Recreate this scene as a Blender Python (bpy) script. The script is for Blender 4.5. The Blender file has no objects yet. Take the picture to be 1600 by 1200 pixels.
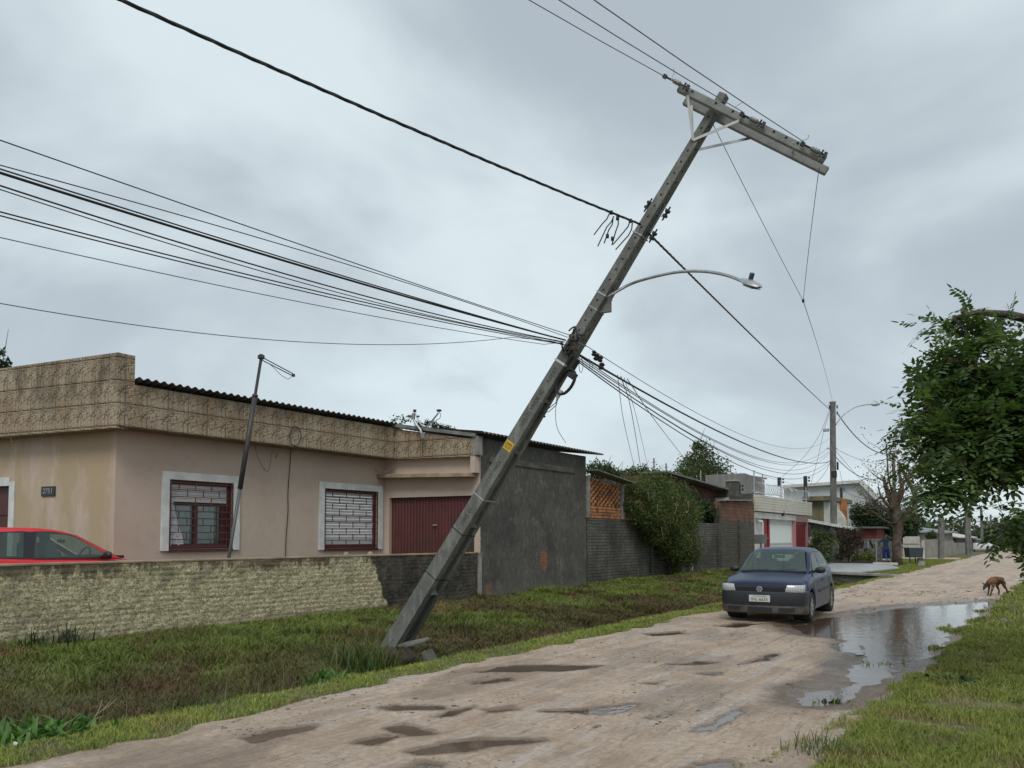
import bpy, bmesh, math, random
import numpy as np
from mathutils import Vector, Matrix
random.seed(7); RNG = np.random.default_rng(11)
R = math.radians
SC = bpy.context.scene
COL = SC.collection
# ------------------------------------------------------------------ camera
EYE = Vector((0, 0, 1.65)); PITCH = math.atan(58/1200); YAW = R(35)
cam_d = bpy.data.cameras.new('camera'); cam = bpy.data.objects.new('camera', cam_d); COL.objects.link(cam)
cam.location = EYE; cam.rotation_euler = (math.pi/2+PITCH, 0, YAW)
cam_d.sensor_width = 36; cam_d.lens = 36*1200/1600; cam_d.shift_y = (782-600)/1600
cam_d.clip_start = .1; cam_d.clip_end = 3000
SC.camera = cam
# ------------------------------------------------------------------ light
SUN_EL, SUN_AZ = R(52), R(150)      # azimuth measured clockwise from +Y
w = bpy.data.worlds.new('World'); SC.world = w; w.use_nodes = True
sun_d = bpy.data.lights.new('sun', 'SUN'); sun = bpy.data.objects.new('sun', sun_d); COL.objects.link(sun)
sun_d.energy = 1.5; sun_d.angle = R(25); sun_d.color = (1, .97, .93)
_sd = Vector((math.sin(SUN_AZ)*math.cos(SUN_EL), math.cos(SUN_AZ)*math.cos(SUN_EL), math.sin(SUN_EL)))
sun.rotation_euler = _sd.to_track_quat('Z', 'Y').to_euler()
SC.view_settings.view_transform = 'Standard'; SC.view_settings.look = 'None'
SC.view_settings.exposure = 0.2; SC.view_settings.gamma = 1
SC.cycles.max_bounces = 6; SC.cycles.transparent_max_bounces = 12
# ------------------------------------------------------------------ node helper
class G:
    def __init__(s, nt): s.nt = nt; s.n = nt.nodes; s.l = nt.links
    def node(s, t, **kw):
        n = s.n.new(t)
        for k, v in kw.items(): setattr(n, k, v)
        return n
    def put(s, sock, v):
        if hasattr(v, 'is_output') or isinstance(v, bpy.types.NodeSocket): s.l.new(v, sock)
        elif isinstance(v, (tuple, list)) and sock.type == 'RGBA' and len(v) == 3: sock.default_value = (*v, 1)
        else: sock.default_value = v
    def pos(s): return s.node('ShaderNodeNewGeometry').outputs['Position']
    def obj(s): return s.node('ShaderNodeTexCoord').outputs['Object']
    def mapv(s, v, sc=(1,1,1), loc=(0,0,0), rot=(0,0,0)):
        n = s.node('ShaderNodeMapping'); s.put(n.inputs[0], v); n.inputs['Scale'].default_value = sc
        n.inputs['Location'].default_value = loc; n.inputs['Rotation'].default_value = rot; return n.outputs[0]
    def noise(s, v, scale, detail=4, rough=.55, dist=0, col=False):
        n = s.node('ShaderNodeTexNoise'); s.put(n.inputs['Vector'], v); n.inputs['Scale'].default_value = scale
        n.inputs['Detail'].default_value = detail; n.inputs['Roughness'].default_value = rough
        n.inputs['Distortion'].default_value = dist
        return n.outputs['Color' if col else 'Fac']
    def voro(s, v, scale, feat='F1', out='Distance'):
        n = s.node('ShaderNodeTexVoronoi', feature=feat); s.put(n.inputs['Vector'], v); n.inputs['Scale'].default_value = scale
        return n.outputs[out]
    def math(s, op, a, b=0.0, c=0.0, clamp=False):
        n = s.node('ShaderNodeMath', operation=op, use_clamp=clamp); s.put(n.inputs[0], a); s.put(n.inputs[1], b); s.put(n.inputs[2], c)
        return n.outputs[0]
    def vmath(s, op, a, b=(0,0,0)):
        n = s.node('ShaderNodeVectorMath', operation=op); s.put(n.inputs[0], a); s.put(n.inputs[1], b); return n.outputs[0]
    def mix(s, f, a, b, bt='MIX'):
        n = s.node('ShaderNodeMix', data_type='RGBA', blend_type=bt); s.put(n.inputs[0], f); s.put(n.inputs[6], a); s.put(n.inputs[7], b)
        return n.outputs[2]
    def ss(s, v, lo, hi, a=0.0, b=1.0):
        n = s.node('ShaderNodeMapRange', interpolation_type='SMOOTHSTEP'); s.put(n.inputs[0], v)
        s.put(n.inputs[1], lo); s.put(n.inputs[2], hi); s.put(n.inputs[3], a); s.put(n.inputs[4], b); return n.outputs[0]
    def xyz(s, v):
        n = s.node('ShaderNodeSeparateXYZ'); s.put(n.inputs[0], v); return n.outputs
    def comb(s, x=0.0, y=0.0, z=0.0):
        n = s.node('ShaderNodeCombineXYZ'); s.put(n.inputs[0], x); s.put(n.inputs[1], y); s.put(n.inputs[2], z); return n.outputs[0]
    def attr(s, name, out='Fac'):
        n = s.node('ShaderNodeAttribute', attribute_name=name); return n.outputs[out]
    def bump(s, h, strength=.5, dist=.02):
        n = s.node('ShaderNodeBump'); s.put(n.inputs['Height'], h); n.inputs['Strength'].default_value = strength
        n.inputs['Distance'].default_value = dist; return n.outputs[0]
    def brick(s, v, scale, c1, c2, mort, msize=.02, bw=.5, rh=.25, bias=0.0):
        n = s.node('ShaderNodeTexBrick'); s.put(n.inputs['Vector'], v); n.inputs['Scale'].default_value = scale
        s.put(n.inputs['Color1'], c1); s.put(n.inputs['Color2'], c2); s.put(n.inputs['Mortar'], mort)
        n.inputs['Mortar Size'].default_value = msize; n.inputs['Brick Width'].default_value = bw; n.inputs['Row Height'].default_value = rh
        n.inputs['Bias'].default_value = bias; n.inputs['Mortar Smooth'].default_value = .3
        return n.outputs
# world: overcast cloud deck over a Nishita sky
g = G(w.node_tree); g.n.clear()
sky = g.node('ShaderNodeTexSky', sky_type='NISHITA'); sky.sun_disc = False; sky.sun_elevation = SUN_EL; sky.sun_rotation = SUN_AZ
tc = g.node('ShaderNodeTexCoord').outputs['Generated']; X_, Y_, Z_ = g.xyz(tc)
den = g.math('ADD', g.math('MAXIMUM', Z_, 0.0), .42)
pl = g.comb(g.math('DIVIDE', X_, den), g.math('DIVIDE', Y_, den), 0.0)
n1 = g.noise(g.mapv(pl, (1,1,1), (3.1,1.7,0)), 1.5, 5, .5, .35); n2 = g.noise(pl, .6, 2, .5)
cf = g.math('ADD', g.math('MULTIPLY', n1, .65), g.math('MULTIPLY', n2, .35))
cloud = g.mix(g.ss(cf, .41, .59), (.415, .472, .515), (.67, .76, .79)); cloud = g.mix(g.ss(g.noise(g.mapv(pl, (1,1,1), (7,3,0)), 2.6, 5, .6, .6), .52, .72, 0, .35), cloud, (.42,.48,.53))
cloud = g.mix(g.ss(g.math('MAXIMUM', Z_, 0.0), .0, .35, .45, 0.0), cloud, (.60, .685, .735))
skc = g.mix(1.0, sky.outputs[0], (.1, .1, .1), 'MULTIPLY')
bg = g.node('ShaderNodeBackground'); g.put(bg.inputs[0], g.mix(.9, skc, cloud)); bg.inputs[1].default_value = 1.0
g.l.new(bg.outputs[0], g.node('ShaderNodeOutputWorld').inputs[0])

# ------------------------------------------------------------------ pixel (1600x1200 photo) -> point in the place
FW = Vector((-math.sin(YAW)*math.cos(PITCH), math.cos(YAW)*math.cos(PITCH), math.sin(PITCH)))
RT = Vector((math.cos(YAW), math.sin(YAW), 0)); UP = RT.cross(FW)
def ray(x, y): return FW + RT*((x-800)/1200) + UP*((782-y)/1200)
def at(x, y, d): return EYE + ray(x, y)*d
def pX(x, y, X): r = ray(x, y); return EYE + r*(X/r.x)
def pY(x, y, Y): r = ray(x, y); return EYE + r*(Y/r.y)
def pZ(x, y, Z=0.0): r = ray(x, y); return EYE + r*((Z-EYE.z)/r.z)

# ------------------------------------------------------------------ objects
def tag(o, label, cat=None, group=None, kind=None):
    if label: o['label'] = label
    if cat: o['category'] = cat
    if group: o['group'] = group
    if kind: o['kind'] = kind
    return o
def thing(name, label, cat, loc=(0,0,0), rz=0.0, group=None):
    o = bpy.data.objects.new(name, None); COL.objects.link(o); o.location = loc; o.rotation_euler = (0,0,rz); o.empty_display_size = .2
    return tag(o, label, cat, group)
def link(name, me, m=None, parent=None, smooth=False):
    if m is not None and not me.materials: me.materials.append(m)
    if smooth: me.polygons.foreach_set('use_smooth', [True]*len(me.polygons))
    o = bpy.data.objects.new(name, me); COL.objects.link(o)
    if parent is not None: o.parent = parent
    return o
def dup(root, loc=None, rz=None, label=None, parent=None):
    r = root.copy(); COL.objects.link(r)
    if parent is not None: r.parent = parent
    if loc is not None: r.location = loc
    if rz is not None: r.rotation_euler = (0,0,rz)
    if label: r['label'] = label
    for c in list(root.children): dup(c, parent=r)
    return r
class MB:
    def __init__(s): s.v = []; s.f = []
    def add(s, vs, fs):
        b = len(s.v); s.v += [tuple(v) for v in vs]; s.f += [tuple(i+b for i in f) for f in fs]; return s
    def box(s, c, d, M=None):
        hx, hy, hz = d[0]/2, d[1]/2, d[2]/2; c = Vector(c)
        vs = [Vector((x*hx, y*hy, z*hz)) for x in (-1,1) for y in (-1,1) for z in (-1,1)]
        if M is not None: vs = [M @ v for v in vs]
        return s.add([v+c for v in vs], [(0,1,3,2),(4,6,7,5),(0,4,5,1),(2,3,7,6),(0,2,6,4),(1,5,7,3)])
    def obox(s, c, ax, d):   # ax: three unit vectors
        M = Matrix((ax[0], ax[1], ax[2])).transposed(); return s.box(c, d, M)
    def bar(s, a, b, wd, ht, up=(0,0,1)):
        a, b = Vector(a), Vector(b); d = (b-a); L = d.length; d.normalize(); u = Vector(up)
        if abs(d.dot(u)) > .98: u = Vector((1,0,0))
        sd = d.cross(u).normalized(); u = sd.cross(d)
        return s.obox((a+b)/2, (d, sd, u), (L, wd, ht))
    def tube(s, pts, r, n=8, cap=True):
        pts = [Vector(p) for p in pts]; rs = r if isinstance(r, (list, tuple)) else [r]*len(pts)
        b = len(s.v); k = len(pts); u = None
        for i, p in enumerate(pts):
            d = (pts[min(i+1,k-1)] - pts[max(i-1,0)])
            if d.length < 1e-9: d = Vector((0,0,1))
            d.normalize()
            if u is None: u = d.orthogonal().normalized()
            else:
                u = u - d*u.dot(d)
                u = u.normalized() if u.length > 1e-6 else d.orthogonal().normalized()
            q = d.cross(u)
            for j in range(n):
                a = 2*math.pi*j/n; s.v.append(tuple(p + (u*math.cos(a)+q*math.sin(a))*rs[i]))
        for i in range(k-1):
            for j in range(n):
                s.f.append((b+i*n+j, b+i*n+(j+1)%n, b+(i+1)*n+(j+1)%n, b+(i+1)*n+j))
        if cap:
            s.f.append(tuple(b+j for j in range(n))[::-1]); s.f.append(tuple(b+(k-1)*n+j for j in range(n)))
        return s
    def lathe(s, c, prof, n=16, ax=(0,0,1)):   # prof [(r,h)]
        c = Vector(c); a = Vector(ax).normalized(); u = a.orthogonal().normalized(); q = a.cross(u); b = len(s.v)
        for r, h in prof:
            for j in range(n):
                t = 2*math.pi*j/n; s.v.append(tuple(c + a*h + (u*math.cos(t)+q*math.sin(t))*r))
        for i in range(len(prof)-1):
            for j in range(n): s.f.append((b+i*n+j, b+i*n+(j+1)%n, b+(i+1)*n+(j+1)%n, b+(i+1)*n+j))
        s.f.append(tuple(b+j for j in range(n))[::-1]); s.f.append(tuple(b+(len(prof)-1)*n+j for j in range(n)))
        return s
    def prism(s, poly, ex):   # poly: 3D points, ex: extrusion vector
        k = len(poly); ex = Vector(ex); p0 = [Vector(p) for p in poly]; p1 = [p+ex for p in p0]
        return s.add(p0+p1, [tuple(range(k))[::-1], tuple(range(k, 2*k))] + [(i, (i+1)%k, (i+1)%k+k, i+k) for i in range(k)])
    def grid(s, P):           # P: rows of points
        r = len(P); c = len(P[0]); b = len(s.v)
        for row in P: s.v += [tuple(p) for p in row]
        for i in range(r-1):
            for j in range(c-1): s.f.append((b+i*c+j, b+i*c+j+1, b+(i+1)*c+j+1, b+(i+1)*c+j))
        return s
    def build(s, name, m, parent=None, smooth=False, bevel=0, fix=True, sub=0, angle=None):
        me = bpy.data.meshes.new(name); me.from_pydata(s.v, [], s.f)
        if fix:
            bm = bmesh.new(); bm.from_mesh(me); bmesh.ops.recalc_face_normals(bm, faces=bm.faces); bm.to_mesh(me); bm.free()
        o = link(name, me, m, parent, smooth)
        if bevel:
            b = o.modifiers.new('bevel', 'BEVEL'); b.width = bevel; b.segments = 2; b.limit_method = 'ANGLE'; b.angle_limit = R(35)
        if sub:
            b = o.modifiers.new('sub', 'SUBSURF'); b.levels = sub; b.render_levels = sub
        if angle is not None: me.polygons.foreach_set('use_smooth', [True]*len(me.polygons)); me.set_sharp_from_angle(angle=R(angle))
        return o
def np_mesh(name, V, F, m, parent=None, smooth=False, col=None, attrs=None):
    V = np.asarray(V, np.float32); F = np.asarray(F, np.int32); me = bpy.data.meshes.new(name); k = F.shape[1]
    me.vertices.add(len(V)); me.vertices.foreach_set('co', V.ravel()); me.loops.add(F.size); me.loops.foreach_set('vertex_index', F.ravel())
    me.polygons.add(len(F)); me.polygons.foreach_set('loop_start', np.arange(0, F.size, k, dtype=np.int32))
    if col is not None:
        a = me.color_attributes.new('col', 'FLOAT_COLOR', 'POINT'); c = np.ones((len(V),4), np.float32); c[:,:3] = col; a.data.foreach_set('color', c.ravel())
    for kk, vv in (attrs or {}).items():
        a = me.attributes.new(kk, 'FLOAT', 'POINT'); a.data.foreach_set('value', np.asarray(vv, np.float32).ravel())
    me.update(calc_edges=True); me.validate()
    return link(name, me, m, parent, smooth)
def text_obj(s, size, M, m, parent, name='lettering', depth=.002, sx=1.0):
    c = bpy.data.curves.new(name, 'FONT'); c.body = s; c.size = size; c.align_x = 'CENTER'; c.align_y = 'CENTER'; c.extrude = depth
    o = bpy.data.objects.new(name, c); COL.objects.link(o); dg = bpy.context.evaluated_depsgraph_get()
    me = bpy.data.meshes.new_from_object(o.evaluated_get(dg)); bpy.data.objects.remove(o); me.materials.clear()
    me.transform(M @ Matrix.Diagonal((sx,1,1,1))); return link(name, me, m, parent)
def frame(o, x, y, z=None):
    x = Vector(x).normalized(); y = Vector(y); y = (y - x*y.dot(x)).normalized(); z = x.cross(y)
    M = Matrix((x, y, z)).transposed().to_4x4(); M.translation = Vector(o); return M
# ------------------------------------------------------------------ materials
MATS = {}
def mat(name, col=(.5,.5,.5), rough=.7, metal=0.0, col2=None, scale=4.0, bump=0.0, bscale=60.0, spec=.5, stretch=(1,1,1), coat=0.0,
        dirt=None, dirt_lo=.5, dirt_hi=.75, dscale=.8, local=False, fn=None, lo=.35, hi=.65, trans=0.0, ior=1.5, sheen=0):
    if name in MATS: return MATS[name]
    m = bpy.data.materials.new(name); m.use_nodes = True; g = G(m.node_tree); b = g.n['Principled BSDF']
    b.inputs['Roughness'].default_value = rough; b.inputs['Metallic'].default_value = metal; b.inputs['IOR'].default_value = ior
    b.inputs['Specular IOR Level'].default_value = spec; b.inputs['Coat Weight'].default_value = coat; b.inputs['Coat Roughness'].default_value = .05
    b.inputs['Transmission Weight'].default_value = trans
    if fn: fn(g, b)
    else:
        p = g.mapv(g.obj() if local else g.pos(), stretch); c = col
        if col2: c = g.mix(g.ss(g.noise(p, scale, 5, .6), lo, hi), col, col2)
        if dirt: c = g.mix(g.ss(g.noise(g.mapv(p, (1,1,1), (9,4,2)), dscale, 6, .65), dirt_lo, dirt_hi), c, dirt)
        g.put(b.inputs['Base Color'], c)
        if bump: g.put(b.inputs['Normal'], g.bump(g.noise(p, bscale, 5, .65), bump, .02))
    MATS[name] = m; return m
def f_ground(g, b):
    p = g.pos(); d = g.attr('dirt'); wt = g.attr('wet')
    n = g.noise(p, 1.1, 6, .62); f = g.noise(p, 14, 6, .7); fine = g.noise(p, 70, 4, .7)
    dry = g.mix(g.ss(n, .36, .66), (.40,.29,.20), (.585,.455,.335))
    tracks = g.noise(g.mapv(p, (2.6,.22,1), rot=(0,0,R(-4))), 1.6, 5, .65, .6)
    dry = g.mix(g.ss(tracks, .47, .66), dry, (.54,.465,.40)); dry = g.mix(g.ss(tracks, .30, .46, .7, 0), dry, (.28,.19,.14))
    strk = g.noise(g.mapv(p, (11,1.1,1), rot=(0,0,R(-6))), 2.4, 8, .80, 1.2); zone = g.ss(g.noise(p, .9, 4, .6), .40, .60); dry = g.mix(g.math('MULTIPLY', g.ss(strk, .52, .60), g.math('ADD', .22, g.math('MULTIPLY', zone, .68))), dry, (.17,.105,.072)); dry = g.mix(g.ss(f, .40, .62, .42, 0), dry, (.22,.155,.115)); dry = g.mix(g.ss(fine, .42, .66, 0, .35), dry, (.55,.47,.40))
    peb = g.voro(g.mapv(p, (1,.8,1)), 22); dry = g.mix(g.ss(peb, .05, .13, .35, 0), dry, (.17,.12,.09))
    dry = g.mix(g.ss(wt, .15, .95), dry, g.mix(.5, (.13,.09,.065), g.mix(1.0, dry, (.5,.45,.40), 'MULTIPLY')))
    soil = g.mix(g.ss(g.noise(p, 3, 5), .4, .65), (.125,.095,.045), (.090,.105,.028)); soil = g.mix(g.ss(g.noise(p, 40, 3), .4, .6, 0, .6), soil, (.055,.075,.018))
    g.put(b.inputs['Base Color'], g.mix(g.ss(g.math('ADD', d, g.math('MULTIPLY', g.math('SUBTRACT', f, .5), .5)), .35, .62), soil, dry))
    g.put(b.inputs['Roughness'], g.ss(g.math('ADD', wt, g.math('MULTIPLY', g.math('SUBTRACT', f, .5), .4)), .1, .95, .78, .12))
    h = g.math('ADD', g.math('MULTIPLY', f, .75), g.math('ADD', g.math('MULTIPLY', fine, .35), g.math('SUBTRACT', g.math('MULTIPLY', tracks, .9), g.math('MULTIPLY', strk, .8))))
    g.put(b.inputs['Normal'], g.bump(h, .75, .04))
M_GROUND = mat('ground_surface', fn=f_ground)
def f_water(g, b):
    p = g.pos(); g.put(b.inputs['Base Color'], g.mix(g.ss(g.noise(p, 2.2, 3), .3, .7), (.095,.066,.048), (.13,.095,.070)))
    b.inputs['Roughness'].default_value = .035; b.inputs['IOR'].default_value = 1.6; b.inputs['Specular IOR Level'].default_value = .7
    g.put(b.inputs['Normal'], g.bump(g.noise(g.mapv(p, (1,.55,1), rot=(0,0,R(35))), 7.5, 4, .6), .14, .03))
M_WATER = mat('muddy_water', fn=f_water)
def f_grass(g, b):
    g.put(b.inputs['Base Color'], g.attr('col', 'Color')); b.inputs['Roughness'].default_value = .6; b.inputs['Specular IOR Level'].default_value = .25
    b.inputs['Subsurface Weight'].default_value = 0.0
M_GRASS = mat('grass_blades', fn=f_grass)
def f_fascia(g, b):
    # embossed cement tiles: the same stone-and-stick motif in every 0.45 m tile; faces run along world X or Y
    X, Y, Z = g.xyz(g.pos()); u = g.math('ADD', g.math('MULTIPLY', X, 1.02), g.math('MULTIPLY', Y, 1.0)); T = .44
    fu = g.math('FRACT', g.math('DIVIDE', u, T)); fz = g.math('FRACT', g.math('DIVIDE', g.math('SUBTRACT', Z, 3.78), T))
    tile = g.comb(fu, fz, 0.0); p = g.pos()
    mv = g.vmath('ADD', tile, g.vmath('MULTIPLY', g.noise(tile, 4, 2, .5, col=True), (.5,.5,0)))
    vo = g.voro(mv, 2.4, 'DISTANCE_TO_EDGE'); wv = g.noise(g.mapv(tile, (9,3,1), rot=(0,0,.35)), 1.3, 4, .6, 2.0)
    edge = g.math('MINIMUM', g.math('MINIMUM', fu, g.math('SUBTRACT', 1.0, fu)), g.math('MINIMUM', fz, g.math('SUBTRACT', 1.0, fz)))
    st = g.math('ABSOLUTE', g.math('SUBTRACT', g.math('SUBTRACT', fu, .45), g.math('MULTIPLY', fz, .75)))
    st = g.math('MULTIPLY', g.ss(st, .015, .05, 1, 0), g.math('MULTIPLY', g.ss(fz, .22, .3), g.ss(fz, .66, .58)))
    c = g.mix(g.ss(wv, .35, .65), (.46,.375,.27), (.34,.27,.185)); c = g.mix(g.ss(g.noise(p, 1.3, 4), .35, .65), c, g.mix(1.0, c, (.78,.70,.62), 'MULTIPLY'))
    c = g.mix(g.ss(vo, .010, .06, .26, 0), c, (.17,.13,.09)); c = g.mix(g.ss(edge, .012, .035, .4, 0), c, (.13,.10,.07)); c = g.mix(g.math('MULTIPLY', st, .5), c, (.09,.065,.045))
    gr = g.noise(g.mapv(p, (2.2,2.2,.5)), 1.6, 6, .7); topd = g.ss(Z, 3.9, 4.85)
    c = g.mix(g.math('MULTIPLY', g.ss(gr, .42, .68), g.math('ADD', .28, g.math('MULTIPLY', topd, .5))), c, (.075,.062,.04))
    g.put(b.inputs['Base Color'], c); b.inputs['Roughness'].default_value = .85
    h = g.math('ADD', g.ss(vo, 0, .10), g.math('ADD', g.math('MULTIPLY', wv, .8), g.math('SUBTRACT', g.ss(edge, 0, .05), g.math('MULTIPLY', st, 1.0))))
    g.put(b.inputs['Normal'], g.bump(h, .8, .035))
M_FASCIA = mat('embossed_tiles', fn=f_fascia)
def f_stucco(g, b):
    p = g.pos(); X, Y, Z = g.xyz(p); c = g.mix(g.ss(g.noise(p, .8, 5), .35, .7), (.50,.395,.322), (.455,.358,.29))
    c = g.mix(g.ss(g.noise(p, 5, 5, .7), .45, .75, 0, .35), c, (.37,.28,.215))
    # ochre damp stain, only on the slanting street-end face (Y below the corner) with its own ragged patches
    och = g.ss(g.noise(g.mapv(p, (1.0,1.0,.28), (3.2,0,1)), 1.15, 5, .6), .40, .50)
    side = g.ss(Y, 7.86, 7.80); patch = g.ss(g.noise(g.mapv(p, (1.6,1,.35)), 1.9, 4, .55), .45, .52)
    och = g.math('MULTIPLY', side, g.math('MAXIMUM', g.math('MULTIPLY', och, .9), g.math('MULTIPLY', patch, .5)))
    c = g.mix(g.math('MULTIPLY', och, .8), c, (.35,.265,.15))
    c = g.mix(g.math('MULTIPLY', g.ss(Z, .9, .1), g.ss(g.noise(p, 4, 4), .3, .6)), c, (.22,.16,.11))
    g.put(b.inputs['Base Color'], c); b.inputs['Roughness'].default_value = .88
    g.put(b.inputs['Normal'], g.bump(g.noise(p, 120, 4, .7), .25, .01))
M_STUCCO = mat('pink_stucco', fn=f_stucco)
def f_yard(g, b):
    p = g.pos(); X, Y, Z = g.xyz(p)
    k = g.brick(g.vmath('ADD', g.comb(Y, Z, 0.0), g.vmath('MULTIPLY', g.noise(p, 5, 3, col=True), (.10,.045,0))), 1.0, (1,1,1), (.8,.8,.8), (0,0,0), .012, .26, .085)
    fac = k[1]
    c = g.mix(g.ss(g.noise(p, 7, 6, .7), .38, .62), (.74,.65,.41), (.57,.50,.30)); c = g.mix(g.ss(g.noise(p, 30, 4, .7), .46, .62, 0, .8), c, (.17,.145,.085))
    c = g.mix(g.math('MULTIPLY', fac, g.ss(g.noise(p, 3.5, 4, .6), .46, .66, .0, .7)), c, (.13,.11,.065)); c = g.mix(g.ss(g.noise(g.mapv(p, (1,1,1.6)), 11, 6, .75), .53, .63, 0, .7), c, (.17,.14,.08))
    drip = g.noise(g.mapv(p, (1,2.6,.45)), 2.6, 6, .68); hi = g.math('MULTIPLY', g.ss(Z, .80, 1.26, .0, .42), g.ss(g.noise(g.mapv(p, (1,1,.15)), 1.1, 3), .36, .58, .35, 1.0))
    c = g.mix(g.ss(drip, g.math('SUBTRACT', .70, hi), g.math('SUBTRACT', .86, hi), 0, .85), c, (.105,.088,.048))
    c = g.mix(g.ss(g.noise(g.mapv(p, (1,1,1), (0,3,0)), 1.7, 5, .6), .52, .66, 0, .6), c, (.21,.18,.115))
    c = g.mix(g.ss(g.math('ADD', Z, g.math('MULTIPLY', g.noise(p, 3, 4), .35)), .45, .2, 0, .7), c, (.17,.15,.105))
    # bare unpainted cement past a ragged edge
    bare = g.math('ADD', g.math('ADD', Y, g.math('MULTIPLY', Z, .55)), g.math('MULTIPLY', g.math('SUBTRACT', g.noise(g.mapv(p, (1,1,.8)), 2.2, 5, .6), .5), 1.1))
    bc = g.mix(g.ss(g.noise(p, 6, 6, .7), .35, .65), (.115,.10,.075), (.05,.043,.033)); bc = g.mix(g.ss(g.noise(g.mapv(p, (1,1,2)), 2, 4), .55, .7, 0, .6), bc, (.15,.115,.07))
    bc = g.mix(g.math('MULTIPLY', fac, .6), bc, (.03,.026,.02)); bc = g.mix(g.ss(g.noise(p, 1.1, 3), .55, .62, 0, .8), bc, g.mix(1.0, bc, (.45,.45,.45), 'MULTIPLY'))
    c = g.mix(g.ss(bare, 12.45, 12.53), c, bc)
    g.put(b.inputs['Base Color'], c); b.inputs['Roughness'].default_value = .9
    g.put(b.inputs['Normal'], g.bump(g.noise(p, 20, 6, .78), 1.0, .045))
M_YARD = mat('painted_rough_wall', fn=f_yard)
def f_dark(g, b):
    p = g.pos(); X, Y, Z = g.xyz(p)
    c = g.mix(g.ss(g.noise(p, 1.2, 6, .65), .35, .68), (.070,.066,.056), (.115,.108,.088))
    c = g.mix(g.ss(g.noise(g.mapv(p, (5,5,.7)), 3, 5, .7), .42, .64, 0, .7), c, (.052,.050,.044)); c = g.mix(g.ss(g.noise(g.mapv(p, (9,9,1.2), (2,0,0)), 3, 6, .8), .51, .66, 0, .75), c, (.25,.235,.19)); c = g.mix(g.ss(g.noise(p, .55, 4, .6), .50, .62, 0, .55), c, (.042,.040,.036)); c = g.mix(g.ss(g.noise(p, 2.3, 6, .75), .56, .68, 0, .6), c, (.20,.19,.15))
    c = g.mix(g.ss(g.noise(p, 9, 5, .75), .5, .68, 0, .5), c, (.05,.05,.042))
    nz = g.noise(p, 7, 4, .6)
    def spot(cy, cz, ry, rz):
        a = g.math('DIVIDE', g.math('SUBTRACT', Y, cy), ry); e = g.math('DIVIDE', g.math('SUBTRACT', Z, cz), rz)
        return g.ss(g.math('ADD', g.math('ADD', g.math('MULTIPLY', a, a), g.math('MULTIPLY', e, e)), g.math('MULTIPLY', g.math('SUBTRACT', nz, .5), 2.2)), 1.0, .8)
    k = g.brick(g.comb(Y, Z, 0.0), 1.0, (.33,.10,.045), (.24,.085,.045), (.11,.09,.07), .012, .24, .085)[0]
    c = g.mix(spot(18.75, .98, .22, .30), c, k); c = g.mix(spot(16.1, .30, .17, .22), c, g.mix(.4, k, (.09,.08,.06)))
    c = g.mix(g.ss(g.math('ADD', Z, g.math('MULTIPLY', nz, .6)), .9, .35, 0, .35), c, (.17,.175,.125))
    g.put(b.inputs['Base Color'], c); b.inputs['Roughness'].default_value = .9
    g.put(b.inputs['Normal'], g.bump(g.noise(p, 22, 6, .75), .7, .03))
M_DARK = mat('weathered_dark_stucco', fn=f_dark)
def f_block(g, b):
    p = g.pos(); X, Y, Z = g.xyz(p)
    k = g.brick(g.vmath('ADD', g.comb(g.math('ADD', X, Y), Z, 0.0), g.vmath('MULTIPLY', g.noise(p, 4, 2, col=True), (.03,.015,0))), 1.0, (.105,.10,.082), (.150,.14,.11), (.05,.047,.04), .012, .3, .10)
    c = g.mix(g.ss(g.noise(p, .7, 5), .35, .68), k[0], g.mix(1.0, k[0], (.40,.40,.42), 'MULTIPLY')); c = g.mix(g.ss(g.noise(g.mapv(p, (3,3,.5)), 1.5, 5, .7), .45, .66, 0, .7), c, (.045,.043,.036))
    c = g.mix(g.ss(g.noise(p, 6, 5, .7), .52, .7, 0, .5), c, (.20,.185,.13))
    g.put(b.inputs['Base Color'], c); b.inputs['Roughness'].default_value = .9
    g.put(b.inputs['Normal'], g.bump(g.math('SUBTRACT', g.noise(p, 25, 5, .7), k[1]), .8, .025))
M_BLOCK = mat('sooty_block_wall', fn=f_block)
def f_brickmix(g, b):
    p = g.pos(); X, Y, Z = g.xyz(p)
    k = g.brick(g.comb(g.math('ADD', X, Y), Z, 0.0), 1.0, (.28,.10,.045), (.16,.075,.045), (.10,.085,.065), .02, .3, .17, .1)
    low = g.ss(g.math('ADD', Z, g.math('MULTIPLY', g.math('SUBTRACT', g.noise(p, 4, 4), .5), .5)), 2.55, 2.3)
    k2 = g.brick(g.comb(g.math('ADD', X, Y), Z, 0.0), 1.0, (.12,.105,.075), (.085,.075,.055), (.05,.045,.035), .015, .3, .09)
    c = g.mix(low, k[0], k2[0]); c = g.mix(g.ss(g.noise(g.mapv(p, (3,3,.6)), 1.8, 5, .7), .44, .66, 0, .8), c, (.06,.052,.036))
    g.put(b.inputs['Base Color'], c); b.inputs['Roughness'].default_value = .9
    g.put(b.inputs['Normal'], g.bump(g.math('SUBTRACT', g.noise(p, 25, 5, .7), k[1]), .8, .03))
M_BRICKMIX = mat('half_bare_brick', fn=f_brickmix)
def f_hollow(g, b):
    p = g.pos(); c = g.mix(g.ss(g.noise(p, 6, 4), .38, .62), (.50,.21,.085), (.33,.14,.055)); c = g.mix(g.ss(g.noise(p, 2.2, 5, .7), .46, .64, 0, .85), c, (.10,.065,.04))
    g.put(b.inputs['Base Color'], c); b.inputs['Roughness'].default_value = .85
M_HOLLOW = mat('orange_hollow_brick', fn=f_hollow)
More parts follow.
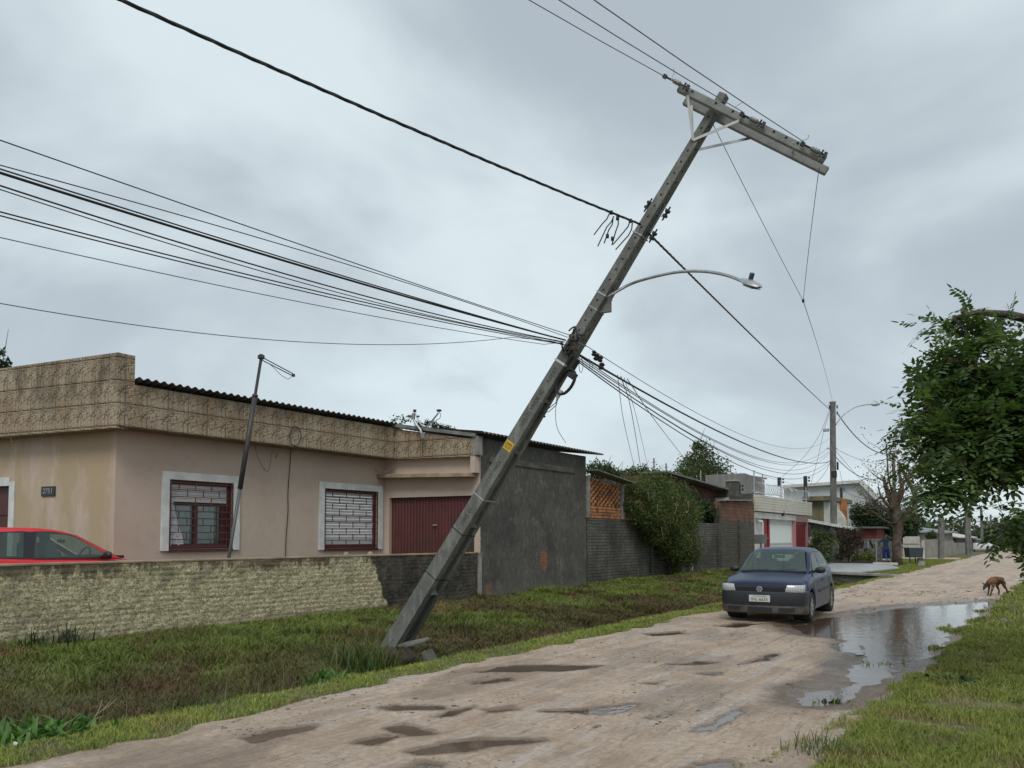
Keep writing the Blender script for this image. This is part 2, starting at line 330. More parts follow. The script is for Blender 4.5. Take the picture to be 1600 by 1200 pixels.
def f_pole(g, b):
    p = g.obj(); c = g.mix(g.ss(g.noise(p, 2.2, 6, .65), .35, .66), (.105,.105,.095), (.165,.165,.15)); c = g.mix(g.ss(g.noise(p, 26, 5, .75), .45, .66, 0, .6), c, (.085,.085,.075))
    c = g.mix(g.ss(g.noise(g.mapv(p, (4,4,.7)), 2.5, 5), .5, .7, 0, .55), c, (.26,.26,.235)); c = g.mix(g.ss(g.noise(p, 60, 3, .6), .6, .68, 0, .6), c, (.32,.32,.29))
    g.put(b.inputs['Base Color'], c); b.inputs['Roughness'].default_value = .85; g.put(b.inputs['Normal'], g.bump(g.noise(p, 55, 5, .75), .5, .012))
M_POLE = mat('pole_concrete', fn=f_pole)
M_CONC = mat('grey_concrete', (.30,.29,.265), .85, col2=(.20,.195,.175), scale=3, bump=.4, bscale=40, dirt=(.10,.095,.075))
M_SLAB = mat('pale_wet_concrete', (.42,.43,.42), .35, col2=(.30,.31,.31), scale=1.2, bump=.2)
M_GALV = mat('galvanised_steel', (.46,.47,.47), .45, .6, col2=(.36,.37,.38), scale=9, local=True)
M_PALEBEAM = mat('crossarm_concrete', (.25,.255,.24), .8, col2=(.18,.185,.172), scale=6, bump=.3, local=True)
M_BLACK = mat('black_plastic', (.018,.018,.020), .5)
M_CABLE = mat('cable_sheath', (.016,.016,.018), .6)
M_CABLEG = mat('thin_grey_wire', (.10,.11,.12), .6)
M_ALU = mat('bare_wire', (.22,.23,.24), .5, .4)
M_RUST = mat('rusty_fitting', (.20,.075,.035), .8, col2=(.09,.04,.025), scale=30)
M_PORC = mat('grey_insulator', (.16,.16,.15), .35)
M_ROOF = mat('fibre_cement_roof', (.085,.083,.078), .85, col2=(.14,.135,.12), scale=2, bump=.3)
M_ROOFG = mat('grey_rake_board', (.20,.205,.19), .8, col2=(.12,.13,.11), scale=4)
M_WHITE = mat('white_trim', (.62,.63,.61), .6, col2=(.50,.51,.49), scale=4, dirt=(.3,.3,.27), dirt_lo=.6, dirt_hi=.8)
M_OXB = mat('oxblood_paint', (.075,.020,.018), .5, col2=(.07,.018,.017), scale=4, bump=.1)
M_DOOR = mat('oxblood_garage_door', (.10,.026,.023), .6, col2=(.07,.020,.018), scale=1.5, dirt=(.05,.03,.022), dirt_lo=.52, dirt_hi=.7)
M_SHUT = mat('white_roller_shutter', (.62,.60,.60), .55, col2=(.55,.53,.53), scale=3)
M_IRON = mat('oxblood_iron', (.10,.030,.028), .5)
M_GLASSD = mat('window_glass', (.05,.075,.072), .05, spec=.6)
M_GLASSG = mat('grey_green_glass', (.16,.22,.21), .08, spec=.6)
M_CURT = mat('white_plastic_sheet', (.66,.66,.70), .7, col2=(.42,.42,.45), scale=14)
M_LEDGE = mat('stained_ledge', (.36,.27,.18), .85, col2=(.24,.175,.11), scale=3, bump=.3, dirt=(.12,.09,.06))
M_PIPE = mat('dark_iron_pipe', (.030,.030,.030), .55, col2=(.05,.045,.04), scale=12)
M_PLATE = mat('dark_plate', (.02,.022,.022), .4)
M_YELLOW = mat('yellow_sticker', (.62,.36,.02), .5)
M_STENCIL = mat('faded_stencil', (.060,.058,.062), .8)
M_BARK = mat('brown_bark', (.11,.085,.062), .9, col2=(.055,.042,.032), scale=8, bump=.8, bscale=25)
M_BARKP = mat('pale_mottled_bark', (.12,.09,.062), .9, col2=(.045,.034,.026), scale=4, bump=.8, bscale=20)
M_TWIG = mat('dry_twig', (.34,.28,.19), .8)
def leafmat(name, c1, c2, c3, rough=.45, scale=1.6):
    def f(g, b):
        p = g.pos(); r = g.attr('col', 'Color'); v = g.xyz(r)[0]
        c = g.mix(v, c1, c2); c = g.mix(g.ss(g.noise(p, scale, 3), .45, .7), c, c3)
        g.put(b.inputs['Base Color'], c); b.inputs['Roughness'].default_value = rough; b.inputs['Specular IOR Level'].default_value = .35
        b.inputs['Transmission Weight'].default_value = 0
        t = g.node('ShaderNodeBsdfTranslucent'); g.put(t.inputs[0], g.mix(1.0, c, (1.1,1.3,.6), 'MULTIPLY')); mx = g.node('ShaderNodeMixShader'); mx.inputs[0].default_value = .32
        out = [n for n in g.n if n.type == 'OUTPUT_MATERIAL'][0]; g.l.new(b.outputs[0], mx.inputs[1]); g.l.new(t.outputs[0], mx.inputs[2]); g.l.new(mx.outputs[0], out.inputs[0])
    return mat(name, fn=f)
L_TREE = leafmat('pinnate_leaf', (.030,.062,.020), (.18,.24,.08), (.070,.115,.038), .38)
L_BUSH = leafmat('wall_shrub_leaf', (.035,.060,.018), (.12,.155,.038), (.095,.10,.028))
L_DARK = leafmat('dark_leaf', (.014,.030,.012), (.045,.075,.025), (.022,.042,.016))
L_MID = leafmat('mid_leaf', (.035,.058,.022), (.10,.13,.045), (.055,.075,.028))
L_BROWN = leafmat('reddish_brown_leaf', (.035,.022,.016), (.085,.055,.035), (.05,.035,.022))
L_SPARSE = leafmat('autumn_leaf', (.09,.085,.03), (.19,.16,.07), (.13,.075,.03))
L_FAR = leafmat('far_leaf', (.045,.060,.035), (.10,.12,.065), (.06,.075,.045))
L_WEED = leafmat('bright_weed_leaf', (.045,.11,.022), (.13,.24,.05), (.07,.15,.03))
M_FLOWER = mat('orange_pink_flower', (.62,.24,.14), .6)

# ------------------------------------------------------------------ terrain
_tabs = {}
def vn(x, y, s, seed=0):
    if seed not in _tabs: _tabs[seed] = np.random.default_rng(seed).random((256,256))
    T = _tabs[seed]; x = x*s; y = y*s; i = np.floor(x).astype(int); j = np.floor(y).astype(int); fx = x-i; fy = y-j
    fx = fx*fx*(3-2*fx); fy = fy*fy*(3-2*fy); i &= 255; j &= 255; i1 = (i+1)&255; j1 = (j+1)&255
    return (T[i,j]*(1-fx)+T[i1,j]*fx)*(1-fy) + (T[i,j1]*(1-fx)+T[i1,j1]*fx)*fy
def fbm(x, y, s, seed=0, o=4, ro=.5):
    t = 0; a = 1; n = 0
    for k in range(o): t = t + a*vn(x, y, s*2**k, seed+k); n += a; a *= ro
    return t/n
def sst(x, a, b): t = np.clip((x-a)/(b-a), 0, 1); return t*t*(3-2*t)
BIG = [(1232,978),(1290,962),(1400,948),(1500,940),(1552,937),(1540,955),(1515,972),(1478,1000),(1440,1030),(1385,1055),(1340,1080),(1290,1100),(1243,1098),(1252,1082),(1318,1066),(1332,1040),(1352,1012),(1322,996),(1270,992)]
SMALL = [[(745,1050),(780,1041),(850,1038),(940,1040),(900,1047),(810,1050)],[(733,1065),(790,1059),(797,1063),(745,1069)],
 [(595,1104),(620,1101),(692,1103),(692,1108),(620,1109)],[(672,1121),(700,1112),(742,1102),(738,1107),(702,1120)],
 [(600,1138),(632,1129),(650,1139),(675,1145),(640,1149)],[(645,1175),(690,1160),(740,1155),(800,1156),(850,1156),(790,1163),(720,1173),(660,1177)],
 [(850,1111),(910,1107),(960,1104),(992,1099),(978,1111),(935,1116)],[(1045,1038),(1090,1032),(1122,1035),(1080,1039)],
 [(1158,1038),(1190,1026),(1212,1021),(1202,1031)],[(1088,1141),(1120,1127),(1162,1104),(1152,1117),(1112,1139)],[(1003,1067),(1035,1063),(1028,1070)],
 [(388,1152),(440,1137),(502,1131),(462,1146),(400,1159)],[(1080,1205),(1086,1192),(1142,1188),(1138,1205)],
 [(1015,1122),(1050,1112),(1035,1120)],[(565,1160),(600,1148),(620,1150),(580,1162)],[(640,1200),(660,1190),(690,1194),(680,1204)],
 [(1090,1052),(1125,1050),(1125,1056)],[(752,1108),(800,1104),(808,1108),(770,1112)],[(1010,990),(1060,986),(1070,990),(1020,994)],[(1120,978),(1160,972),(1190,974),(1150,981)],
 [(1568,906),(1615,901),(1615,905)],[(1300,1005),(1330,1000),(1340,1020),(1310,1018)]]
def inpoly(X, Y, poly):
    r = np.zeros(X.shape, bool); k = len(poly)
    for i in range(k):
        x0, y0 = poly[i]; x1, y1 = poly[(i+1)%k]
        c = ((y0 > Y) != (y1 > Y)) & (X < (x1-x0)*(Y-y0)/(y1-y0+1e-12)+x0); r ^= c
    return r
def pdist(X, Y, poly):           # signed distance, positive inside
    d = np.full(X.shape, 1e9); k = len(poly)
    for i in range(k):
        a = np.array(poly[i]); b = np.array(poly[(i+1)%k]); e = b-a; t = np.clip(((X-a[0])*e[0]+(Y-a[1])*e[1])/(e@e+1e-12), 0, 1)
        d = np.minimum(d, np.hypot(X-a[0]-t*e[0], Y-a[1]-t*e[1]))
    return np.where(inpoly(X, Y, poly), d, -d)
BIGW = [tuple(pZ(x, y)[:2]) for x, y in BIG]; SMW = [[tuple(pZ(x, y)[:2]) for x, y in p] for p in SMALL]
def road_edges(X, Y):
    l = -6.25 + .22*(vn(X*0, Y, .6, 3)-.5) + .40*(fbm(X, Y, 2.2, 5)-.5) + .6*sst(Y, 20, 27)
    r = np.interp(Y, [0,5.4,9,14,25,40,80], [-2.0,-1.75,-1.45,-1.25,-1.12,-.8,-.6]) + .5*(fbm(X, Y, .9, 9)-.5) + .35*(fbm(X, Y, 4, 13)-.5)
    return l, r
def terrain(X, Y):
    l, r = road_edges(X, Y)
    on = sst(X, l-.10, l+.14)*sst(-X, -r-.12, -r+.10)
    side = sst(Y, 64.5, 65.5)*sst(-Y, -73.5, -72.5)*sst(-X, 5.5, 6.0)*sst(X, -32, -31); dirt = np.maximum(on, side)
    base = .03*(fbm(X, Y, .25, 21)-.5)
    ruts = .020*(fbm(X*2.4, Y*.25, 1.3, 31)-.5) + .012*(fbm(X*1.6, Y*.7, 2.6, 41)-.5) + .022*(fbm(X*1.8, Y*.6, 8, 51, 3)-.5)*sst(fbm(X, Y, .9, 57), .42, .62)
    for c, wd in ((-5.35,.16),(-4.05,.15),(-2.95,.2)): ruts -= .018*np.exp(-((X-c-.25*np.sin(Y*.23+c))/wd)**2)
    h = base + dirt*ruts
    bare = sst(fbm(X, Y, 1.3, 61), .60, .68)*sst(X, -2.2, -1.6)*sst(-X, -.2, .1)*(1-on)*.75
    near = sst(-X, 1.30, 1.55)*sst(X, -2.6, -2.0)*sst(-Y, -9.2, -7.4)*(1-on)*.85
    h += (1-dirt)*.035*sst(X, -1.9, -.9)*sst(X, -20, 0) + (1-dirt)*.02*(fbm(X, Y, 3, 71)-.5)
    wl = Y < 36.4
    XS = X - 1.05*sst(Y, 19, 26); prof = np.interp(XS, [-13.2,-12.4,-12.0,-11.2,-10.2,-9.2,-8.6,-8.0,-7.55,-7.2,-6.9,-6.6], [.2,.18,.10,.03,-.10,-.22,-.33,-.52,-.56,-.30,-.02,.0])
    ed = sst(-Y, -36.9, -36.3); h += ed*(prof + .07*(fbm(X, Y, 1.1, 81)-.5)*sst(-X, 7.2, 8)*sst(X, -12.2, -11.5)*.7) + (1-ed)*.1*sst(-X, 11.5, 12.5)
    wet = np.zeros(X.shape); dep = np.zeros(X.shape); flat = np.zeros(X.shape)
    rg = (Y > 2) & (Y < 45) & (X > -7) & (X < 1)
    xs, ys = X[rg], Y[rg]; nz = .30*(fbm(xs, ys, 1.6, 91)-.5) + .16*(fbm(xs, ys, 7, 95)-.5)
    d = pdist(xs, ys, BIGW) + nz*1.2 + .0; dep[rg] = np.maximum(dep[rg], sst(d, -.30, .45)*.095); wet[rg] = np.maximum(wet[rg], sst(d, -.75, -.05))
    for q in SMW:
        q = np.array(q); x0, y0 = q.min(0)-.5; x1, y1 = q.max(0)+.5; m = rg & (X > x0) & (X < x1) & (Y > y0) & (Y < y1)
        if not m.any(): continue
        xs, ys = X[m], Y[m]; d = pdist(xs, ys, [tuple(v) for v in q]) + .15*(fbm(xs, ys, 4, 99)-.5) + .06*(fbm(xs, ys, 14, 98)-.5)
        flat[m] = np.maximum(flat[m], sst(d, -.18, -.04)); dep[m] = np.maximum(dep[m], sst(d, -.02, .03)*.04); wet[m] = np.maximum(wet[m], sst(d, -.14, .0)*.75)
    wet = np.maximum(wet, dirt*sst(fbm(X*1.6, Y*.5, .8, 111), .52, .68)*.5); wet = np.maximum(wet, np.maximum(near*.5, bare*.75*(1-on)))
    pud = sst(dep, .02, .05); h = h*(1-.85*pud*(1-flat))*(1-flat) - dep
    return h, np.clip(np.maximum(dirt, np.maximum(bare*.62, near)), 0, 1), wet, on
def lines(segs):
    o = [segs[0][0]]
    for a, b, s in segs: k = max(1, round((b-a)/s)); o += list(a+(b-a)*np.arange(1, k+1)/k)
    return np.array(o)
GX = lines([(-900,-60,120),(-60,-20,4),(-20,-13.5,.5),(-13.5,-7.4,.07),(-7.4,-5.9,.035),(-5.9,-1.0,.035),(-1.0,.6,.04),(.6,6,.2),(6,60,6),(60,900,120)])
ys = [-60,-30,-15,-6,-2,-1,-.5,0,.4,.8,1.2,1.6,2,2.3,2.6,2.8]; y = 2.8
while y < 60: y += max(.022, .0052*y); ys.append(y)
ys += list(lines([(y+.5,90,1),(90,200,5),(200,1400,100)])); GY = np.array(ys)
XX, YY = np.meshgrid(GX, GY, indexing='ij'); HH, DD, WW, ON = terrain(XX, YY)
nx, ny = XX.shape; idx = np.arange(nx*ny).reshape(nx, ny)
quads = np.stack([idx[:-1,:-1], idx[1:,:-1], idx[1:,1:], idx[:-1,1:]], -1).reshape(-1, 4)
VV = np.stack([XX, YY, HH], -1).reshape(-1, 3)
rm = (ON[:-1,:-1] > .5).reshape(-1)
def sub(name, sel):
    f = quads[sel]; u, inv = np.unique(f, return_inverse=True)
    o = np_mesh(name, VV[u], inv.reshape(f.shape), M_GROUND, smooth=True, attrs={'dirt': DD.reshape(-1)[u], 'wet': WW.reshape(-1)[u]}); return tag(o, None, kind='structure')
sub('road', rm); sub('ground', ~rm)
def hgt(x, y):
    i = np.clip(np.searchsorted(GX, x)-1, 0, nx-2); j = np.clip(np.searchsorted(GY, y)-1, 0, ny-2)
    fx = (x-GX[i])/(GX[i+1]-GX[i]); fy = (y-GY[j])/(GY[j+1]-GY[j])
    return (HH[i,j]*(1-fx)+HH[i+1,j]*fx)*(1-fy)+(HH[i,j+1]*(1-fx)+HH[i+1,j+1]*fx)*fy
def hz(x, y): return float(hgt(np.array([x]), np.array([y]))[0])
# puddles: level sheets lying in the hollows
def puddle(poly, grow, z):
    q = np.array(poly); c = q.mean(0); x0, y0 = q.min(0)-grow; x1, y1 = q.max(0)+grow; st = .07 if grow > .3 else .03
    xs = np.arange(x0, x1, st); ys = np.arange(y0, y1, st)
    A, B = np.meshgrid(xs, ys, indexing='ij'); keep = pdist(A, B, [tuple(v) for v in q]) > -grow; keep &= hgt(A, B) < z+.02
    ii = np.arange(A.size).reshape(A.shape); k = keep[:-1,:-1]&keep[1:,:-1]&keep[1:,1:]&keep[:-1,1:]
    f = np.stack([ii[:-1,:-1], ii[1:,:-1], ii[1:,1:], ii[:-1,1:]], -1)[k]
    if not len(f): return
    u, inv = np.unique(f, return_inverse=True); V = np.stack([A, B, A*0+z], -1).reshape(-1,3)[u]
    o = np_mesh('puddle', V, inv.reshape(f.shape), M_WATER); tag(o, None, kind='structure')
puddle(BIGW, .5, -.040)
for i_, q in enumerate(SMW): puddle(q, .10, -.007-.0004*i_)

# grass: stuff
def blades(name, label, N, xr, yr, dens, hh, wd, palette, lean=.5, seed=1, ypow=1.0):
    r = np.random.default_rng(seed); x = r.uniform(*xr, N); y = yr[0]+(yr[1]-yr[0])*r.random(N)**ypow
    i = np.clip(np.searchsorted(GX, x)-1, 0, nx-2); j = np.clip(np.searchsorted(GY, y)-1, 0, ny-2)
    z = hgt(x, y); p = dens(x, y, DD[i,j], WW[i,j], z); k = r.random(N) < p; x, y, z = x[k], y[k], z[k]; n = len(x)
    dist = np.hypot(x, y); H = hh(x, y)*r.uniform(.55, 1.3, n); Wd = wd*np.maximum(1, dist/7)*r.uniform(.7, 1.3, n)
    a = r.uniform(0, 2*np.pi, n); b = r.uniform(0, 2*np.pi, n); L = H*lean*r.uniform(.3, 1.5, n)
    px, py = np.cos(a)*Wd/2, np.sin(a)*Wd/2; lx, ly = np.cos(b)*L, np.sin(b)*L
    V = np.zeros((n, 5, 3)); z0 = z-.01
    V[:,0] = np.stack([x-px, y-py, z0], -1); V[:,1] = np.stack([x+px, y+py, z0], -1)
    V[:,2] = np.stack([x+px*.8+lx*.35, y+py*.8+ly*.35, z0+H*.6], -1); V[:,3] = np.stack([x-px*.8+lx*.35, y-py*.8+ly*.35, z0+H*.6], -1)
    V[:,4] = np.stack([x+lx, y+ly, z0+H*np.where(L > H*.6, .85, 1)], -1)
    o = np.arange(n)[:,None]*5; T = np.concatenate([o+[0,1,2], o+[0,2,3], o+[3,2,4]])
    c = palette(x, y, z, r, n); c = np.repeat(c[:,None], 5, 1)
    ob = np_mesh(name, V.reshape(-1,3), T, M_GRASS, col=c.reshape(-1,3)); tag(ob, label, 'grass', kind='stuff'); print(name, n)
def pal(base):
    base = np.array(base)
    def f(x, y, z, r, n):
        t = np.clip(fbm(x, y, 1.3, 121)*1.5-.25+r.normal(0, .18, n), 0, .999)*(len(base)-1); i = t.astype(int); fr = (t-i)[:,None]
        c = base[i]*(1-fr)+base[np.minimum(i+1, len(base)-1)]*fr; return c*r.uniform(.72, 1.25, n)[:,None]
    return f
G_FRESH = [(.27,.22,.09),(.19,.205,.045),(.235,.27,.052),(.175,.225,.042),(.13,.18,.038),(.22,.17,.075)]
G_BANK = [(.16,.10,.05),(.11,.10,.032),(.095,.130,.026),(.125,.175,.032),(.10,.115,.030),(.145,.185,.036)]
G_LOW = [(.12,.075,.04),(.09,.065,.03),(.075,.06,.028),(.09,.085,.025),(.07,.055,.03)]
clump = lambda x, y: sst(fbm(x, y, 2.4, 131), .30, .55)
blades('grass', 'short bright green grass on the verge at the right of the dirt road', 240000, (-2.0, .8), (4.0, 16), lambda x, y, d, wt, z: (1-sst(d, .25, .75))*(.35+.65*clump(x, y))*np.where(z < -.05, .05, 1), lambda x, y: .035+.045*clump(x*1.3, y), .0045, pal(G_FRESH), lean=.8, seed=2, ypow=1.3)
blades('grass', 'short green grass of the right verge beyond the big puddle', 50000, (-1.8, 2.5), (16, 60), lambda x, y, d, wt, z: (1-sst(d, .25, .7))*(.4+.6*clump(x, y)), lambda x, y: .075+.0*x, .007, pal(G_FRESH), seed=3, ypow=1.6)
G_STRIP = [tuple(v*1.2 for v in c) for c in G_FRESH]
blades('grass', 'strip of bright green grass between the ditch and the dirt road', 260000, (-7.3, -5.0), (1.5, 37), lambda x, y, d, wt, z: (1-sst(d, .3, .75))*(.45+.55*clump(x, y)), lambda x, y: .035+.03*clump(x, y)+.05*sst(-x, 6.85, 7.1), .0045, pal(G_STRIP), lean=.9, seed=4, ypow=1.6)
def bankpal(x, y, z, r, n):
    a, b = pal(G_BANK)(x, y, z, r, n), pal(G_LOW)(x, y, z, r, n); k = sst(-z+.16*(fbm(x, y, .8, 161)-.5)*2, .12, .34)[:,None]; k = np.maximum(k, sst(fbm(x, y, .55, 163), .50, .60)[:,None]*.9); k = np.maximum(k, (sst(-y, -5.2, -3.6)*sst(-x, 7.4, 8.6)*.85)[:,None]); q_ = (.85+.90*fbm(x, y, 1.1, 165))[:,None]; return (a*(1-k)+b*k)*q_
blades('grass', 'short olive and brown grass covering the ditch bank below the walls', 480000, (-11.97, -6.0), (-.5, 36.8), lambda x, y, d, wt, z: 1.0*(1-sst(d, .2, .5))*(x-1.05*sst(y, 19, 26) < -7.22)*(.55+.45*clump(x*.7, y*.7)), lambda x, y: .055+.05*clump(x*.6+5, y*.6)+.10*sst(fbm(x, y, .9, 141), .58, .68)*sst(-x, 7.2, 7.6), .006, bankpal, lean=1.0, seed=5, ypow=1.25)
blades('grass', 'green lawn beside the concrete driveway and the bare tree', 90000, (-12, -4.6), (36.5, 75), lambda x, y, d, wt, z: (1-sst(d, .3, .7))*.9, lambda x, y: .07+.0*x, .006, pal(G_FRESH), seed=6)
blades('grass', 'grass tufts standing in the shallow edge of the big puddle', 60000, (-2.3, -.9), (8, 21), lambda x, y, d, wt, z: sst(fbm(x, y, 1.5, 151), .60, .64)*sst(wt, .2, .6)*np.where(z > -.09, 1, 0)*sst(x, -2.2, -1.6), lambda x, y: .085+0*x, .007, pal(G_FRESH), seed=8)
# ------------------------------------------------------------------ building helpers
Z3 = Vector((0,0,1))
def wall_panel(name, o, u, L, z0, z1, holes, th, m, parent, nrm=None):
    """vertical wall from o along unit u (length L), holes [(a,b,lo,hi)]; th goes against nrm (outer normal)"""
    o = Vector(o); u = Vector(u).normalized(); n = Vector(nrm).normalized()
    A = sorted({0, L, *[h[0] for h in holes], *[h[1] for h in holes]}); Bz = sorted({z0, z1, *[h[2] for h in holes], *[h[3] for h in holes]})
    P = lambda a, z, t=0: Vector((o.x, o.y, 0)) + u*a + Z3*z - n*t
    mb = MB()
    for i in range(len(A)-1):
        for j in range(len(Bz)-1):
            a0, a1, b0, b1 = A[i], A[i+1], Bz[j], Bz[j+1]; ca, cb = (a0+a1)/2, (b0+b1)/2
            if any(h[0] < ca < h[1] and h[2] < cb < h[3] for h in holes): continue
            for t in (0, th): mb.add([P(a0,b0,t), P(a1,b0,t), P(a1,b1,t), P(a0,b1,t)], [(0,1,2,3)])
    rects = [(0, L, z0, z1)] + list(holes)
    for a0, a1, b0, b1 in rects:
        c = [(a0,b0),(a1,b0),(a1,b1),(a0,b1)]
        for k in range(4):
            p, q = c[k], c[(k+1)%4]; mb.add([P(*p), P(*q), P(*q,th), P(*p,th)], [(0,1,2,3)])
    me_o = mb.build(name, m, parent, fix=False)
    bm = bmesh.new(); bm.from_mesh(me_o.data); bmesh.ops.remove_doubles(bm, verts=bm.verts, dist=1e-4); bmesh.ops.recalc_face_normals(bm, faces=bm.faces); bm.to_mesh(me_o.data); bm.free()
    return me_o
def rough_wall(name, o, u, L, z0, ztop, th, n, m, parent, amp=.012, step=.03, brick=None, wav=.01):
    """displaced wall slab: front face dense grid, plus top/back"""
    o = Vector(o); u = Vector(u).normalized(); n = Vector(n).normalized(); na = int(L/step); A = np.linspace(0, L, na+1)
    zt = np.array([ztop(a) if callable(ztop) else ztop for a in A]) + wav*(fbm(A*1.0, A*0, 1.2, 201)-.5)*2
    nz = int((max(zt)-z0)/step); T = np.linspace(0, 1, nz+1); AA, TT = np.meshgrid(A, T, indexing='ij'); ZZ = z0 + (zt[:,None]-z0)*TT
    d = amp*(fbm(AA, ZZ, 5.0, 211, 4, .7)-.5)*2
    if brick:
        bw, bh, dp = brick; zz = ZZ+.03*(fbm(AA, ZZ, 2, 221)-.5); row = np.floor(zz/bh); fz = zz/bh-row; fa = (AA/bw+.5*(row%2))%1
        e = np.minimum(np.minimum(fz, 1-fz)*bh, np.minimum(fa, 1-fa)*bw); d = d - dp*(1-sst(e, .004, .016))*(.35+1.3*fbm(AA, ZZ, 2.5, 231))
    d[:,-1] = 0
    V = np.array(o)[None,None,:]*[1,1,0] + AA[...,None]*np.array(u) + d[...,None]*np.array(n); V[...,2] = ZZ
    i = np.arange(V.shape[0]*V.shape[1]).reshape(V.shape[:2]); F = np.stack([i[:-1,:-1], i[1:,:-1], i[1:,1:], i[:-1,1:]], -1).reshape(-1,4).tolist()
    Vl = V.reshape(-1,3).tolist(); b = len(Vl); bk = np.array(n)*th
    for k, a in enumerate(A):
        p = np.array(V[k,-1]); Vl.append((p-bk).tolist()); Vl.append([*(V[k,0]-bk)[:2], z0])
    for k in range(na):
        F.append([int(i[k,-1]), int(i[k+1,-1]), b+2*k+2, b+2*k]); F.append([b+2*k, b+2*k+2, b+2*k+3, b+2*k+1])
    for k in (0, na):
        c0 = V[k,0]; c1 = V[k,-1]; q = len(Vl); Vl += [c0.tolist(), c1.tolist(), Vl[b+2*k], Vl[b+2*k+1]]; F.append([q, q+1, q+2, q+3])
    return np_mesh(name, Vl, F, m, parent)
def corrugated(name, o, along, run, Ln, Lr, drop, m, parent, pitch=.17, amp=.026, th=.008, seg=6):
    """wavy sheet: waves repeat along `along` (length Ln), ridges run along `run` (length Lr) falling by drop"""
    o = Vector(o); a = Vector(along).normalized(); r = Vector(run).normalized(); n = int(Ln/pitch*seg); rows = []
    for off in (0, -th):
        for e in (0, 1):
            rows.append([o + a*(Ln*i/n) + r*(Lr*e) + Z3*(amp*math.cos(2*math.pi*i/seg)+off-drop*e) for i in range(n+1)])
    mb = MB(); mb.grid([rows[0], rows[1]]); mb.grid([rows[2], rows[3]]); mb.grid([rows[0], rows[2]]); mb.grid([rows[1], rows[3]])
    return mb.build(name, m, parent, fix=False, smooth=False)

# ------------------------------------------------------------------ beige house
house = thing('house', 'single storey pink beige house with embossed tile fascia and oxblood window bars', 'house', (0,0,0))
HX = -15.0; CY = 7.85; GYL, GYR = 15.3, 15.7
def yz(x, y, X=HX): p = pX(x, y, X); return p.y-CY, p.z
a0, zt1 = yz(264, 749); a1, _ = yz(364, 757); _, zb1 = yz(264, 858)
b0, zt2 = yz(506, 763); b1, _ = yz(590, 768); _, zb2 = yz(506, 857)
wins = [(a0, a1, zb1, zt1), (b0, b1, zb2, zt2)]
wall_panel('wall', (HX, CY, 0), (0,1,0), GYL-CY, -.1, 3.84, wins, .2, M_STUCCO, house, (1,0,0))
# slanting end face
ed = Vector((-.976, -.218, 0)); en = Vector((.218, -.976, 0))
dp = pX(24, 740, HX); t_door = 3.05
wall_panel('wall', (HX, CY-.002, 0), ed, 7.0, -.1, 4.6, [(t_door, t_door+.95, .25, 2.74)], .2, M_STUCCO, house, en)
# garage front, faces the camera end
gd = Vector((3, .4, 0)).normalized(); gn = Vector((gd.y, -gd.x, 0))
wall_panel('wall', (-15, GYL, 0), gd, 3.03, -.1, 4.2, [(.16, 2.86, .18, 2.74)], .18, M_STUCCO, house, gn)
MB().box((-19.5, 12.5, 1.9), (.2, 8, 3.9)).build('rear_wall', M_STUCCO, house)
# fascia: parapet on the end face, band on the street face, band on the garage
FX = -14.5
c0 = Vector((FX, 7.58, 0))
def band(p, q, th, z0, z1, z0b=None, z1b=None, nm='fascia', m=M_FASCIA):
    p = Vector(p); q = Vector(q); d = (q-p).normalized(); n = Vector((-d.y, d.x, 0))*th; z0b = z0 if z0b is None else z0b; z1b = z1 if z1b is None else z1b
    mb = MB(); P = [p+Z3*z0, q+Z3*z0b, q+Z3*z1b, p+Z3*z1]; return mb.prism(P, n).build(nm, m, house)
MB().box((-14.87, 15.32, 4.25), (.66, .36, .88)).build('corner_fill', M_FASCIA, house)
band(c0, c0 + ed*7.5, -.26, 3.74, 5.19, 3.72, 5.12)
band((FX, 7.581, 0), (FX, GYL-.15, 0), .5, 3.78, 4.62, nm='fascia')
MB().box((FX-.15, 7.75, 4.9), (.296, .34, .57)).build('parapet_return', M_FASCIA, house)
g0 = Vector((-14.5, 15.16, 0)); g1 = Vector((-12.0, 15.5, 0))
band(g0, g1, .2, 3.775, 4.60, 3.73, 4.17)
# canopy ledge + jamb trims
q0 = Vector((-15.0, 14.98, 0)); q1 = Vector((-12.05, 15.36, 0))
MB().prism([q0+Z3*3.27, q1+Z3*3.20, q1+Z3*3.30, q0+Z3*3.38], gn*-.32).build('canopy_ledge', M_LEDGE, house, bevel=.01)
MB().box((-12.06, 15.56, 3.52), (.14, .2, .42)).build('pilaster', M_STUCCO, house)
# corrugated roof
corrugated('roof', (FX+.12, 7.95, 4.74), (0,1,0), (-1,0,0), 7.4, 5.0, .7, M_ROOF, house)
MB().bar((-14.65, 15.10, 4.72), (-11.98, 15.50, 4.27), .10, .09).build('rake_board', M_ROOFG, house)
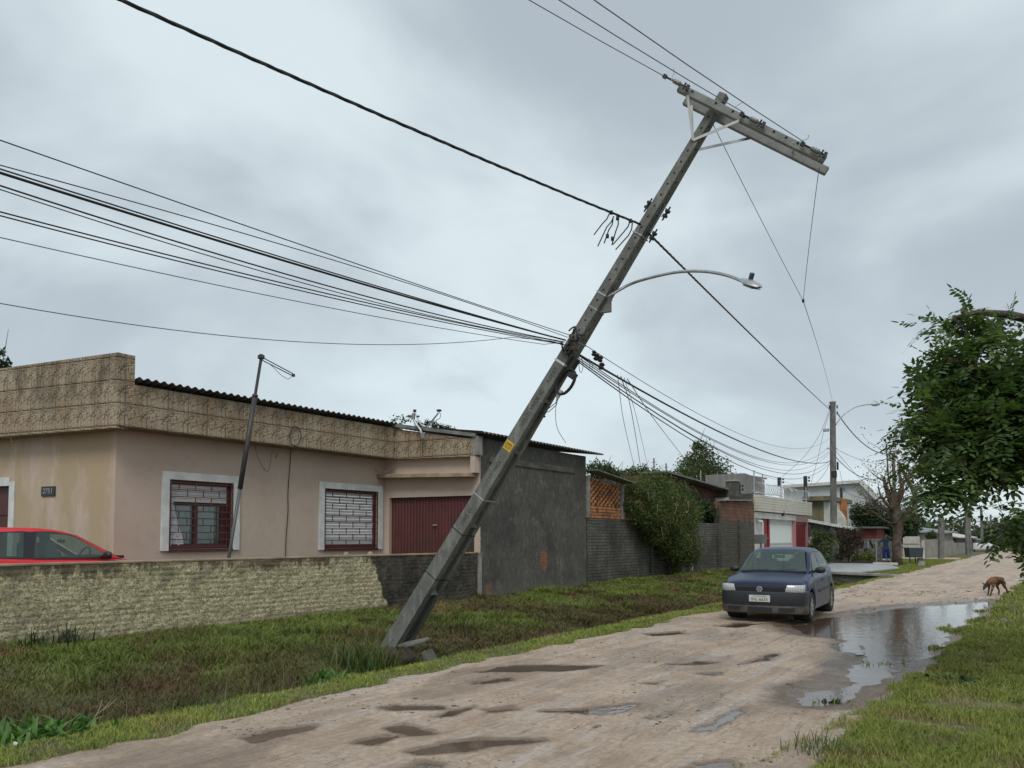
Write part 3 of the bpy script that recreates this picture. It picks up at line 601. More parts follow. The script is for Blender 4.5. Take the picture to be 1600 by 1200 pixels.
# windows
def window(a0, a1, z0, z1, closed, cover=None):
    tr = .165; y0, y1 = CY+a0, CY+a1; X = HX
    f = MB()
    for (p, q) in (((X+.015, y0-tr/2, z0-.04), (X+.015, y0-tr/2, z1+tr)), ((X+.015, y1+tr/2, z0-.04), (X+.015, y1+tr/2, z1+tr)), ((X+.0151, y0-.001, z1+tr/2), (X+.0151, y1+.001, z1+tr/2))):
        f.bar(p, q, tr if p[2] != q[2] else .07, .07 if p[2] != q[2] else tr)
    W = f.build('window', M_WHITE, house, bevel=.006)
    s = MB(); s.bar((X-.03, y0, z0-.03), (X-.03, y1, z0-.03), .16, .055); s.build('sill', M_OXB, W)
    s = MB(); b = X-.10
    for yy in (y0+.035, y1-.035): s.bar((b, yy, z0), (b, yy, z1), .07, .08, up=(1,0,0))
    s.bar((b, y0, z1-.04), (b, y1, z1-.04), .08, .08); s.bar((b, y0, z0+.05), (b, y1, z0+.05), .08, .10); s.build('frame', M_OXB, W)
    mz = z0 if closed else z1-.47
    s = MB(); n = int((z1-.08-mz)/.075)
    for k in range(n): z = z1-.08-.075*(k+.5); s.box((b-.012, (y0+y1)/2, z), (.018, y1-y0-.14, .068))
    s.build('roller_shutter', M_SHUT, W, bevel=.004)
    if not closed:
        s = MB(); s.box((b-.06, (y0+y1)/2, (z0+mz)/2), (.01, y1-y0-.1, mz-z0-.1)); s.build('pane', M_GLASSD, W)
        s = MB(); s.box((b-.05, y0+.42, (z0+mz)/2+.02), (.008, .32, mz-z0-.18)); s.box((b-.048, y0+.95, (z0+mz)/2+.02), (.008, .42, mz-z0-.18)); s.build('curtain', M_GLASSG, W)
        MB().box((b-.035, y0+.70, (z0+mz)/2), (.04, .09, mz-z0)).build('sash', M_OXB, W); MB().box((b-.035, y1-.16, (z0+mz)/2), (.04, .12, mz-z0)).build('sash', M_OXB, W)
        s = MB(); c = MB().grid([[(b+.03+.02*math.sin(j*2.1+k), y0+.05+j*.06*(1.0 - .75*k/8), z0+.08+(mz-z0-.05)*k/8) for j in range(7)] for k in range(9)]); c.build('plastic_sheet', M_CURT, W, smooth=True)
    # welded bar grille in a running-bond pattern
    s = MB(); gx = X+.03; rows = 9; rh = (z1-z0-.10)/rows
    ys = y0+.03; ye = y1-.03; cols = 4; cw = (ye-ys)/cols*1.03
    for k in range(rows+1): s.bar((gx, ys, z0+.05+rh*k), (gx, ye, z0+.05+rh*k), .014, .018)
    for k in range(rows):
        o = 0 if k % 2 else cw/2; yy = ys+o
        while yy < ye:
            if not (k < rows-2 and not closed and (k+int(yy*3)) % 3 == 0): s.bar((gx, yy, z0+.05+rh*k), (gx, yy, z0+.05+rh*(k+1)), .016, .016, up=(1,0,0))
            yy += cw
    s.bar((gx, ys, z0), (gx, ys, z1-.02), .02, .02, up=(1,0,0)); s.bar((gx, ye, z0), (gx, ye, z1-.02), .02, .02, up=(1,0,0)); s.bar((gx, ye-.14, z0), (gx, ye-.14, z1-.02), .016, .016, up=(1,0,0))
    s.build('bar_grille', M_IRON, W)
window(*wins[0], False); window(*wins[1], True)
# garage door of ribbed sheet
d = MB(); n = 27; rows = [[], []]
for i in range(n*4+1):
    t = .16 + 2.70*i/(n*4); off = .10 + (.018 if (i % 4) in (0, 1) else 0); p = Vector((-15, GYL, 0)) + gd*t - gn*off
    rows[0].append(p+Z3*.18); rows[1].append(p+Z3*2.745)
d.grid(rows); gdoor = d.build('garage_door', M_DOOR, house, fix=False)
hp = Vector((-15, GYL, 0)) + gd*1.55 - gn*.06; MB().bar(hp+Z3*1.98, hp+gd*.13+Z3*1.985, .03, .03).build('handle', M_GALV, gdoor)
for t in (.80, 1.45, 2.1):
    pp = Vector((-15, GYL, 0)) + gd*t - gn*.095
# front door at the far left, white surround
dd = Vector((HX, CY, 0)) + ed*t_door
fr = MB(); fr.obox(dd - ed*.085 + en*.0 + Z3*1.45, (ed, en, Z3), (.17, .06, 2.75)); fr.obox(dd + ed*.475 + Z3*2.83, (ed, en, Z3), (.948, .06, .18)); fr.obox(dd + ed*1.035 + Z3*1.45, (ed, en, Z3), (.17, .06, 2.75))
DR = MB(); DR.obox(dd + ed*.475 - en*.12 + Z3*1.5, (ed, en, Z3), (.95, .05, 2.48))
for z in (.9, 1.7, 2.35): DR.obox(dd + ed*.475 - en*.09 + Z3*z, (ed, en, Z3), (.7, .03, .45))
DRo = DR.build('door', M_OXB, house, bevel=.006); fr.build('door_surround', M_WHITE, DRo, bevel=.005)
# number plate
npz = (pX(62, 778, HX), ); pc = Vector((HX, CY, 0)) + ed*1.86 + en*.02; pc.z = 2.60
pl_ = MB(); pl_.obox(pc, (ed, en, Z3), (.40, .02, .20)); plo = pl_.build('house_number_plate', M_PLATE, house, bevel=.003)
text_obj('2751', .15, frame(pc + en*.012, -ed, Z3), M_GALV, plo, 'house_number')
# short iron hook under parapet
hk = Vector((HX, CY, 0)) + ed*2.55 + en*.35; MB().tube([hk+Z3*3.82, hk+Z3*3.62, hk-ed*.06+Z3*3.6], .012, 6).build('hook', M_RUST, house)
# loose cables on the facade
def wire_mb(pts, r, n=5):
    k = []; P = [Vector(p) for p in pts]
    if len(P) < 3: return MB().tube(P, r, n)
    Q = [P[0]*2-P[1]] + P + [P[-1]*2-P[-2]]
    for i in range(1, len(Q)-2):
        for t in np.linspace(0, 1, 7)[:-1]:
            a, b, c, e = Q[i-1:i+3]; k.append(.5*((2*b)+(c-a)*t+(2*a-5*b+4*c-e)*t*t+(3*b-a-3*c+e)*t**3))
    k.append(P[-1]); return MB().tube(k, r, n)
wire_mb([pX(x, y, HX+.03) for x, y in [(455,700),(453,730),(450,770),(450,800),(447,840),(446,870)]], .010).build('wall_cable', M_CABLE, house)
wire_mb([pX(x, y, FX+.03) for x, y in [(453,694),(453,680),(456,670),(464,667),(470,676),(469,688),(463,697),(456,694)]], .010).build('cable_loop', M_CABLE, house)
wire_mb([pX(x, y, HX+.3) for x, y in [(398,690),(402,712),(412,732),(420,735),(424,712),(428,704),(431,716),(434,706)]], .008).build('wall_cable', M_CABLEG, house)
wire_mb([pY(x, y, 14.9) for x, y in [(578,722),(582,732),(595,738),(608,735),(625,720)]], .010).build('cable_loop', M_LEDGE, house)

# ------------------------------------------------------------------ dark annex with corrugated eave
annex = thing('outbuilding', 'tall windowless dark weathered stucco garage block right of the oxblood garage door', 'outbuilding')
rough_wall('wall', (-12, 15.72, 0), (0,1,0), 5.5, -.3, 4.22, .2, (1,0,0), M_DARK, annex, amp=.012, step=.05)
rough_wall('wall', (-12.201, 21.22, 0), (-1,0,0), 4, -.3, 4.2, .2, (0,1,0), M_DARK, annex, step=.2)
bm_ = MB(); bm_.box((-12.02, 15.60, 4.0), (.2, .22, .50)); bm_.build('concrete_beam', M_CONC, annex, bevel=.02); MB().box((-11.99, 18.3, 3.70), (.05, 4.4, .17)).build('lintel_band', mat('stained_band', (.13,.12,.095), .9, col2=(.06,.056,.048), scale=2.5, stretch=(1,1,2)), annex, bevel=.02)
corrugated('roof', (-11.72, 15.45, 4.33), (0,1,0), (-1,0,0), 6.45, 3.2, -.42, M_ROOF, annex, pitch=.17, amp=.026)
rd = random.Random(3)
# ------------------------------------------------------------------ front garden wall
fw = thing('garden_wall', 'low rough wall, cream painted with mouldy drips, its right end bare dark cement', 'wall')
rough_wall('wall', (-12, -4, 0), (0,1,0), 19.62, -.35, 1.24, .15, (1,0,0), M_YARD, fw, amp=.020, step=.022, brick=(.26, .085, .012), wav=.012)
MB().box((-12.075, 5.81, 1.262), (.175, 19.6, .04)).build('coping', M_LEDGE, fw, bevel=.012)
MB().box((-11.98, 15.66, .47), (.10, .09, 1.6)).build('end_post', M_CONC, fw, bevel=.01)
for i, yy in enumerate((11.2, 11.9)):
    o = MB().lathe((-12.08, yy, 1.28), [(.07,0),(.06,.03),(.03,.06),(.01,.075)], 10).build('clay_cap', M_LEDGE); tag(o, ['small rounded clay lump on the garden wall, left of two', 'small rounded clay lump on the garden wall, right of two'][i], 'clay lump', 'clay lumps on the garden wall')
# ------------------------------------------------------------------ block wall with lattice bay
bw = thing('block_wall', 'long sooty block wall under the overhanging shrub', 'wall')
rough_wall('wall', (-12, 21.3, 0), (0,1,0), 11.7, -.3, 2.26, .16, (1,0,0), M_BLOCK, bw, amp=.010, step=.06, brick=(.3,.1,.008))
for yy in (26.0, 29.8, 32.9): MB().box((-11.97, yy, .95), (.10, .14, 2.5)).build('pillar', M_CONC if yy == 29.8 else M_BLOCK, bw, bevel=.01)
lat = thing('lattice_bay', 'square panel of open orange hollow bricks under a sloping sheet roof', 'brick lattice')
lb = MB(); y0, y1, z0 = 21.42, 23.62, 2.27
for r_ in range(13):
    z = z0+.05+r_*.098
    if z > 3.62-.14*(0): break
    n = 13 if r_ < 4 else 8; sp = (y1-y0)/n
    for k in range(n):
        yy = y0+sp*(k+.5*(r_ % 2)); 
        if yy > y1: continue
        zt = 3.62-.17*(yy-y0)/(y1-y0)
        if z > zt-.05: continue
        L = sp*.86 if r_ < 4 else sp*.55
        lb.obox(Vector((-12.05, yy, z)), (Vector((0,math.cos(.3*(r_ > 3)),math.sin(.3*(r_ > 3)))), Vector((1,0,0)), Vector((0,-math.sin(.3*(r_ > 3)),math.cos(.3*(r_ > 3))))), (L, .13, .082))
lb.build('brickwork', M_HOLLOW, lat, bevel=.006)
MB().box((-12.25, 22.5, 2.95), (.05, 2.4, 1.3)).build('back_panel', M_DARK, lat)
MB().bar((-11.85, 21.25, 3.78), (-11.85, 23.95, 3.52), .5, .03).build('roof', M_ROOFG, lat)
MB().box((-12.02, 21.33, 2.95), (.16, .12, 1.35)).build('post', M_CONC, lat, bevel=.01); MB().box((-12.02, 23.7, 2.88), (.16, .14, 1.2)).build('post', M_CONC, lat, bevel=.01)
# taller half-bare brick wall
tb = thing('brick_wall', 'taller wall of red brick above grimy plaster, broken along its top', 'wall')
rt_ = random.Random(5); prof = [3.22,3.30,3.25,3.36,3.30,3.4,3.34,3.45,3.35,3.42]
rough_wall('wall', (-11.98, 33.0, 0), (0,1,0), 5.0, -.3, lambda a: np.interp(a, np.linspace(0,5,10), prof), .22, (1,0,0), M_BRICKMIX, tb, amp=.012, step=.07, brick=(.3,.17,.01), wav=.03)
MB().bar((-11.97, 33.1, 3.30), (-11.97, 37.7, 3.48), .3, .05).build('coping', M_CONC, tb, bevel=.015)
MB().box((-11.95, 33.05, 1.4), (.12, .18, 3.4)).box((-11.95, 35.6, 1.3), (.10, .12, 2.4)).build('pier', M_BLOCK, tb, bevel=.01)
# long back building behind the shrub
M_REDB = mat('dark_red_brick', (.16,.065,.04), .9, col2=(.085,.045,.035), scale=3, dirt=(.05,.045,.035))
bb = thing('brick_building', 'long low red brick building with a thin sloping roof edge behind the shrub', 'building')
MB().prism([(-14,30.8,-.2),(-14,41.5,-.2),(-14,41.5,3.85),(-14,30.8,4.37)], (-5,0,0)).build('wall', M_REDB, bb)
MB().bar((-13.9, 30.5, 4.47), (-13.9, 41.9, 3.92), 1.2, .07).build('roof', M_ROOFG, bb)
MB().box((-13.99, 36, 3.05), (.10, 10.4, .55)).build('concrete_band', M_DARK, bb)
ch = thing('brick_pier', 'stubby dark masonry pier rising from the end of the brick building', 'masonry pier')
MB().box((-13.2, 38.5, 2.2), (.55, .6, 4.6)).build('shaft', M_DARK, ch, bevel=.02)
MB().box((-13.2, 38.5, 4.53), (.65, .7, .08)).build('cap', M_CONC, ch, bevel=.02)
dk = thing('side_wall', 'black stained gable wall beside the cream siding', 'wall')
MB().prism([(-12.6,37.9,-.2),(-12.02,37.9,-.2),(-12.02,37.9,3.85),(-13.2,37.9,3.75),(-13.2,37.9,-.2)], (0,.14,0)).build('wall', M_DARK, dk)

# ------------------------------------------------------------------ cream house with red door
M_SIDING = mat('cream_siding', (.56,.53,.45), .55, col2=(.48,.45,.38), scale=1.5)
M_OFFW = mat('off_white_plaster', (.55,.54,.51), .8, col2=(.45,.44,.41), scale=2)
M_RED = mat('red_gate_paint', (.30,.025,.030), .5, col2=(.22,.02,.025), scale=3)
M_PINKF = mat('dusty_pink_frame', (.36,.17,.17), .6)
M_GATE = mat('pale_green_white_sheet', (.58,.63,.60), .5)
M_GREENW = mat('pale_green_plaster', (.30,.40,.22), .85, col2=(.24,.33,.18), scale=2)
M_OLIVE = mat('olive_plaster', (.20,.17,.095), .85, col2=(.14,.12,.07), scale=2, dirt=(.08,.075,.05))
M_GREYW = mat('pale_grey_cladding', (.46,.48,.48), .7, col2=(.40,.42,.42), scale=.6)
ch2 = thing('siding_house', 'flat fronted house with cream siding band, white gate and red door', 'house')
def yat(x): return pX(x, 820, -12).y
e0, e1 = 38.08, yat(1262)
gate0, gate1 = yat(1203), yat(1236); red0, red1 = yat(1239), yat(1259); rw0, rw1 = yat(1190.5), yat(1202)
wall_panel('wall', (-12, e0, 0), (0,1,0), e1-e0, -.2, 2.95, [(gate0-e0, gate1-e0, .05, 2.5), (red0-e0, red1-e0, .06, 2.55), (rw0-e0, rw1-e0, .4, 2.62)], .2, M_OFFW, ch2, (1,0,0))
sb = MB()
for k in range(6): sb.box((-11.90+.004*(k % 2), (e0+e1)/2+.05, 3.03+.135*k), (.3, e1-e0+.1, .127))
sb.build('siding_band', M_SIDING, ch2, bevel=.008)
MB().box((-11.94, (e0+yat(1240))/2, 2.76), (.16, yat(1240)-e0-.1, .30)).build('lintel', M_OFFW, ch2, bevel=.01)
gm = MB(); n = 22
gm.grid([[(-12.05+(.02 if i % 4 in (0,1) else 0), gate0+(gate1-gate0)*i/(n*4), z) for i in range(n*4+1)] for z in (.05, 2.5)]); gt = gm.build('gate', M_GATE, ch2, fix=False)
MB().bar((-12.0, gate0, 1.35), (-12.0, gate1, 1.35), .05, .06).bar((-12.0, gate0, 2.44), (-12.0, gate1, 2.44), .05, .08).build('rail', M_OFFW, gt)
rdm = MB().box((-12.08, (red0+red1)/2, 1.3), (.05, red1-red0, 2.5)); rdo = rdm.build('door', M_RED, ch2)
mm = MB()
for k in range(7): mm.bar((-12.03, red0+.12+k*(red1-red0-.24)/6, .2), (-12.03, red0+.12+k*(red1-red0-.24)/6, 2.4), .03, .03, up=(1,0,0))
mm.build('door_ribs', M_OXB, rdo)
MB().bar((-11.96, red0-.1, 2.66), (-11.96, red1+.1, 2.66), .14, .2).bar((-11.96, red1+.04, 0), (-11.96, red1+.04, 2.56), .12, .12, up=(1,0,0)).bar((-11.965, red0-.14, 0), (-11.965, red0-.14, 2.6), .12, .3, up=(1,0,0)).build('door_frame', M_PINKF, rdo)
MB().box((-12.07, (rw0+rw1)/2, 1.5), (.05, rw1-rw0, 2.2)).box((-12.0, rw0+.1, 1.5), (.06, .16, 2.2)).box((-12.0, rw1-.1, 1.5), (.06, .16, 2.2)).box((-12.0, (rw0+rw1)/2, 1.6), (.06, rw1-rw0-.36, .12)).build('shutter_door', M_RED, ch2, bevel=.01)
MB().box((-11.93, red1+.3, 2.05), (.2, .35, .7)).build('meter_box', M_OXB, ch2, bevel=.02)
MB().box((-11.8, yat(1218), 2.97), (.12, .14, .28)).build('lamp_bracket', M_BLACK, ch2, bevel=.01)
MB().tube([(-11.85, e0+.25, 2.45), (-11.78, e0+.5, 2.45), (-11.78, e0+.55, 2.3), (-11.78, e0+.55, 0)], .07, 8).build('drainpipe', M_WHITE, ch2, smooth=True)
MB().box((-15.5, (e0+e1)/2, 1.8), (6.6, e1-e0, 3.75)).build('rear_block', M_OFFW, ch2)
# razor wire coil on its parapet
rz_ = MB(); P = []; 
for k in range(430):
    t = k/430; yy = e0+.3+(e1-e0-.4)*t; a = k*.42; P.append((-12.0+.27*math.cos(a), yy, 4.16+.27*math.sin(a)+.03*math.sin(k*.05)))
rz_.tube(P, .012, 4); rzo = thing('razor_wire', 'coil of razor wire along the top of the cream siding', 'razor wire'); rz_.build('coil', M_GALV, rzo)
for k, yy in enumerate((e0+.15, yat(1193.5), yat(1222), e1-.15)):
    MB().tube([(-12.03, yy, 3.78), (-12.03, yy, 5.0-.1*k)], .035, 6).build('stake', M_GALV, rzo)
MB().tube([(-12.03, e0+.15, 4.9), (-12.03, yat(1193.5), 4.85), (-12.03, yat(1222), 4.75), (-12.03, e1-.15, 4.7)], .008, 4).build('fence_wire', M_ALU, rzo)
# small grey tank house on roof, grey pale warehouse, olive house
th_ = thing('roof_hut', 'grey rendered hut with lean-to roof standing on the siding house', 'roof hut')
MB().prism([(-13.4,41.0,3.7),(-13.4,44.5,3.7),(-13.4,44.5,4.98),(-13.4,41.0,5.12)], (-2.2,0,0)).build('wall', mat('grey_render', (.22,.215,.20), .9, col2=(.16,.155,.145), scale=2, stretch=(3,3,.6)), th_)
MB().bar((-13.3, 44.6, 5.05), (-14.6, 44.6, 5.3), .08, .1).build('roof', M_ROOFG, th_)
wh = thing('warehouse', 'huge pale grey clad warehouse gable on the skyline', 'warehouse')
wp = [pY(1225, 762, 95), pY(1345, 754, 95), pY(1372, 782, 95), pY(1372, 836, 95), pY(1225, 836, 95)]
MB().prism(wp, (0, 4, 0)).build('wall', M_GREYW, wh)
wa, wb, wc, wd_ = wp[0], wp[1], wp[2], wp[3]
MB().bar(wa+Vector((0,-.1,.1)), wb+Vector((0,-.1,.1)), 1, .35).bar(wb+Vector((0,-.1,.1)), wc+Vector((0,-.1,.1)), 1, .35).build('roof_trim', M_OFFW, wh)
ol = thing('olive_house', 'olive brown plastered house with crumbling parapet behind the concrete pole', 'house')
def bx(p0, p1, ztop, depth, Y, nm, m, par, zb=-.2):
    a = pY(p0, 820, Y); b = pY(p1, 820, Y); return MB().prism([(a.x, Y, zb), (b.x, Y, zb), (b.x, Y, ztop), (a.x, Y, ztop)], (0, depth, 0)).build(nm, m, par, bevel=.02)
zo = pY(1280, 783, 54).z
bx(1256, 1287, zo, 6, 54, 'wall', M_OLIVE, ol); bx(1287.3, 1297, zo-.02, 5.9, 54.01, 'wall', M_OFFW, ol)
bx(1254, 1297.5, pY(1280, 775, 53.6).z, 7, 53.6, 'parapet', M_OLIVE, ol, zo+.01)
orr = thing('orange_wall', 'narrow orange painted gable beside a black post', 'wall'); bx(1306, 1323, pY(1310, 779, 57).z, .3, 57, 'wall', mat('orange_paint', (.40,.17,.06), .8, col2=(.3,.12,.045), scale=2), orr)
lw = thing('white_lean_to', 'white lean-to wall with curved end right of the concrete pole', 'outbuilding')
pp = [pY(x, y, 56) for x, y in [(1305,795),(1312,799),(1318,808),(1320,816),(1320,845),(1300,845)]]; MB().prism(pp, (0,.6,0)).build('wall', M_OFFW, lw)
gw = thing('green_house', 'pale green low house under a long white fascia board', 'house')
gz = pY(1264, 815, 50.5).z
bx(1257, 1316, pY(1300, 826, 50.5).z, 4, 50.5, 'wall', M_GREENW, gw)
a = pY(1256, 812, 50.2); b = pY(1340, 827, 50.2); MB().bar((a.x, 50.2, a.z), (b.x, 50.2, b.z), .5, .16).build('fascia', M_WHITE, gw)
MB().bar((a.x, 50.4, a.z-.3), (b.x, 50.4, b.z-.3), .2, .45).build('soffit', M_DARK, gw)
bf = thing('boundary_fence', 'low white and pink plaster fence beside the red door', 'fence')
MB().box((-11.95, e1+1.4, .9), (.12, 2.6, 1.9)).build('wall', M_OFFW, bf, bevel=.02); MB().box((-11.9, e1+.7, 1.3), (.12, .5, .45)).build('panel', M_PINKF, bf)
rw = thing('red_brick_house', 'dull red brick house wall behind the two people', 'house')
bx(1326, 1370, pY(1350, 826, 62).z, 5, 62, 'wall', mat('dull_red_brick', (.22,.06,.04), .85, col2=(.16,.045,.032), scale=2), rw)
bx(1322, 1376, pY(1350, 823, 61.5).z, 6, 61.5, 'roof', M_ROOF, rw, pY(1350, 826, 61.5).z+.01)
sw = thing('rubble_wall', 'low grey stone wall behind the two people', 'wall')
o1, o2 = pY(1318, 880, 57), pY(1408, 880, 57); rough_wall('wall', (o1.x, 57, 0), (1,0,0), o2.x-o1.x, -.1, 1.55, .3, (0,-1,0), mat('rubble', (.17,.165,.15), .9, col2=(.07,.068,.06), scale=5), sw, amp=.05, step=.08, brick=(.5,.22,.05))
# driveway slab over the ditch with culvert front
sl = thing('driveway_bridge', 'wet pale concrete driveway slab crossing the ditch', 'driveway')
MB().prism([(-11.9,37.0,.06),(-7.0,36.6,.06),(-6.3,43.0,.06),(-7.6,48.2,.06),(-11.9,48.2,.06)], (0,0,.10)).build('slab', M_SLAB, sl, bevel=.02)
MB().prism([(-11.9,36.55,.10),(-5.45,35.9,-.02),(-5.35,36.12,-.02),(-11.9,36.75,.10)], (0,0,.12)).build('kerb', M_CONC, sl, bevel=.02)
MB().prism([(-11.9,36.72,-.9),(-5.5,36.05,-.9),(-5.5,36.05,.0),(-11.9,36.72,.10)], (0,.08,0)).build('headwall', M_DARK, sl)
kb = thing('kerb_line', 'row of dark timber and whitewashed blocks edging the driveway', 'kerb')
a = pZ(1300, 885, .1); 
MB().bar((-11.5, 48.5, .14), (-8.5, 49.7, .14), .35, .20).build('dark_timber', M_BLACK, kb); MB().bar((-8.6, 49.3, .12), (-7.3, 49.5, .12), .3, .14).build('white_block', M_OFFW, kb, bevel=.02)
# ------------------------------------------------------------------ leaning pole
PB = Vector((-8.8, 9.31, -.06)); PV = Vector((.569, .068, .82)).normalized()
PD = Vector((.82, 0, -.57)); PD = (PD - PV*PD.dot(PV)).normalized(); PN = PD.cross(PV)   # PD across the smooth face, PN out of it
if PN.y > 0: PN = -PN
LP = 9.4
def wf(s): return .265 + (.118-.265)*s/LP      # smooth face width
def wd(s): return .40 + (.125-.40)*s/LP      # depth (webbed side)
def pp(s, a=0.0, n=0.0): return PB + PV*s + PD*(a*wf(s)) + PN*(n*wd(s))     # a, n in -.5 .. .5
pole = thing('utility_pole', 'leaning concrete utility pole with stencilled face, crossarm and curved street light', 'utility pole', tuple(PB))
def loc(v): return Vector(v) - PB
class PM(MB):
    def build(s, name, m, parent=None, **k):
        s.v = [tuple(Vector(v)-PB) for v in s.v]; return MB.build(s, name, m, parent, **k)
sh = PM()
WEB0, WEB1 = .55, 5.25     # open webbed part, then solid
def slab(s0, s1, a0, a1, n0, n1):
    P = []
    for s in (s0, s1):
        for (a, n) in ((a0,n0),(a1,n0),(a1,n1),(a0,n1)): P.append(pp(s, a, n))
    sh.add(P, [(0,1,2,3)[::-1],(4,5,6,7),(0,1,5,4),(1,2,6,5),(2,3,7,6),(3,0,4,7)])
fl = .30
slab(-.5, WEB1, -.5, .5, .5-fl, .5); slab(-.5, WEB1, -.5, .5, -.5, -.5+fl*.8)      # two flanges
slab(-.5, WEB1, -.22, .22, -.5+fl*.8, .5-fl)                                     # web
slab(WEB1, LP, -.5, .5, -.5, .5)
shaft = sh.build('shaft', M_POLE, pole, bevel=.008)
M_HOLE = mat('pole_hole', (.012,.012,.012), .9)
for i, s in enumerate((1.05, 2.35, 3.7, 4.6)):      # step blocks in the webbed side
    b = PM(); P = [pp(s, -.48, .2), pp(s, .52, .2), pp(s, .52, -.3), pp(s, -.48, -.3)]; Q = [pp(s+.13, -.48, .2), pp(s+.02, .52, .2), pp(s+.02, .52, -.3), pp(s+.13, -.48, -.3)]
    b.add(P+Q, [(3,2,1,0),(4,5,6,7),(0,1,5,4),(1,2,6,5),(2,3,7,6),(3,0,4,7)]); b.build('step_block', M_PALEBEAM if i in (0,) else M_POLE, pole, bevel=.006)
# rows of bolt holes: real dark plugs set just proud
h = PM(); s = 5.42
while s < LP-.1:
    PM().lathe(pp(s, .02, .5)+PN*.0005, [(.016, -.004), (.016, .0012)], 8, PN).build('bolt_hole', M_HOLE, pole); PM().lathe(pp(s+.07, .5, .1)+PD*.0005, [(.014, -.004), (.014, .0012)], 8, PD).build('bolt_hole', M_HOLE, pole); s += .165
def pole_text(t, s, size, a=.02, m=M_STENCIL, nm='stencil', sx=.9):
    M = frame(loc(pp(s, a, .5)+PN*.003), PV, PN.cross(PV)); return text_obj(t, size, M, m, pole, nm, .0008, sx)
pole_text('1A ABR131 VIVOS 1C', 4.02+.35, .085, sx=.95); pole_text('RGE-V7', 5.0, .085); pole_text('DOT 531 VNC5', 3.25, .08); pole_text('0BR5 6Y', 2.48, .10)
# yellow number plate
c = pp(3.76, 0, .5)+PN*.006; ypl = PM().obox(c, (PV, PD, PN), (.15,.16,.006)).build('number_plate', M_YELLOW, pole, bevel=.004)
fr_ = PM()
for q, d_ in ((PV*.068, (.008,.145,.009)), (PV*-.068, (.008,.145,.009)), (PD*.073, (.144,.008,.009)), (PD*-.073, (.144,.008,.009))): fr_.obox(c+q, (PV, PD, PN), d_)
yo = Vector(c)-PB
text_obj('6405', .062, frame(yo+PN*.004+PV*.025, PD, PV), M_BLACK, ypl, 'plate_number', .001); text_obj('5537', .062, frame(yo+PN*.004-PV*.03, PD, PV), M_BLACK, ypl, 'plate_number', .001)
# straps
def strap(s, w_, m, nm='strap', t=.006):
    b = PM(); wa, wn = wf(s)/2+t/2, wd(s)/2+t/2; C = PB+PV*s
    b.obox(C+PN*wn, (PV, PD, PN), (w_, wa*2+t, t)); b.obox(C-PN*wn, (PV, PD, PN), (w_, wa*2+t, t)); b.obox(C+PD*wa, (PV, PN, PD), (w_, wn*2-t, t)); b.obox(C-PD*wa, (PV, PN, PD), (w_, wn*2-t, t))
    return b.build(nm, m, pole)
strap(5.22, .035, M_WHITE); strap(2.85, .02, M_GALV); strap(2.2, .015, M_BLACK); strap(1.35, .012, M_BLACK)
# lead-in box and cable coil under the telecom fixings
jb = PM(); jb.obox(pp(5.28, .5, 0)+PD*.05, (PV, PN, PD), (.22,.12,.10)); jb.obox(pp(5.15, .5, .1)+PD*.16, (PV, PN, PD), (.10,.08,.12)); jb.build('junction_box', M_BLACK, pole, bevel=.01)
def ringp(C, u, v, r1, r2, turns=1, n=26, w=(0,0,0)): return [Vector(C)+Vector(u)*r1*math.cos(2*math.pi*turns*i/n)+Vector(v)*r2*math.sin(2*math.pi*turns*i/n)+Vector(w)*i/n for i in range(n+1)]
cc = pp(5.02, .5, .1)+PD*.13
PM().tube(ringp(cc, PV, PD, .20, .12, 4, 90, PN*.05), .014, 6).build('cable_coil', M_CABLE, pole, smooth=True)
PM().obox(cc-PV*.2, (PV, PN, PD), (.13,.03,.05)).build('clamp', M_GALV, pole, bevel=.004)
PM().tube([cc-PV*.2, cc-PV*.34+PD*.02, cc-PV*.46-PD*.03, pp(4.45, .5, .2)+PD*.02], .006, 5).tube([cc-PV*.22, cc-PV*.36+PD*.05, cc-PV*.5, pp(4.43, .5, .1)+PD*.03], .006, 5).build('drop_lead', M_CABLE, pole)
PM().obox(pp(4.42, .5, .1)+PD*.05, (PD, PV, PN), (.12,.03,.03)).build('bracket', M_BLACK, pole)
# telecom clamps
tm = PM()
for i in range(26):
    r_ = random.Random(i); s = 5.45+r_.uniform(-.12,.28); q = pp(s, r_.uniform(-.5,.6), .5)+PN*r_.uniform(.01,.06); v = Vector((r_.gauss(0,1), r_.gauss(0,1), r_.gauss(0,1))).normalized()*r_.uniform(.03,.08)
    tm.tube([q-v, q+v*.2+PN*.02, q+v], r_.uniform(.006,.014), 5)
tm.build('cable_clamps', M_CABLE, pole)
rm_ = PM(); rm_.obox(pp(5.62, -.2, .5)+PN*.03, (PV, PD, PN), (.05,.07,.05)); rm_.build('rusty_hook', M_RUST, pole, bevel=.01); PM().obox(pp(5.48, .45, .5)+PN*.03, (PV, PD, PN), (.05,.08,.05)).build('rusty_hook', M_RUST, pole, bevel=.01)
strap(5.6, .02, M_GALV, 'band')
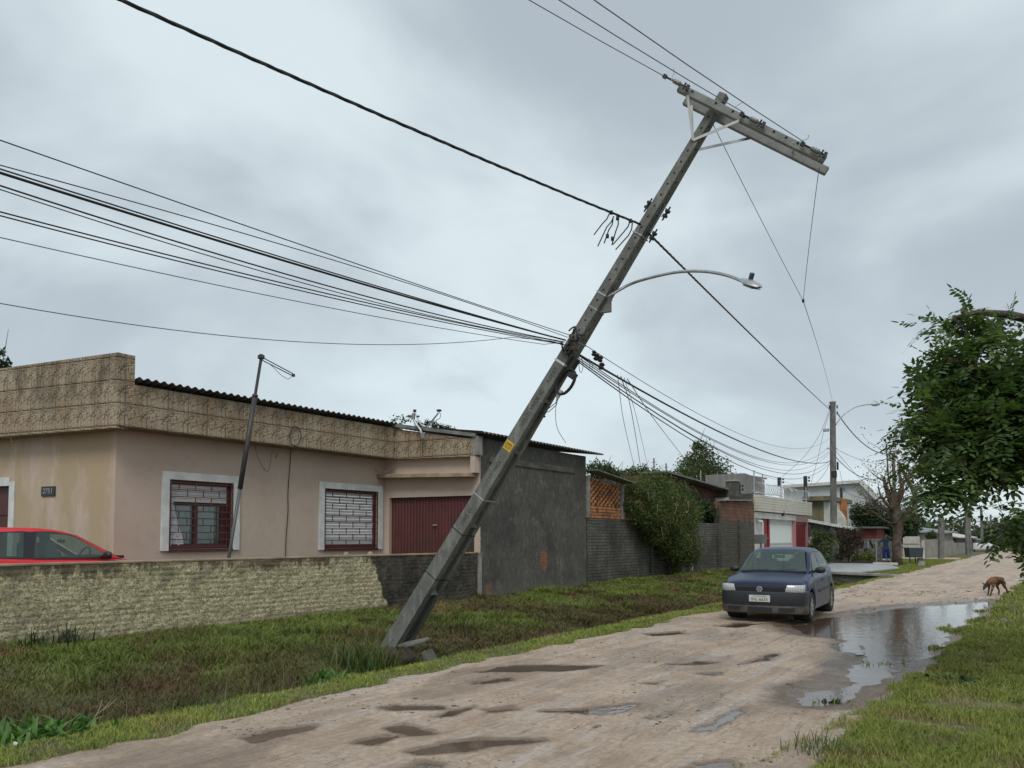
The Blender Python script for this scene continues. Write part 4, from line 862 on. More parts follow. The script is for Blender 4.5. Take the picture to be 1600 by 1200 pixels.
# spool insulators near the low voltage cable
def spool(C, ax, k=1.0, nm='spool_insulator', par=None, B=PM):
    return B().lathe(C, [(.012,-.09*k),(.012,-.05*k),(.035*k,-.045*k),(.035*k,-.02*k),(.018*k,-.008*k),(.018*k,.008*k),(.035*k,.02*k),(.035*k,.045*k),(.012,.05*k),(.012,.09*k)], 10, ax).build(nm, M_BLACK, par or pole, smooth=False)
for s, a_ in ((7.72, -.5), (7.72, .5), (7.38, .5)):
    C = pp(s, a_, -.1) + PD*(.10 if a_ > 0 else -.09); spool(C, PV, 1.15); [PM().bar(C+PV*q_, pp(s+q_, a_*.98, -.1), .02, .006).build('insulator_bracket', M_GALV, pole) for q_ in (-.06,.06)]
PM().tube([pp(7.84,.5,-.1)+PD*.02, pp(7.25,.5,-.1)+PD*.02], .007, 5).build('rack_rod', M_GALV, pole)
strap(7.3, .02, M_GALV, 'band', .01)
# street light
A0 = pp(6.28, .5, 0); 
LPX = [(955,455),(985,444),(1020,433),(1060,425),(1100,424),(1135,430),(1162,440)]
pts = [pp(6.30, .1, .3), pp(6.38, .5, .1)] + [at(x, y, 11.05-.35*i) for i, (x, y) in enumerate(LPX[1:])]
q = wire_mb(pts, .021, 10); pm = PM(); pm.v, pm.f = q.v, q.f; arm = pm.build('lamp_arm', M_GALV, pole, smooth=True)
e_, f_ = pts[-1], (pts[-1]-pts[-2]).normalized(); sdv = f_.cross(Vector((0,0,1))).normalized(); upv = sdv.cross(f_)
lm = PM(); ring = []
for t, w_, h_ in ((-.04,.035,.035),(.02,.045,.04),(.06,.075,.05),(.15,.10,.055),(.27,.09,.04),(.33,.05,.02),(.345,.02,.01)):
    ring.append([e_+f_*t+sdv*w_*math.cos(a)+upv*h_*(math.sin(a) if math.sin(a) > 0 else .55*math.sin(a)) for a in np.linspace(0, 2*math.pi, 13)])
lm.grid(ring); lum = lm.build('luminaire', M_GALV, pole, smooth=True)
PM().lathe(e_+f_*.13+upv*.05, [(.03,0),(.03,.07),(.022,.08)], 10, upv).build('photocell', mat('blue_grey_cell', (.03,.05,.07), .4), lum)
PM().obox(e_+f_*.19-upv*.028, (f_, sdv, upv), (.20,.13,.012)).build('lens', M_GLASSG, lum, bevel=.004)
PM().add([pp(6.42,.5,.15), pp(6.20,.5,.15)+PD*.16, pp(6.10,.5,.15), pp(6.42,.5,-.05), pp(6.20,.5,-.05)+PD*.16, pp(6.10,.5,-.05)], [(0,1,2),(5,4,3),(0,3,4,1),(1,4,5,2),(2,5,3,0)]).build('arm_bracket', M_POLE, arm)
strap(6.35, .022, M_GALV, 'band'); strap(6.12, .015, M_GALV, 'band')
# crossarm: two beams, slewed against the pole
CD = Vector((.779, .275, -.563)); CD = (CD-PV*CD.dot(PV)).normalized(); CN = CD.cross(PV); CN = CN if CN.y < 0 else -CN
CC = PB+PV*(LP-.22)
def beam(off, dv, L0, L1): 
    b = PM(); c = CC + CN*off + PV*dv + CD*((L1+L0)/2); b.obox(c, (CD, PV, CN), (L1-L0, .105, .085)); return b.build('crossarm', M_PALEBEAM, pole, bevel=.012)
bf_ = beam(.155, 0, -.56, 1.66); bb_ = beam(-.155, -.02, -.50, 1.72)
for t in (-.35, .02, .28, .45, .90, 1.08, 1.25): PM().lathe(CC+CN*.198+CD*t+PV*.02, [(.018,-.004),(.018,.0015)], 8, CN).build('bolt_hole', M_HOLE, bf_)
for t in (-.42, 1.2): PM().tube([CC+CN*.21+CD*t, CC-CN*.21+CD*t], .008, 6).build('through_bolt', M_GALV, pole)
JB = pp(LP-.70, 0, .5)+PN*.02
for (t, o, jj) in ((-.38, .205, JB), (.42, .205, JB), (-.36, -.10, pp(LP-.70, -.5, -.3)), (.58, -.205, pp(LP-.74, .5, -.4))):
    PM().bar(CC+CD*t+CN*o-PV*.05, jj, .035, .008, up=tuple(CN)).build('brace', M_WHITE if o > 0 else M_GALV, pole)
def strain(t0, t1, off=.25, lift=.02):
    a = CC+CN*off+CD*t0+PV*lift; b = CC+CN*off+CD*t1+PV*lift; d = (b-a); L = d.length; d.normalize()
    I = PM().lathe(a+d*L*.36, [(.012,0),(.026,.01),(.031,.03),(.025,.045),(.034,.065),(.026,.085),(.034,.105),(.025,.12),(.015,.135),(.010,.15)], 12, d).build('strain_insulator', M_PORC, pole, smooth=True)
    PM().tube([a, a+d*L*.36], .013, 6).obox(a, (d, CN, PV), (.05,.04,.05)).tube([b-d*L*.3, b], .012, 6).obox(b, (d, PV, CN), (.04,.07,.04)).obox(b-d*.05, (d, PV, CN), (.02,.09,.03)).build('shackle', M_BLACK, I)
strain(-.78, -.42); strain(.42, .74); strain(1.32, 1.64)
def hookrod(p, dirs): PM().tube(p, .004, 5).build('wire_tail', M_ALU, pole)
hookrod([at(1048,127,10.1), at(1054,112,10.1), at(1052,107,10.1)], 0); hookrod([at(1148,168,9.9), at(1160,160,9.9), at(1159,158,9.9)], 0); hookrod([at(1248,222,9.6), at(1262,217,9.6), at(1264,212,9.6), at(1262,211,9.6)], 0)
# broken concrete slab and earth at its foot
fs = thing('broken_slab', 'broken slab of pavement heaved up at the foot of the leaning pole', 'concrete slab')
sp_ = pX(636, 1010, -8.2)
V = [(0,0,0),(.25,-.06,.02),(.42,-.02,.06),(.62,.05,.12),(.66,.2,.16),(.5,.35,.14),(.2,.4,.08),(-.05,.25,.02)]
P = [Vector((sp_.x-.10+v[0]*.8, sp_.y-.1+v[1]*.7, sp_.z-.02+v[2]*.9)) for v in V]
MB().prism(P, (0,0,.045)).build('slab', M_POLE, fs, bevel=.012)
MB().obox(Vector((sp_.x+.36, sp_.y+.12, sp_.z-.16)), (Vector((.8,.2,.5)).normalized(), Vector((-.2,.97,0)), Vector((.5,.1,-.8)).normalized()), (.10,.28,.26)).build('underside_block', M_DARK, fs, bevel=.03)

V_ = []; F_ = []; rs_ = np.random.default_rng(4)
gx_, gy_ = np.meshgrid(np.linspace(-1,1,34), np.linspace(-1,1,34), indexing='ij'); rr_ = np.hypot(gx_, gy_)
mx_, my_ = -8.72+gx_*.62, 9.25+gy_*.55; hm_ = hgt(mx_.ravel(), my_.ravel()).reshape(mx_.shape); zz_ = hm_-.03+(1-sst(rr_, .25, 1.0))*(.20+.22*(fbm(mx_, my_, 5, 301)-.5)+.10*(fbm(mx_, my_, 14, 305)-.5))
ii_ = np.arange(gx_.size).reshape(gx_.shape); so_ = np_mesh('soil_mound', np.stack([mx_, my_, zz_], -1).reshape(-1,3), np.stack([ii_[:-1,:-1], ii_[1:,:-1], ii_[1:,1:], ii_[:-1,1:]], -1).reshape(-1,4), mat('dark_wet_soil', (.075,.052,.034), .8, col2=(.035,.026,.018), scale=7, bump=1, bscale=25), smooth=True); tag(so_, 'dark heaved soil around the foot of the leaning pole', 'soil', kind='stuff')
# ------------------------------------------------------------------ second pole and far poles
def far_pole(x, yt, yb, d, lean_px=0, w0=.2, w1=.13, label='', group='utility poles along the street', arm=None, round_=True, extra=False):
    base = at(x+lean_px, yb, d); base.z = max(min(base.z, .1), -.3); top = at(x, yt, d)
    t = thing('utility_pole', label, 'utility pole', tuple(base), group=group); v = top-base
    b = MB(); b.tube([Vector((0,0,-.3)), v*.5, v], [w0, (w0+w1)/2, w1], 12); b.build('shaft', M_POLE, t, angle=40)
    if arm:
        pts = [at(px, py, d)-base for px, py in arm]; wire_mb(pts, .035 if d < 60 else .05, 6).build('lamp_arm', M_GALV, t, smooth=True)
        f = (pts[-1]-pts[-2]).normalized(); MB().lathe(pts[-1], [(.04,-.05),(.11,.1),(.12,.3),(.05,.5)], 8, f).build('luminaire', M_GALV, t, smooth=True)
    return t, base, top
D2 = at(1302, 879, 1).x
p2, b2, t2 = far_pole(1301, 629, 881, 47.5, 2, .21, .165, 'grey concrete pole with curved lamp arm beside the driveway bridge', arm=[(1306,664),(1312,655),(1322,645),(1337,636),(1352,632.5),(1362,632)])
def on2(y): return (at(1301+2*(y-629)/252, y, 47.5))
for (y, dx) in ((636,-5),(636,7),(645,7)):
    c = on2(y)-b2+RT*(dx*47.5/1200); spool(c, Z3, 1.5, par=p2, B=MB)
MB().bar(on2(633)-b2-RT*.32, on2(633)-b2+RT*.3, .05, .05).build('bracket', M_GALV, p2)
MB().bar(on2(701)-b2-RT*.38, on2(701)-b2+RT*.25, .07, .07).build('bracket', M_GALV, p2)
MB().box(on2(672)-b2-RT*.42, (.35,.2,.18)).build('junction_box', M_GALV, p2, bevel=.03)
MB().box(on2(741)-b2+FW*-.15, (.30,.16,.40)).build('dark_box', M_BLACK, p2, bevel=.02)
MB().box(on2(728)-b2+RT*.28, (.10,.12,.5)).build('splice_case', M_BLACK, p2, bevel=.02)
MB().lathe(on2(629)-b2, [(.2,-.02),(.2,.05)], 12).build('cap', M_CONC, p2)
FP = [(1396,708,873,56,3,.14,.11,'pole rising behind the bare tree trunk',None),
      (1470,803,873,60,0,.23,.17,'thick leaning grey pole in front of the concrete panel fence',None),
      (1474,812,868,72,0,.11,.10,'thin post just right of the thick leaning pole',None),
      (1509,779,868,72,3,.17,.13,'tall pole standing left of its paler neighbour by the grey sheds',None),
      (1513,790,868,76,4,.15,.12,'pale pole with a short lamp arm by the grey sheds',[(1516,802),(1522,795),(1529,792),(1533,791)]),
      (1533,793,862,108,2,.2,.16,'dark pole with a long curved lamp arm far down the street',[(1536,799),(1541,794),(1547,791),(1552,790)]),
      (1542,808,860,140,0,.16,.14,'short bare pole far down the street between two poles with arms',None),
      (1548,804,860,150,0,.2,.16,'farthest pole, with a thin lamp arm',[(1550,811),(1554,809),(1559,808)])]
fpt = []
for f in FP: fpt.append(far_pole(f[0], f[1], f[2], f[3], f[4], f[5], f[6], f[7], arm=f[8])[2])
# short black posts with insulators on roofs
for (x, yt, yb, X, lab) in ((1218,746,760,-13.2,'short black service post on the grey roof hut'),(1259,744,783,-12.3,'thick black service post with insulators behind the razor wire'),(1315,762,790,-15,'thin black post beside the orange gable'),(1154,756,775,-13.0,'thin black stub with ring insulators above the masonry pier')):
    a = pX(x, yt, X); b = pX(x, yb, X); t = thing('service_post', lab, 'post', tuple(b), group='black service posts on the roofs')
    MB().box((0,0,(a.z-b.z)/2), (.20,.20,a.z-b.z)).build('shaft', M_BLACK, t, bevel=.02)
    for k in (0.12,.3): MB().lathe((.22, 0, a.z-b.z-k), [(.02,-.06),(.06,-.04),(.06,.04),(.02,.06)], 8).build('insulator', M_BLACK, t)
for (x, yt, yb, X, lab) in ((1022,716,745,-16,'thin red and white antenna mast on the skyline above the shrub'),(1041,724,747,-16,'thin dark mast behind the overhanging shrub'),(1095,735,760,-16,'pale thin mast in front of the skyline tree')):
    a = pX(x, yt, X); b = pX(x, yb, X); t = thing('antenna_mast', lab, 'mast', tuple(b), group='thin masts behind the brick building'); MB().tube([(0,0,-1), (0,0,a.z-b.z)], .035, 6).build('tube', M_RUST if x == 1022 else (M_PIPE if x == 1041 else M_TWIG), t)
    MB().bar((-.15,0,a.z-b.z-.2), (.15,0,a.z-b.z-.2), .02, .02).build('spar', M_PIPE, t)

# ------------------------------------------------------------------ wires
PREV = {'top': Vector((-10.2, -27, 9.2)), 'lv': Vector((-10.2, -27, 7.4)), 'tel': Vector((-10.2, -27, 5.9))}
def par3(A, M, B, n=28):
    A, M, B = map(Vector, (A, M, B)); h = Vector((B.x-A.x, B.y-A.y, 0)); L = h.length; t = Vector((M.x-A.x, M.y-A.y, 0)).dot(h)/L/L
    l = A.z+(B.z-A.z)*t; k = (M.z-l)/(t*(t-1)) if 0 < t < 1 else 0
    return [Vector((A.x+(B.x-A.x)*s, A.y+(B.y-A.y)*s, A.z+(B.z-A.z)*s+k*s*(s-1))) for s in np.linspace(0, 1, n)]
def vplane(px, A, B):   # pixel ray meets the vertical plane through A and B
    r = ray(*px); d = Vector((B.y-A.y, -(B.x-A.x), 0)); t = (A-EYE).dot(d)/r.dot(d); return EYE+r*t
WG = {}
def wire(A, px, B, r, label, m=None, cat='cable', name='power_cable', group=None, wob=0, twist=False, n=28):
    A, B = Vector(A), Vector(B); P = par3(A, vplane(px, A, B) if px else (A+B)/2-Z3*.4, B, n)
    rr = random.Random(len(WG)); WG[len(WG)] = 1
    if wob: P = [P[0]]+[p+Vector((rr.gauss(0,wob), rr.gauss(0,wob), rr.gauss(0,wob))) for p in P[1:-1]]+[P[-1]]
    mb = MB()
    if twist:
        k = len(P); fine = []
        for i in range(k-1):
            for t in np.linspace(0, 1, 12)[:-1]: fine.append(P[i].lerp(P[i+1], t))
        for ph in (0, 2.1, 4.2):
            q = []; s = 0
            for i, p in enumerate(fine):
                if i: s += (p-fine[i-1]).length
                q.append(p+Vector((0,1,0))*0+RT*(.009*math.cos(s*9+ph))+Z3*(.009*math.sin(s*9+ph)))
            mb.tube(q, r, 4)
    else: mb.tube(P, r, 5)
    o = mb.build(name, m or M_CABLE, None, smooth=True, fix=False); tag(o, label, cat, group); return o, P
GT = 'thin high voltage wires from the crossarm'
wire(CC+CN*.25+CD*-.8+PV*.02, (905,45), PREV['top'], .006, 'thin wire to the left end of the crossarm, lowest of the three at the top', M_ALU, 'wire', 'power_wire', GT)
wire(CC+CN*.25+CD*.42+PV*.05, (945,45), PREV['top']+Vector((.7,0,.1)), .006, 'thin wire passing behind the left crossarm tip, middle of three at the top', M_ALU, 'wire', 'power_wire', GT)
wire(CC+CN*.25+CD*1.32+PV*.05, (1010,57), PREV['top']+Vector((1.4,0,.2)), .006, 'thin wire grazing the very top of the leaning pole, rightmost at the top', M_ALU, 'wire', 'power_wire', GT)
J = at(1255, 470, 15)
for A, px, lab in ((at(1112,190,10.5), (1190,345), 'slack fallen wire hanging from the pole head, left of the pair that meet'), (at(1280,262,9.9), (1266,370), 'slack fallen wire hanging from the right tip of the crossarm')):
    wire(A, px, J, .005, lab, M_ALU, 'wire', 'fallen_wire', 'fallen wires right of the pole')
wire(J, (1279,545), on2(628), .007, 'slack fallen wire running from the junction down to the second pole', M_ALU, 'wire', 'fallen_wire', 'fallen wires right of the pole')
tag(MB().box(J, (.04,.04,.06)).build('wire_clamp', M_BLACK), 'tiny clamp joining the two slack fallen wires', 'clamp')
lvA = pp(7.42, -.1, .5)+PN*.03
o, LVP = wire(lvA, (560,165), PREV['lv'], .0095, 'thick black twisted cable coming from the upper left to the leaning pole', None, group='twisted power cables', twist=True, n=26)
wire(pp(7.38, .5, .2)+PD*.03, (1130,480), on2(644), .011, 'thick black twisted cable crossing the street light arm toward the second pole', None, group='twisted power cables', twist=True, n=22)
# hanging cut ends left of the pole on that cable
tl = MB()
for x, y, x1, y1, x2, y2 in ((952,334,941,350,928,367),(959,338,948,355,934,385),(958,342,951,360,944,380),(966,340,962,362,956,383),(984,346,975,362,958,382),(988,348,982,368,962,390)):
    d0 = 10.6; tl.tube([at(x,y,d0), at((x+x1)/2+2,(y+y1)/2,d0), at(x1,y1,d0), at(x2,y2,d0)], .009, 5)
for x, y in ((949,369),(957,373),(955,332),(965,341),(985,345)): tl.lathe(at(x,y,10.58), [(.03,-.02),(.03,.02)], 6, RT)
tag(tl.build('cable_tails', M_CABLE, fix=False), 'bunch of cut black cable tails hanging just left of the pole', 'cable tails')
# telecom bundle left
tA = lambda a, s, n=.5: pp(s, a, n)+PN*.05
LW = [((0,219),(440,372),5.62,.0055,'topmost thin telephone wire on the left, clear above the thick bundle'),
      ((0,258),(330,350),5.58,.005,'thin wire just above the thick black telephone cable on the left'),
      ((0,270),(350,379),5.53,.012,'thickest black telephone cable of the left bundle'),
      ((0,264),(450,405),5.53,.007,'black telephone wire hugging the upper side of the thickest cable'),
      ((0,290),(350,400),5.50,.0075,'black wire just below the thickest cable on the left'),
      ((0,296),(430,430),5.50,.005,'thin wire fourth below the thickest cable on the left'),
      ((0,331),(370,425),5.47,.0065,'upper one of two black wires leaving the left frame edge level with the parapet'),
      ((0,337),(380,433),5.46,.006,'lower one of two black wires leaving the left frame edge level with the parapet')]
for k, (e, mid, s, r, lab) in enumerate(LW):
    A = tA(-.4, s); E = PREV['tel']+Vector((.15*k-.5, 0, .05*k)); M0 = vplane(e, A, E); # pass through both the frame edge point and the pole
    B = M0+(M0-A).normalized()*0
    P = par3(A, vplane(mid, A, M0), M0, 24); dirn = (P[-1]-P[-3]).normalized(); ext = [M0+dirn*q+Z3*(.004*q*q) for q in (1.5,4,8,14,22)]
    o = MB().tube(P+ext, r, 5).build('telephone_cable', M_CABLE, None, smooth=True, fix=False); tag(o, lab, 'cable', 'telephone cables left of the pole')
for (e, mid, end, r, lab) in (((0,371),(420,462),(850,538),.0045,'faint grey wire sagging lowest but one on the left'), ((0,474),(450,533),(800,527),.0045,'lowest wire on the left, sagging in front of the house roof')):
    A = at(*end, 11.35); E = PREV['tel']+Vector((-.8,0,-.3)); M0 = vplane(e, A, E)
    P = par3(A, vplane(mid, A, M0), M0, 24); dirn = (P[-1]-P[-3]).normalized(); P += [M0+dirn*q for q in (2,6,12)]
    P = [tA(-.4, 5.5)]+P; o = MB().tube(P, r, 5).build('telephone_cable', M_CABLEG if r < .005 else M_CABLE, None, smooth=True, fix=False); tag(o, lab, 'cable', 'telephone cables left of the pole')
# telecom bundle right, toward the second pole
RW = [((1010,600),5.62,(1296,684),.006,'highest thin telephone wire from the pole to the second pole'),
      ((1100,663),5.45,(1297,721),.018,'thick black telephone cable from the pole to the second pole'),
      ((1150,703),5.45,(1297,695),.008,'telephone wire sagging just under the thick one on the right'),
      ((1160,709),5.42,(1297,703),.008,'telephone wire in the middle of the right-hand fan'),
      ((1170,722),5.40,(1297,706),.008,'telephone wire low in the right-hand fan'),
      ((1190,732),5.40,(1297,718),.010,'telephone wire second lowest of the right-hand fan'),
      ((1195,742),5.38,(1297,722),.010,'lowest long telephone wire of the right-hand fan')]
for (mid, s, e, r, lab) in RW: wire(pp(s, .45, .5)+PN*.06, mid, on2(e[1])-RT*.15, r, lab, M_CABLE if r > .0085 else M_CABLEG, 'cable', 'telephone_cable', 'telephone cables right of the pole')
cl = MB()
for x, y, r in ((932,558,.05),(938,561,.045),(940,572,.05),(928,552,.04)): cl.lathe(at(x,y,11.4), [(r*.5,-r),(r,-r*.5),(r*.6,0),(r,r*.5),(r*.5,r)], 7, (0.2,.1,1))
tag(cl.build('splice_clamps', M_CABLE, fix=False), 'cluster of black splice clamps on the bundle just right of the pole', 'clamps')
for (p0, p1, p2_, lab, r) in (((965,586),(975,660),(992,733),'leftmost of three thin drop wires falling to the brick lattice roof',.006), ((970,588),(986,640),(1002,735),'middle one of three thin drop wires falling to the brick lattice roof',.008), ((975,590),(994,650),(1014,738),'rightmost of three thin drop wires falling to the brick lattice roof',.005), ((980,592),(1022,655),(1066,712),'drop wire slanting into the round skyline tree',.007)):
    a = at(*p0, 11.9); b = at(*p2_, 25); m_ = at(*p1, 17); o = wire_mb([a, m_, b], r, 5).build('drop_wire', M_CABLEG, None, smooth=True, fix=False); tag(o, lab, 'wire', 'drop wires to the houses')
for (p, lab) in (([(905,548),(905,575),(908,582),(911,572),(908,556)],'short loose wire loop hanging right of the pole clamps'),([(921,560),(922,574),(925,576),(926,566)],'smaller loose loop further right of the pole clamps'),([(870,618),(868,650),(872,672),(884,692)],'thin loose wire hanging free below the coil')):
    o = wire_mb([at(x,y,11.3) for x,y in p], .0045, 5).build('loose_wire', M_CABLEG, None, smooth=True, fix=False); tag(o, lab, 'wire')
# wires past the second pole and drops
for (a, m_, b, D, lab, r) in ((on2(646)+RT*.3,(1335,680),fpt[0],0,'twisted cable leaving the second pole toward the bare tree',.03), (on2(712)+RT*.1,(1345,745),fpt[0]-Z3*1.2,0,'telephone cable sloping from the second pole down behind the bare tree',.022), (on2(700)+RT*.1,(1335,715),fpt[0]-Z3*.8,0,'thin telephone wire just above the sloping cable right of the second pole',.012), (on2(702)+RT*.1,(1330,733),fpt[1]-Z3*.8,0,'thin telephone wire just below the sloping cable right of the second pole',.012)):
    wire(a, m_, b, r, lab, M_CABLE if r > .02 else M_CABLEG, 'cable', 'telephone_cable', 'telephone cables beyond the second pole')
for (pts, lab) in (([(1296,640),(1280,680),(1255,715),(1222,745)],'thin drop wire from the second pole to the black post on the roof hut'),([(1296,645),(1288,670),(1278,715),(1266,760)],'thin drop wire from the second pole to the thick black post'),([(1298,722),(1288,740),(1268,764)],'short drop wire from the second pole down to the thick black post'),([(1312,735),(1320,765),(1335,775),(1362,782)],'drop wire curving from the second pole to the warehouse side')):
    o = wire_mb([at(x,y,46) for x,y in pts], .012, 4).build('drop_wire', M_CABLEG, None, fix=False); tag(o, lab, 'wire', 'drop wires to the houses')
for i, (k0, k1) in enumerate(((3,5),(4,5),(5,7),(6,7),(3,4))):
    o = MB().tube(par3(fpt[k0], (fpt[k0]+fpt[k1])/2-Z3*.6, fpt[k1], 10), .02, 4).build('power_wire', M_CABLEG, None, fix=False); tag(o, ['far wire from the tall pole by the grey sheds to the dark pole','far wire from the pale pole to the dark pole','far wire from the dark pole to the farthest pole','very short far wire between the last two poles','short wire between the neighbouring poles by the grey sheds'][i], 'wire', 'far wires down the street')

# ------------------------------------------------------------------ leaning iron pipe mast in the yard
pb, pt = pX(357, 874, -13.9), pX(408, 560, -13.9)
ms = thing('pipe_mast', 'dark iron pipe leaning past the left window with a bent antenna frame on top', 'mast', tuple(pb))
L_ = lambda v: Vector(v)-pb
k1 = pb.lerp(pt, .37); k2 = pb.lerp(pt, .80)
MB().tube([L_(pb-(pt-pb)*.15), L_(k1)], .035, 10).build('lower_tube', mat('pipe_grey', (.09,.095,.09), .5), ms, smooth=True)
MB().tube([L_(k1-(pt-pb)*.03), L_(k2)], .052, 10).tube([L_(k2), L_(k2)+(pt-pb)*.012], .062, 10).build('sleeve', M_PIPE, ms, smooth=True)
MB().tube([L_(k2), L_(pt)], .032, 8).lathe(L_(pt), [(.03,-.03),(.075,0),(.075,.06),(.04,.09)], 8).build('upper_tube', M_PIPE, ms)
af = MB().tube([L_(pX(411,559,-13.9)), L_(pX(458,584,-13.6))], .012, 5).tube([L_(pX(410,563,-13.9)), L_(pX(457,587,-13.6))], .012, 5); af.box(L_(pX(458.5,586.5,-13.6)), (.05,.05,.06)); af.build('antenna_frame', M_PIPE, ms)
wire_mb([L_(pX(x,y,-13.7)) for x,y in [(414,565),(425,572),(438,585),(450,592),(456,588)]], .006).build('lead', M_CABLEG, ms)
# dish brackets on the garage fascia
sb_ = thing('satellite_bracket', 'bent galvanised dish arms left on the garage fascia, dish gone', 'antenna bracket')
def pg(x, y): return pY(x, y, 15.1)
wire_mb([pg(660,684),(pg(657,672)),(pg(651,664)),pg(646.5,655),pg(647,645)], .035).build('support_tube', M_GALV, sb_, smooth=True)
wire_mb([pg(648,643),pg(652,652),pg(657,662),pg(663,667),pg(669,664),pg(677,655),pg(685,645)], .022).build('feed_arm', M_GALV, sb_, smooth=True)
MB().box(pg(686,641.5), (.10,.08,.05)).box(pg(648,642), (.06,.06,.07)).box(pg(653.5,650.5), (.06,.05,.035)).build('feed_horn', M_BLACK, sb_)
MB().box(pg(660.5,681), (.10,.06,.16)).box(pg(646,650), (.09,.05,.16)).build('mount_plate', M_CONC, sb_, bevel=.01)
MB().tube([pg(686,643), pg(689,648), pg(687,654), pg(682,656)], .008, 5).build('lead', M_CABLE, sb_); MB().tube([pg(660.5,690), pg(660.5,713)], .008, 5).build('lead', M_CABLE, sb_)
# ------------------------------------------------------------------ cars
def paint(name, c, fl=.0):
    def f(g, b):
        g.put(b.inputs['Base Color'], g.mix(g.ss(g.noise(g.obj(), 2.5, 4), .45, .75, 0, .5), g.mix(g.math('MULTIPLY', g.ss(g.math('ADD', g.xyz(g.obj())[2], g.math('MULTIPLY', g.noise(g.obj(), 7, 5, .7), .4)), .58, .36), .5), c, (.12,.09,.07)), tuple(v*.8+.02 for v in c))); b.inputs['Roughness'].default_value = .36
        b.inputs['Metallic'].default_value = fl; b.inputs['Specular IOR Level'].default_value = .32; b.inputs['Coat Weight'].default_value = .12; b.inputs['Coat Roughness'].default_value = .08
    return mat(name, fn=f)
P_BLUE = paint('dark_blue_paint', (.006,.017,.055), .0); P_RED = paint('bright_red_paint', (.60,.022,.035)); P_WHITE = paint('white_car_paint', (.6,.6,.6))
def f_under(g, b):
    Z = g.xyz(g.obj())[2]; g.put(b.inputs['Base Color'], g.mix(g.ss(g.math('ADD', Z, g.math('MULTIPLY', g.noise(g.obj(), 9, 4), .25)), .36, .52), (.085,.07,.055), (.022,.026,.032))); b.inputs['Roughness'].default_value = .55
M_BUMP = mat('dark_bumper_plastic', fn=f_under)
def f_rub(g, b):
    g.put(b.inputs['Base Color'], g.mix(g.ss(g.noise(g.obj(), 8, 4), .4, .65), (.016,.015,.014), (.05,.042,.033))); b.inputs['Roughness'].default_value = .8
M_TYRE = mat('muddy_tyre', fn=f_rub); M_RIM = mat('dull_wheel_trim', (.30,.30,.29), .45, .3, col2=(.17,.15,.13), scale=12, local=True)
M_CGLASS = mat('car_glass', (.12,.165,.155), .05, spec=.8, ior=1.6); M_CSIDE = mat('car_side_glass', (.075,.10,.095), .04, spec=.7, ior=1.6)
def f_lamp(g, b):
    st = g.math('FRACT', g.math('MULTIPLY', g.xyz(g.obj())[1], 22)); g.put(b.inputs['Base Color'], g.mix(g.ss(st, .2, .6), (.50,.52,.50), (.40,.42,.41))); b.inputs['Roughness'].default_value = .12; b.inputs['Coat Weight'].default_value = 1
M_LAMP = mat('clear_headlamp', fn=f_lamp); M_CHROME = mat('chrome', (.75,.76,.78), .15, .9); M_PLATEW = mat('grey_number_plate', (.55,.55,.52), .4)
def f_cg(g, b):
    b.inputs['Base Color'].default_value = (.10,.14,.13,1); b.inputs['Roughness'].default_value = .03; b.inputs['IOR'].default_value = 1.55
    t_ = g.node('ShaderNodeBsdfTransparent'); t_.inputs[0].default_value = (.72,.84,.80,1); mx = g.node('ShaderNodeMixShader'); mx.inputs[0].default_value = .55
    out = [n for n in g.n if n.type == 'OUTPUT_MATERIAL'][0]; g.l.new(b.outputs[0], mx.inputs[1]); g.l.new(t_.outputs[0], mx.inputs[2]); g.l.new(mx.outputs[0], out.inputs[0])
M_CGLASS = mat('tinted_car_glass', fn=f_cg); M_CSIDE = M_CGLASS; M_SEAT = mat('grey_seat_cloth', (.09,.095,.10), .9)
M_INT = mat('car_interior', (.02,.02,.022), .8)
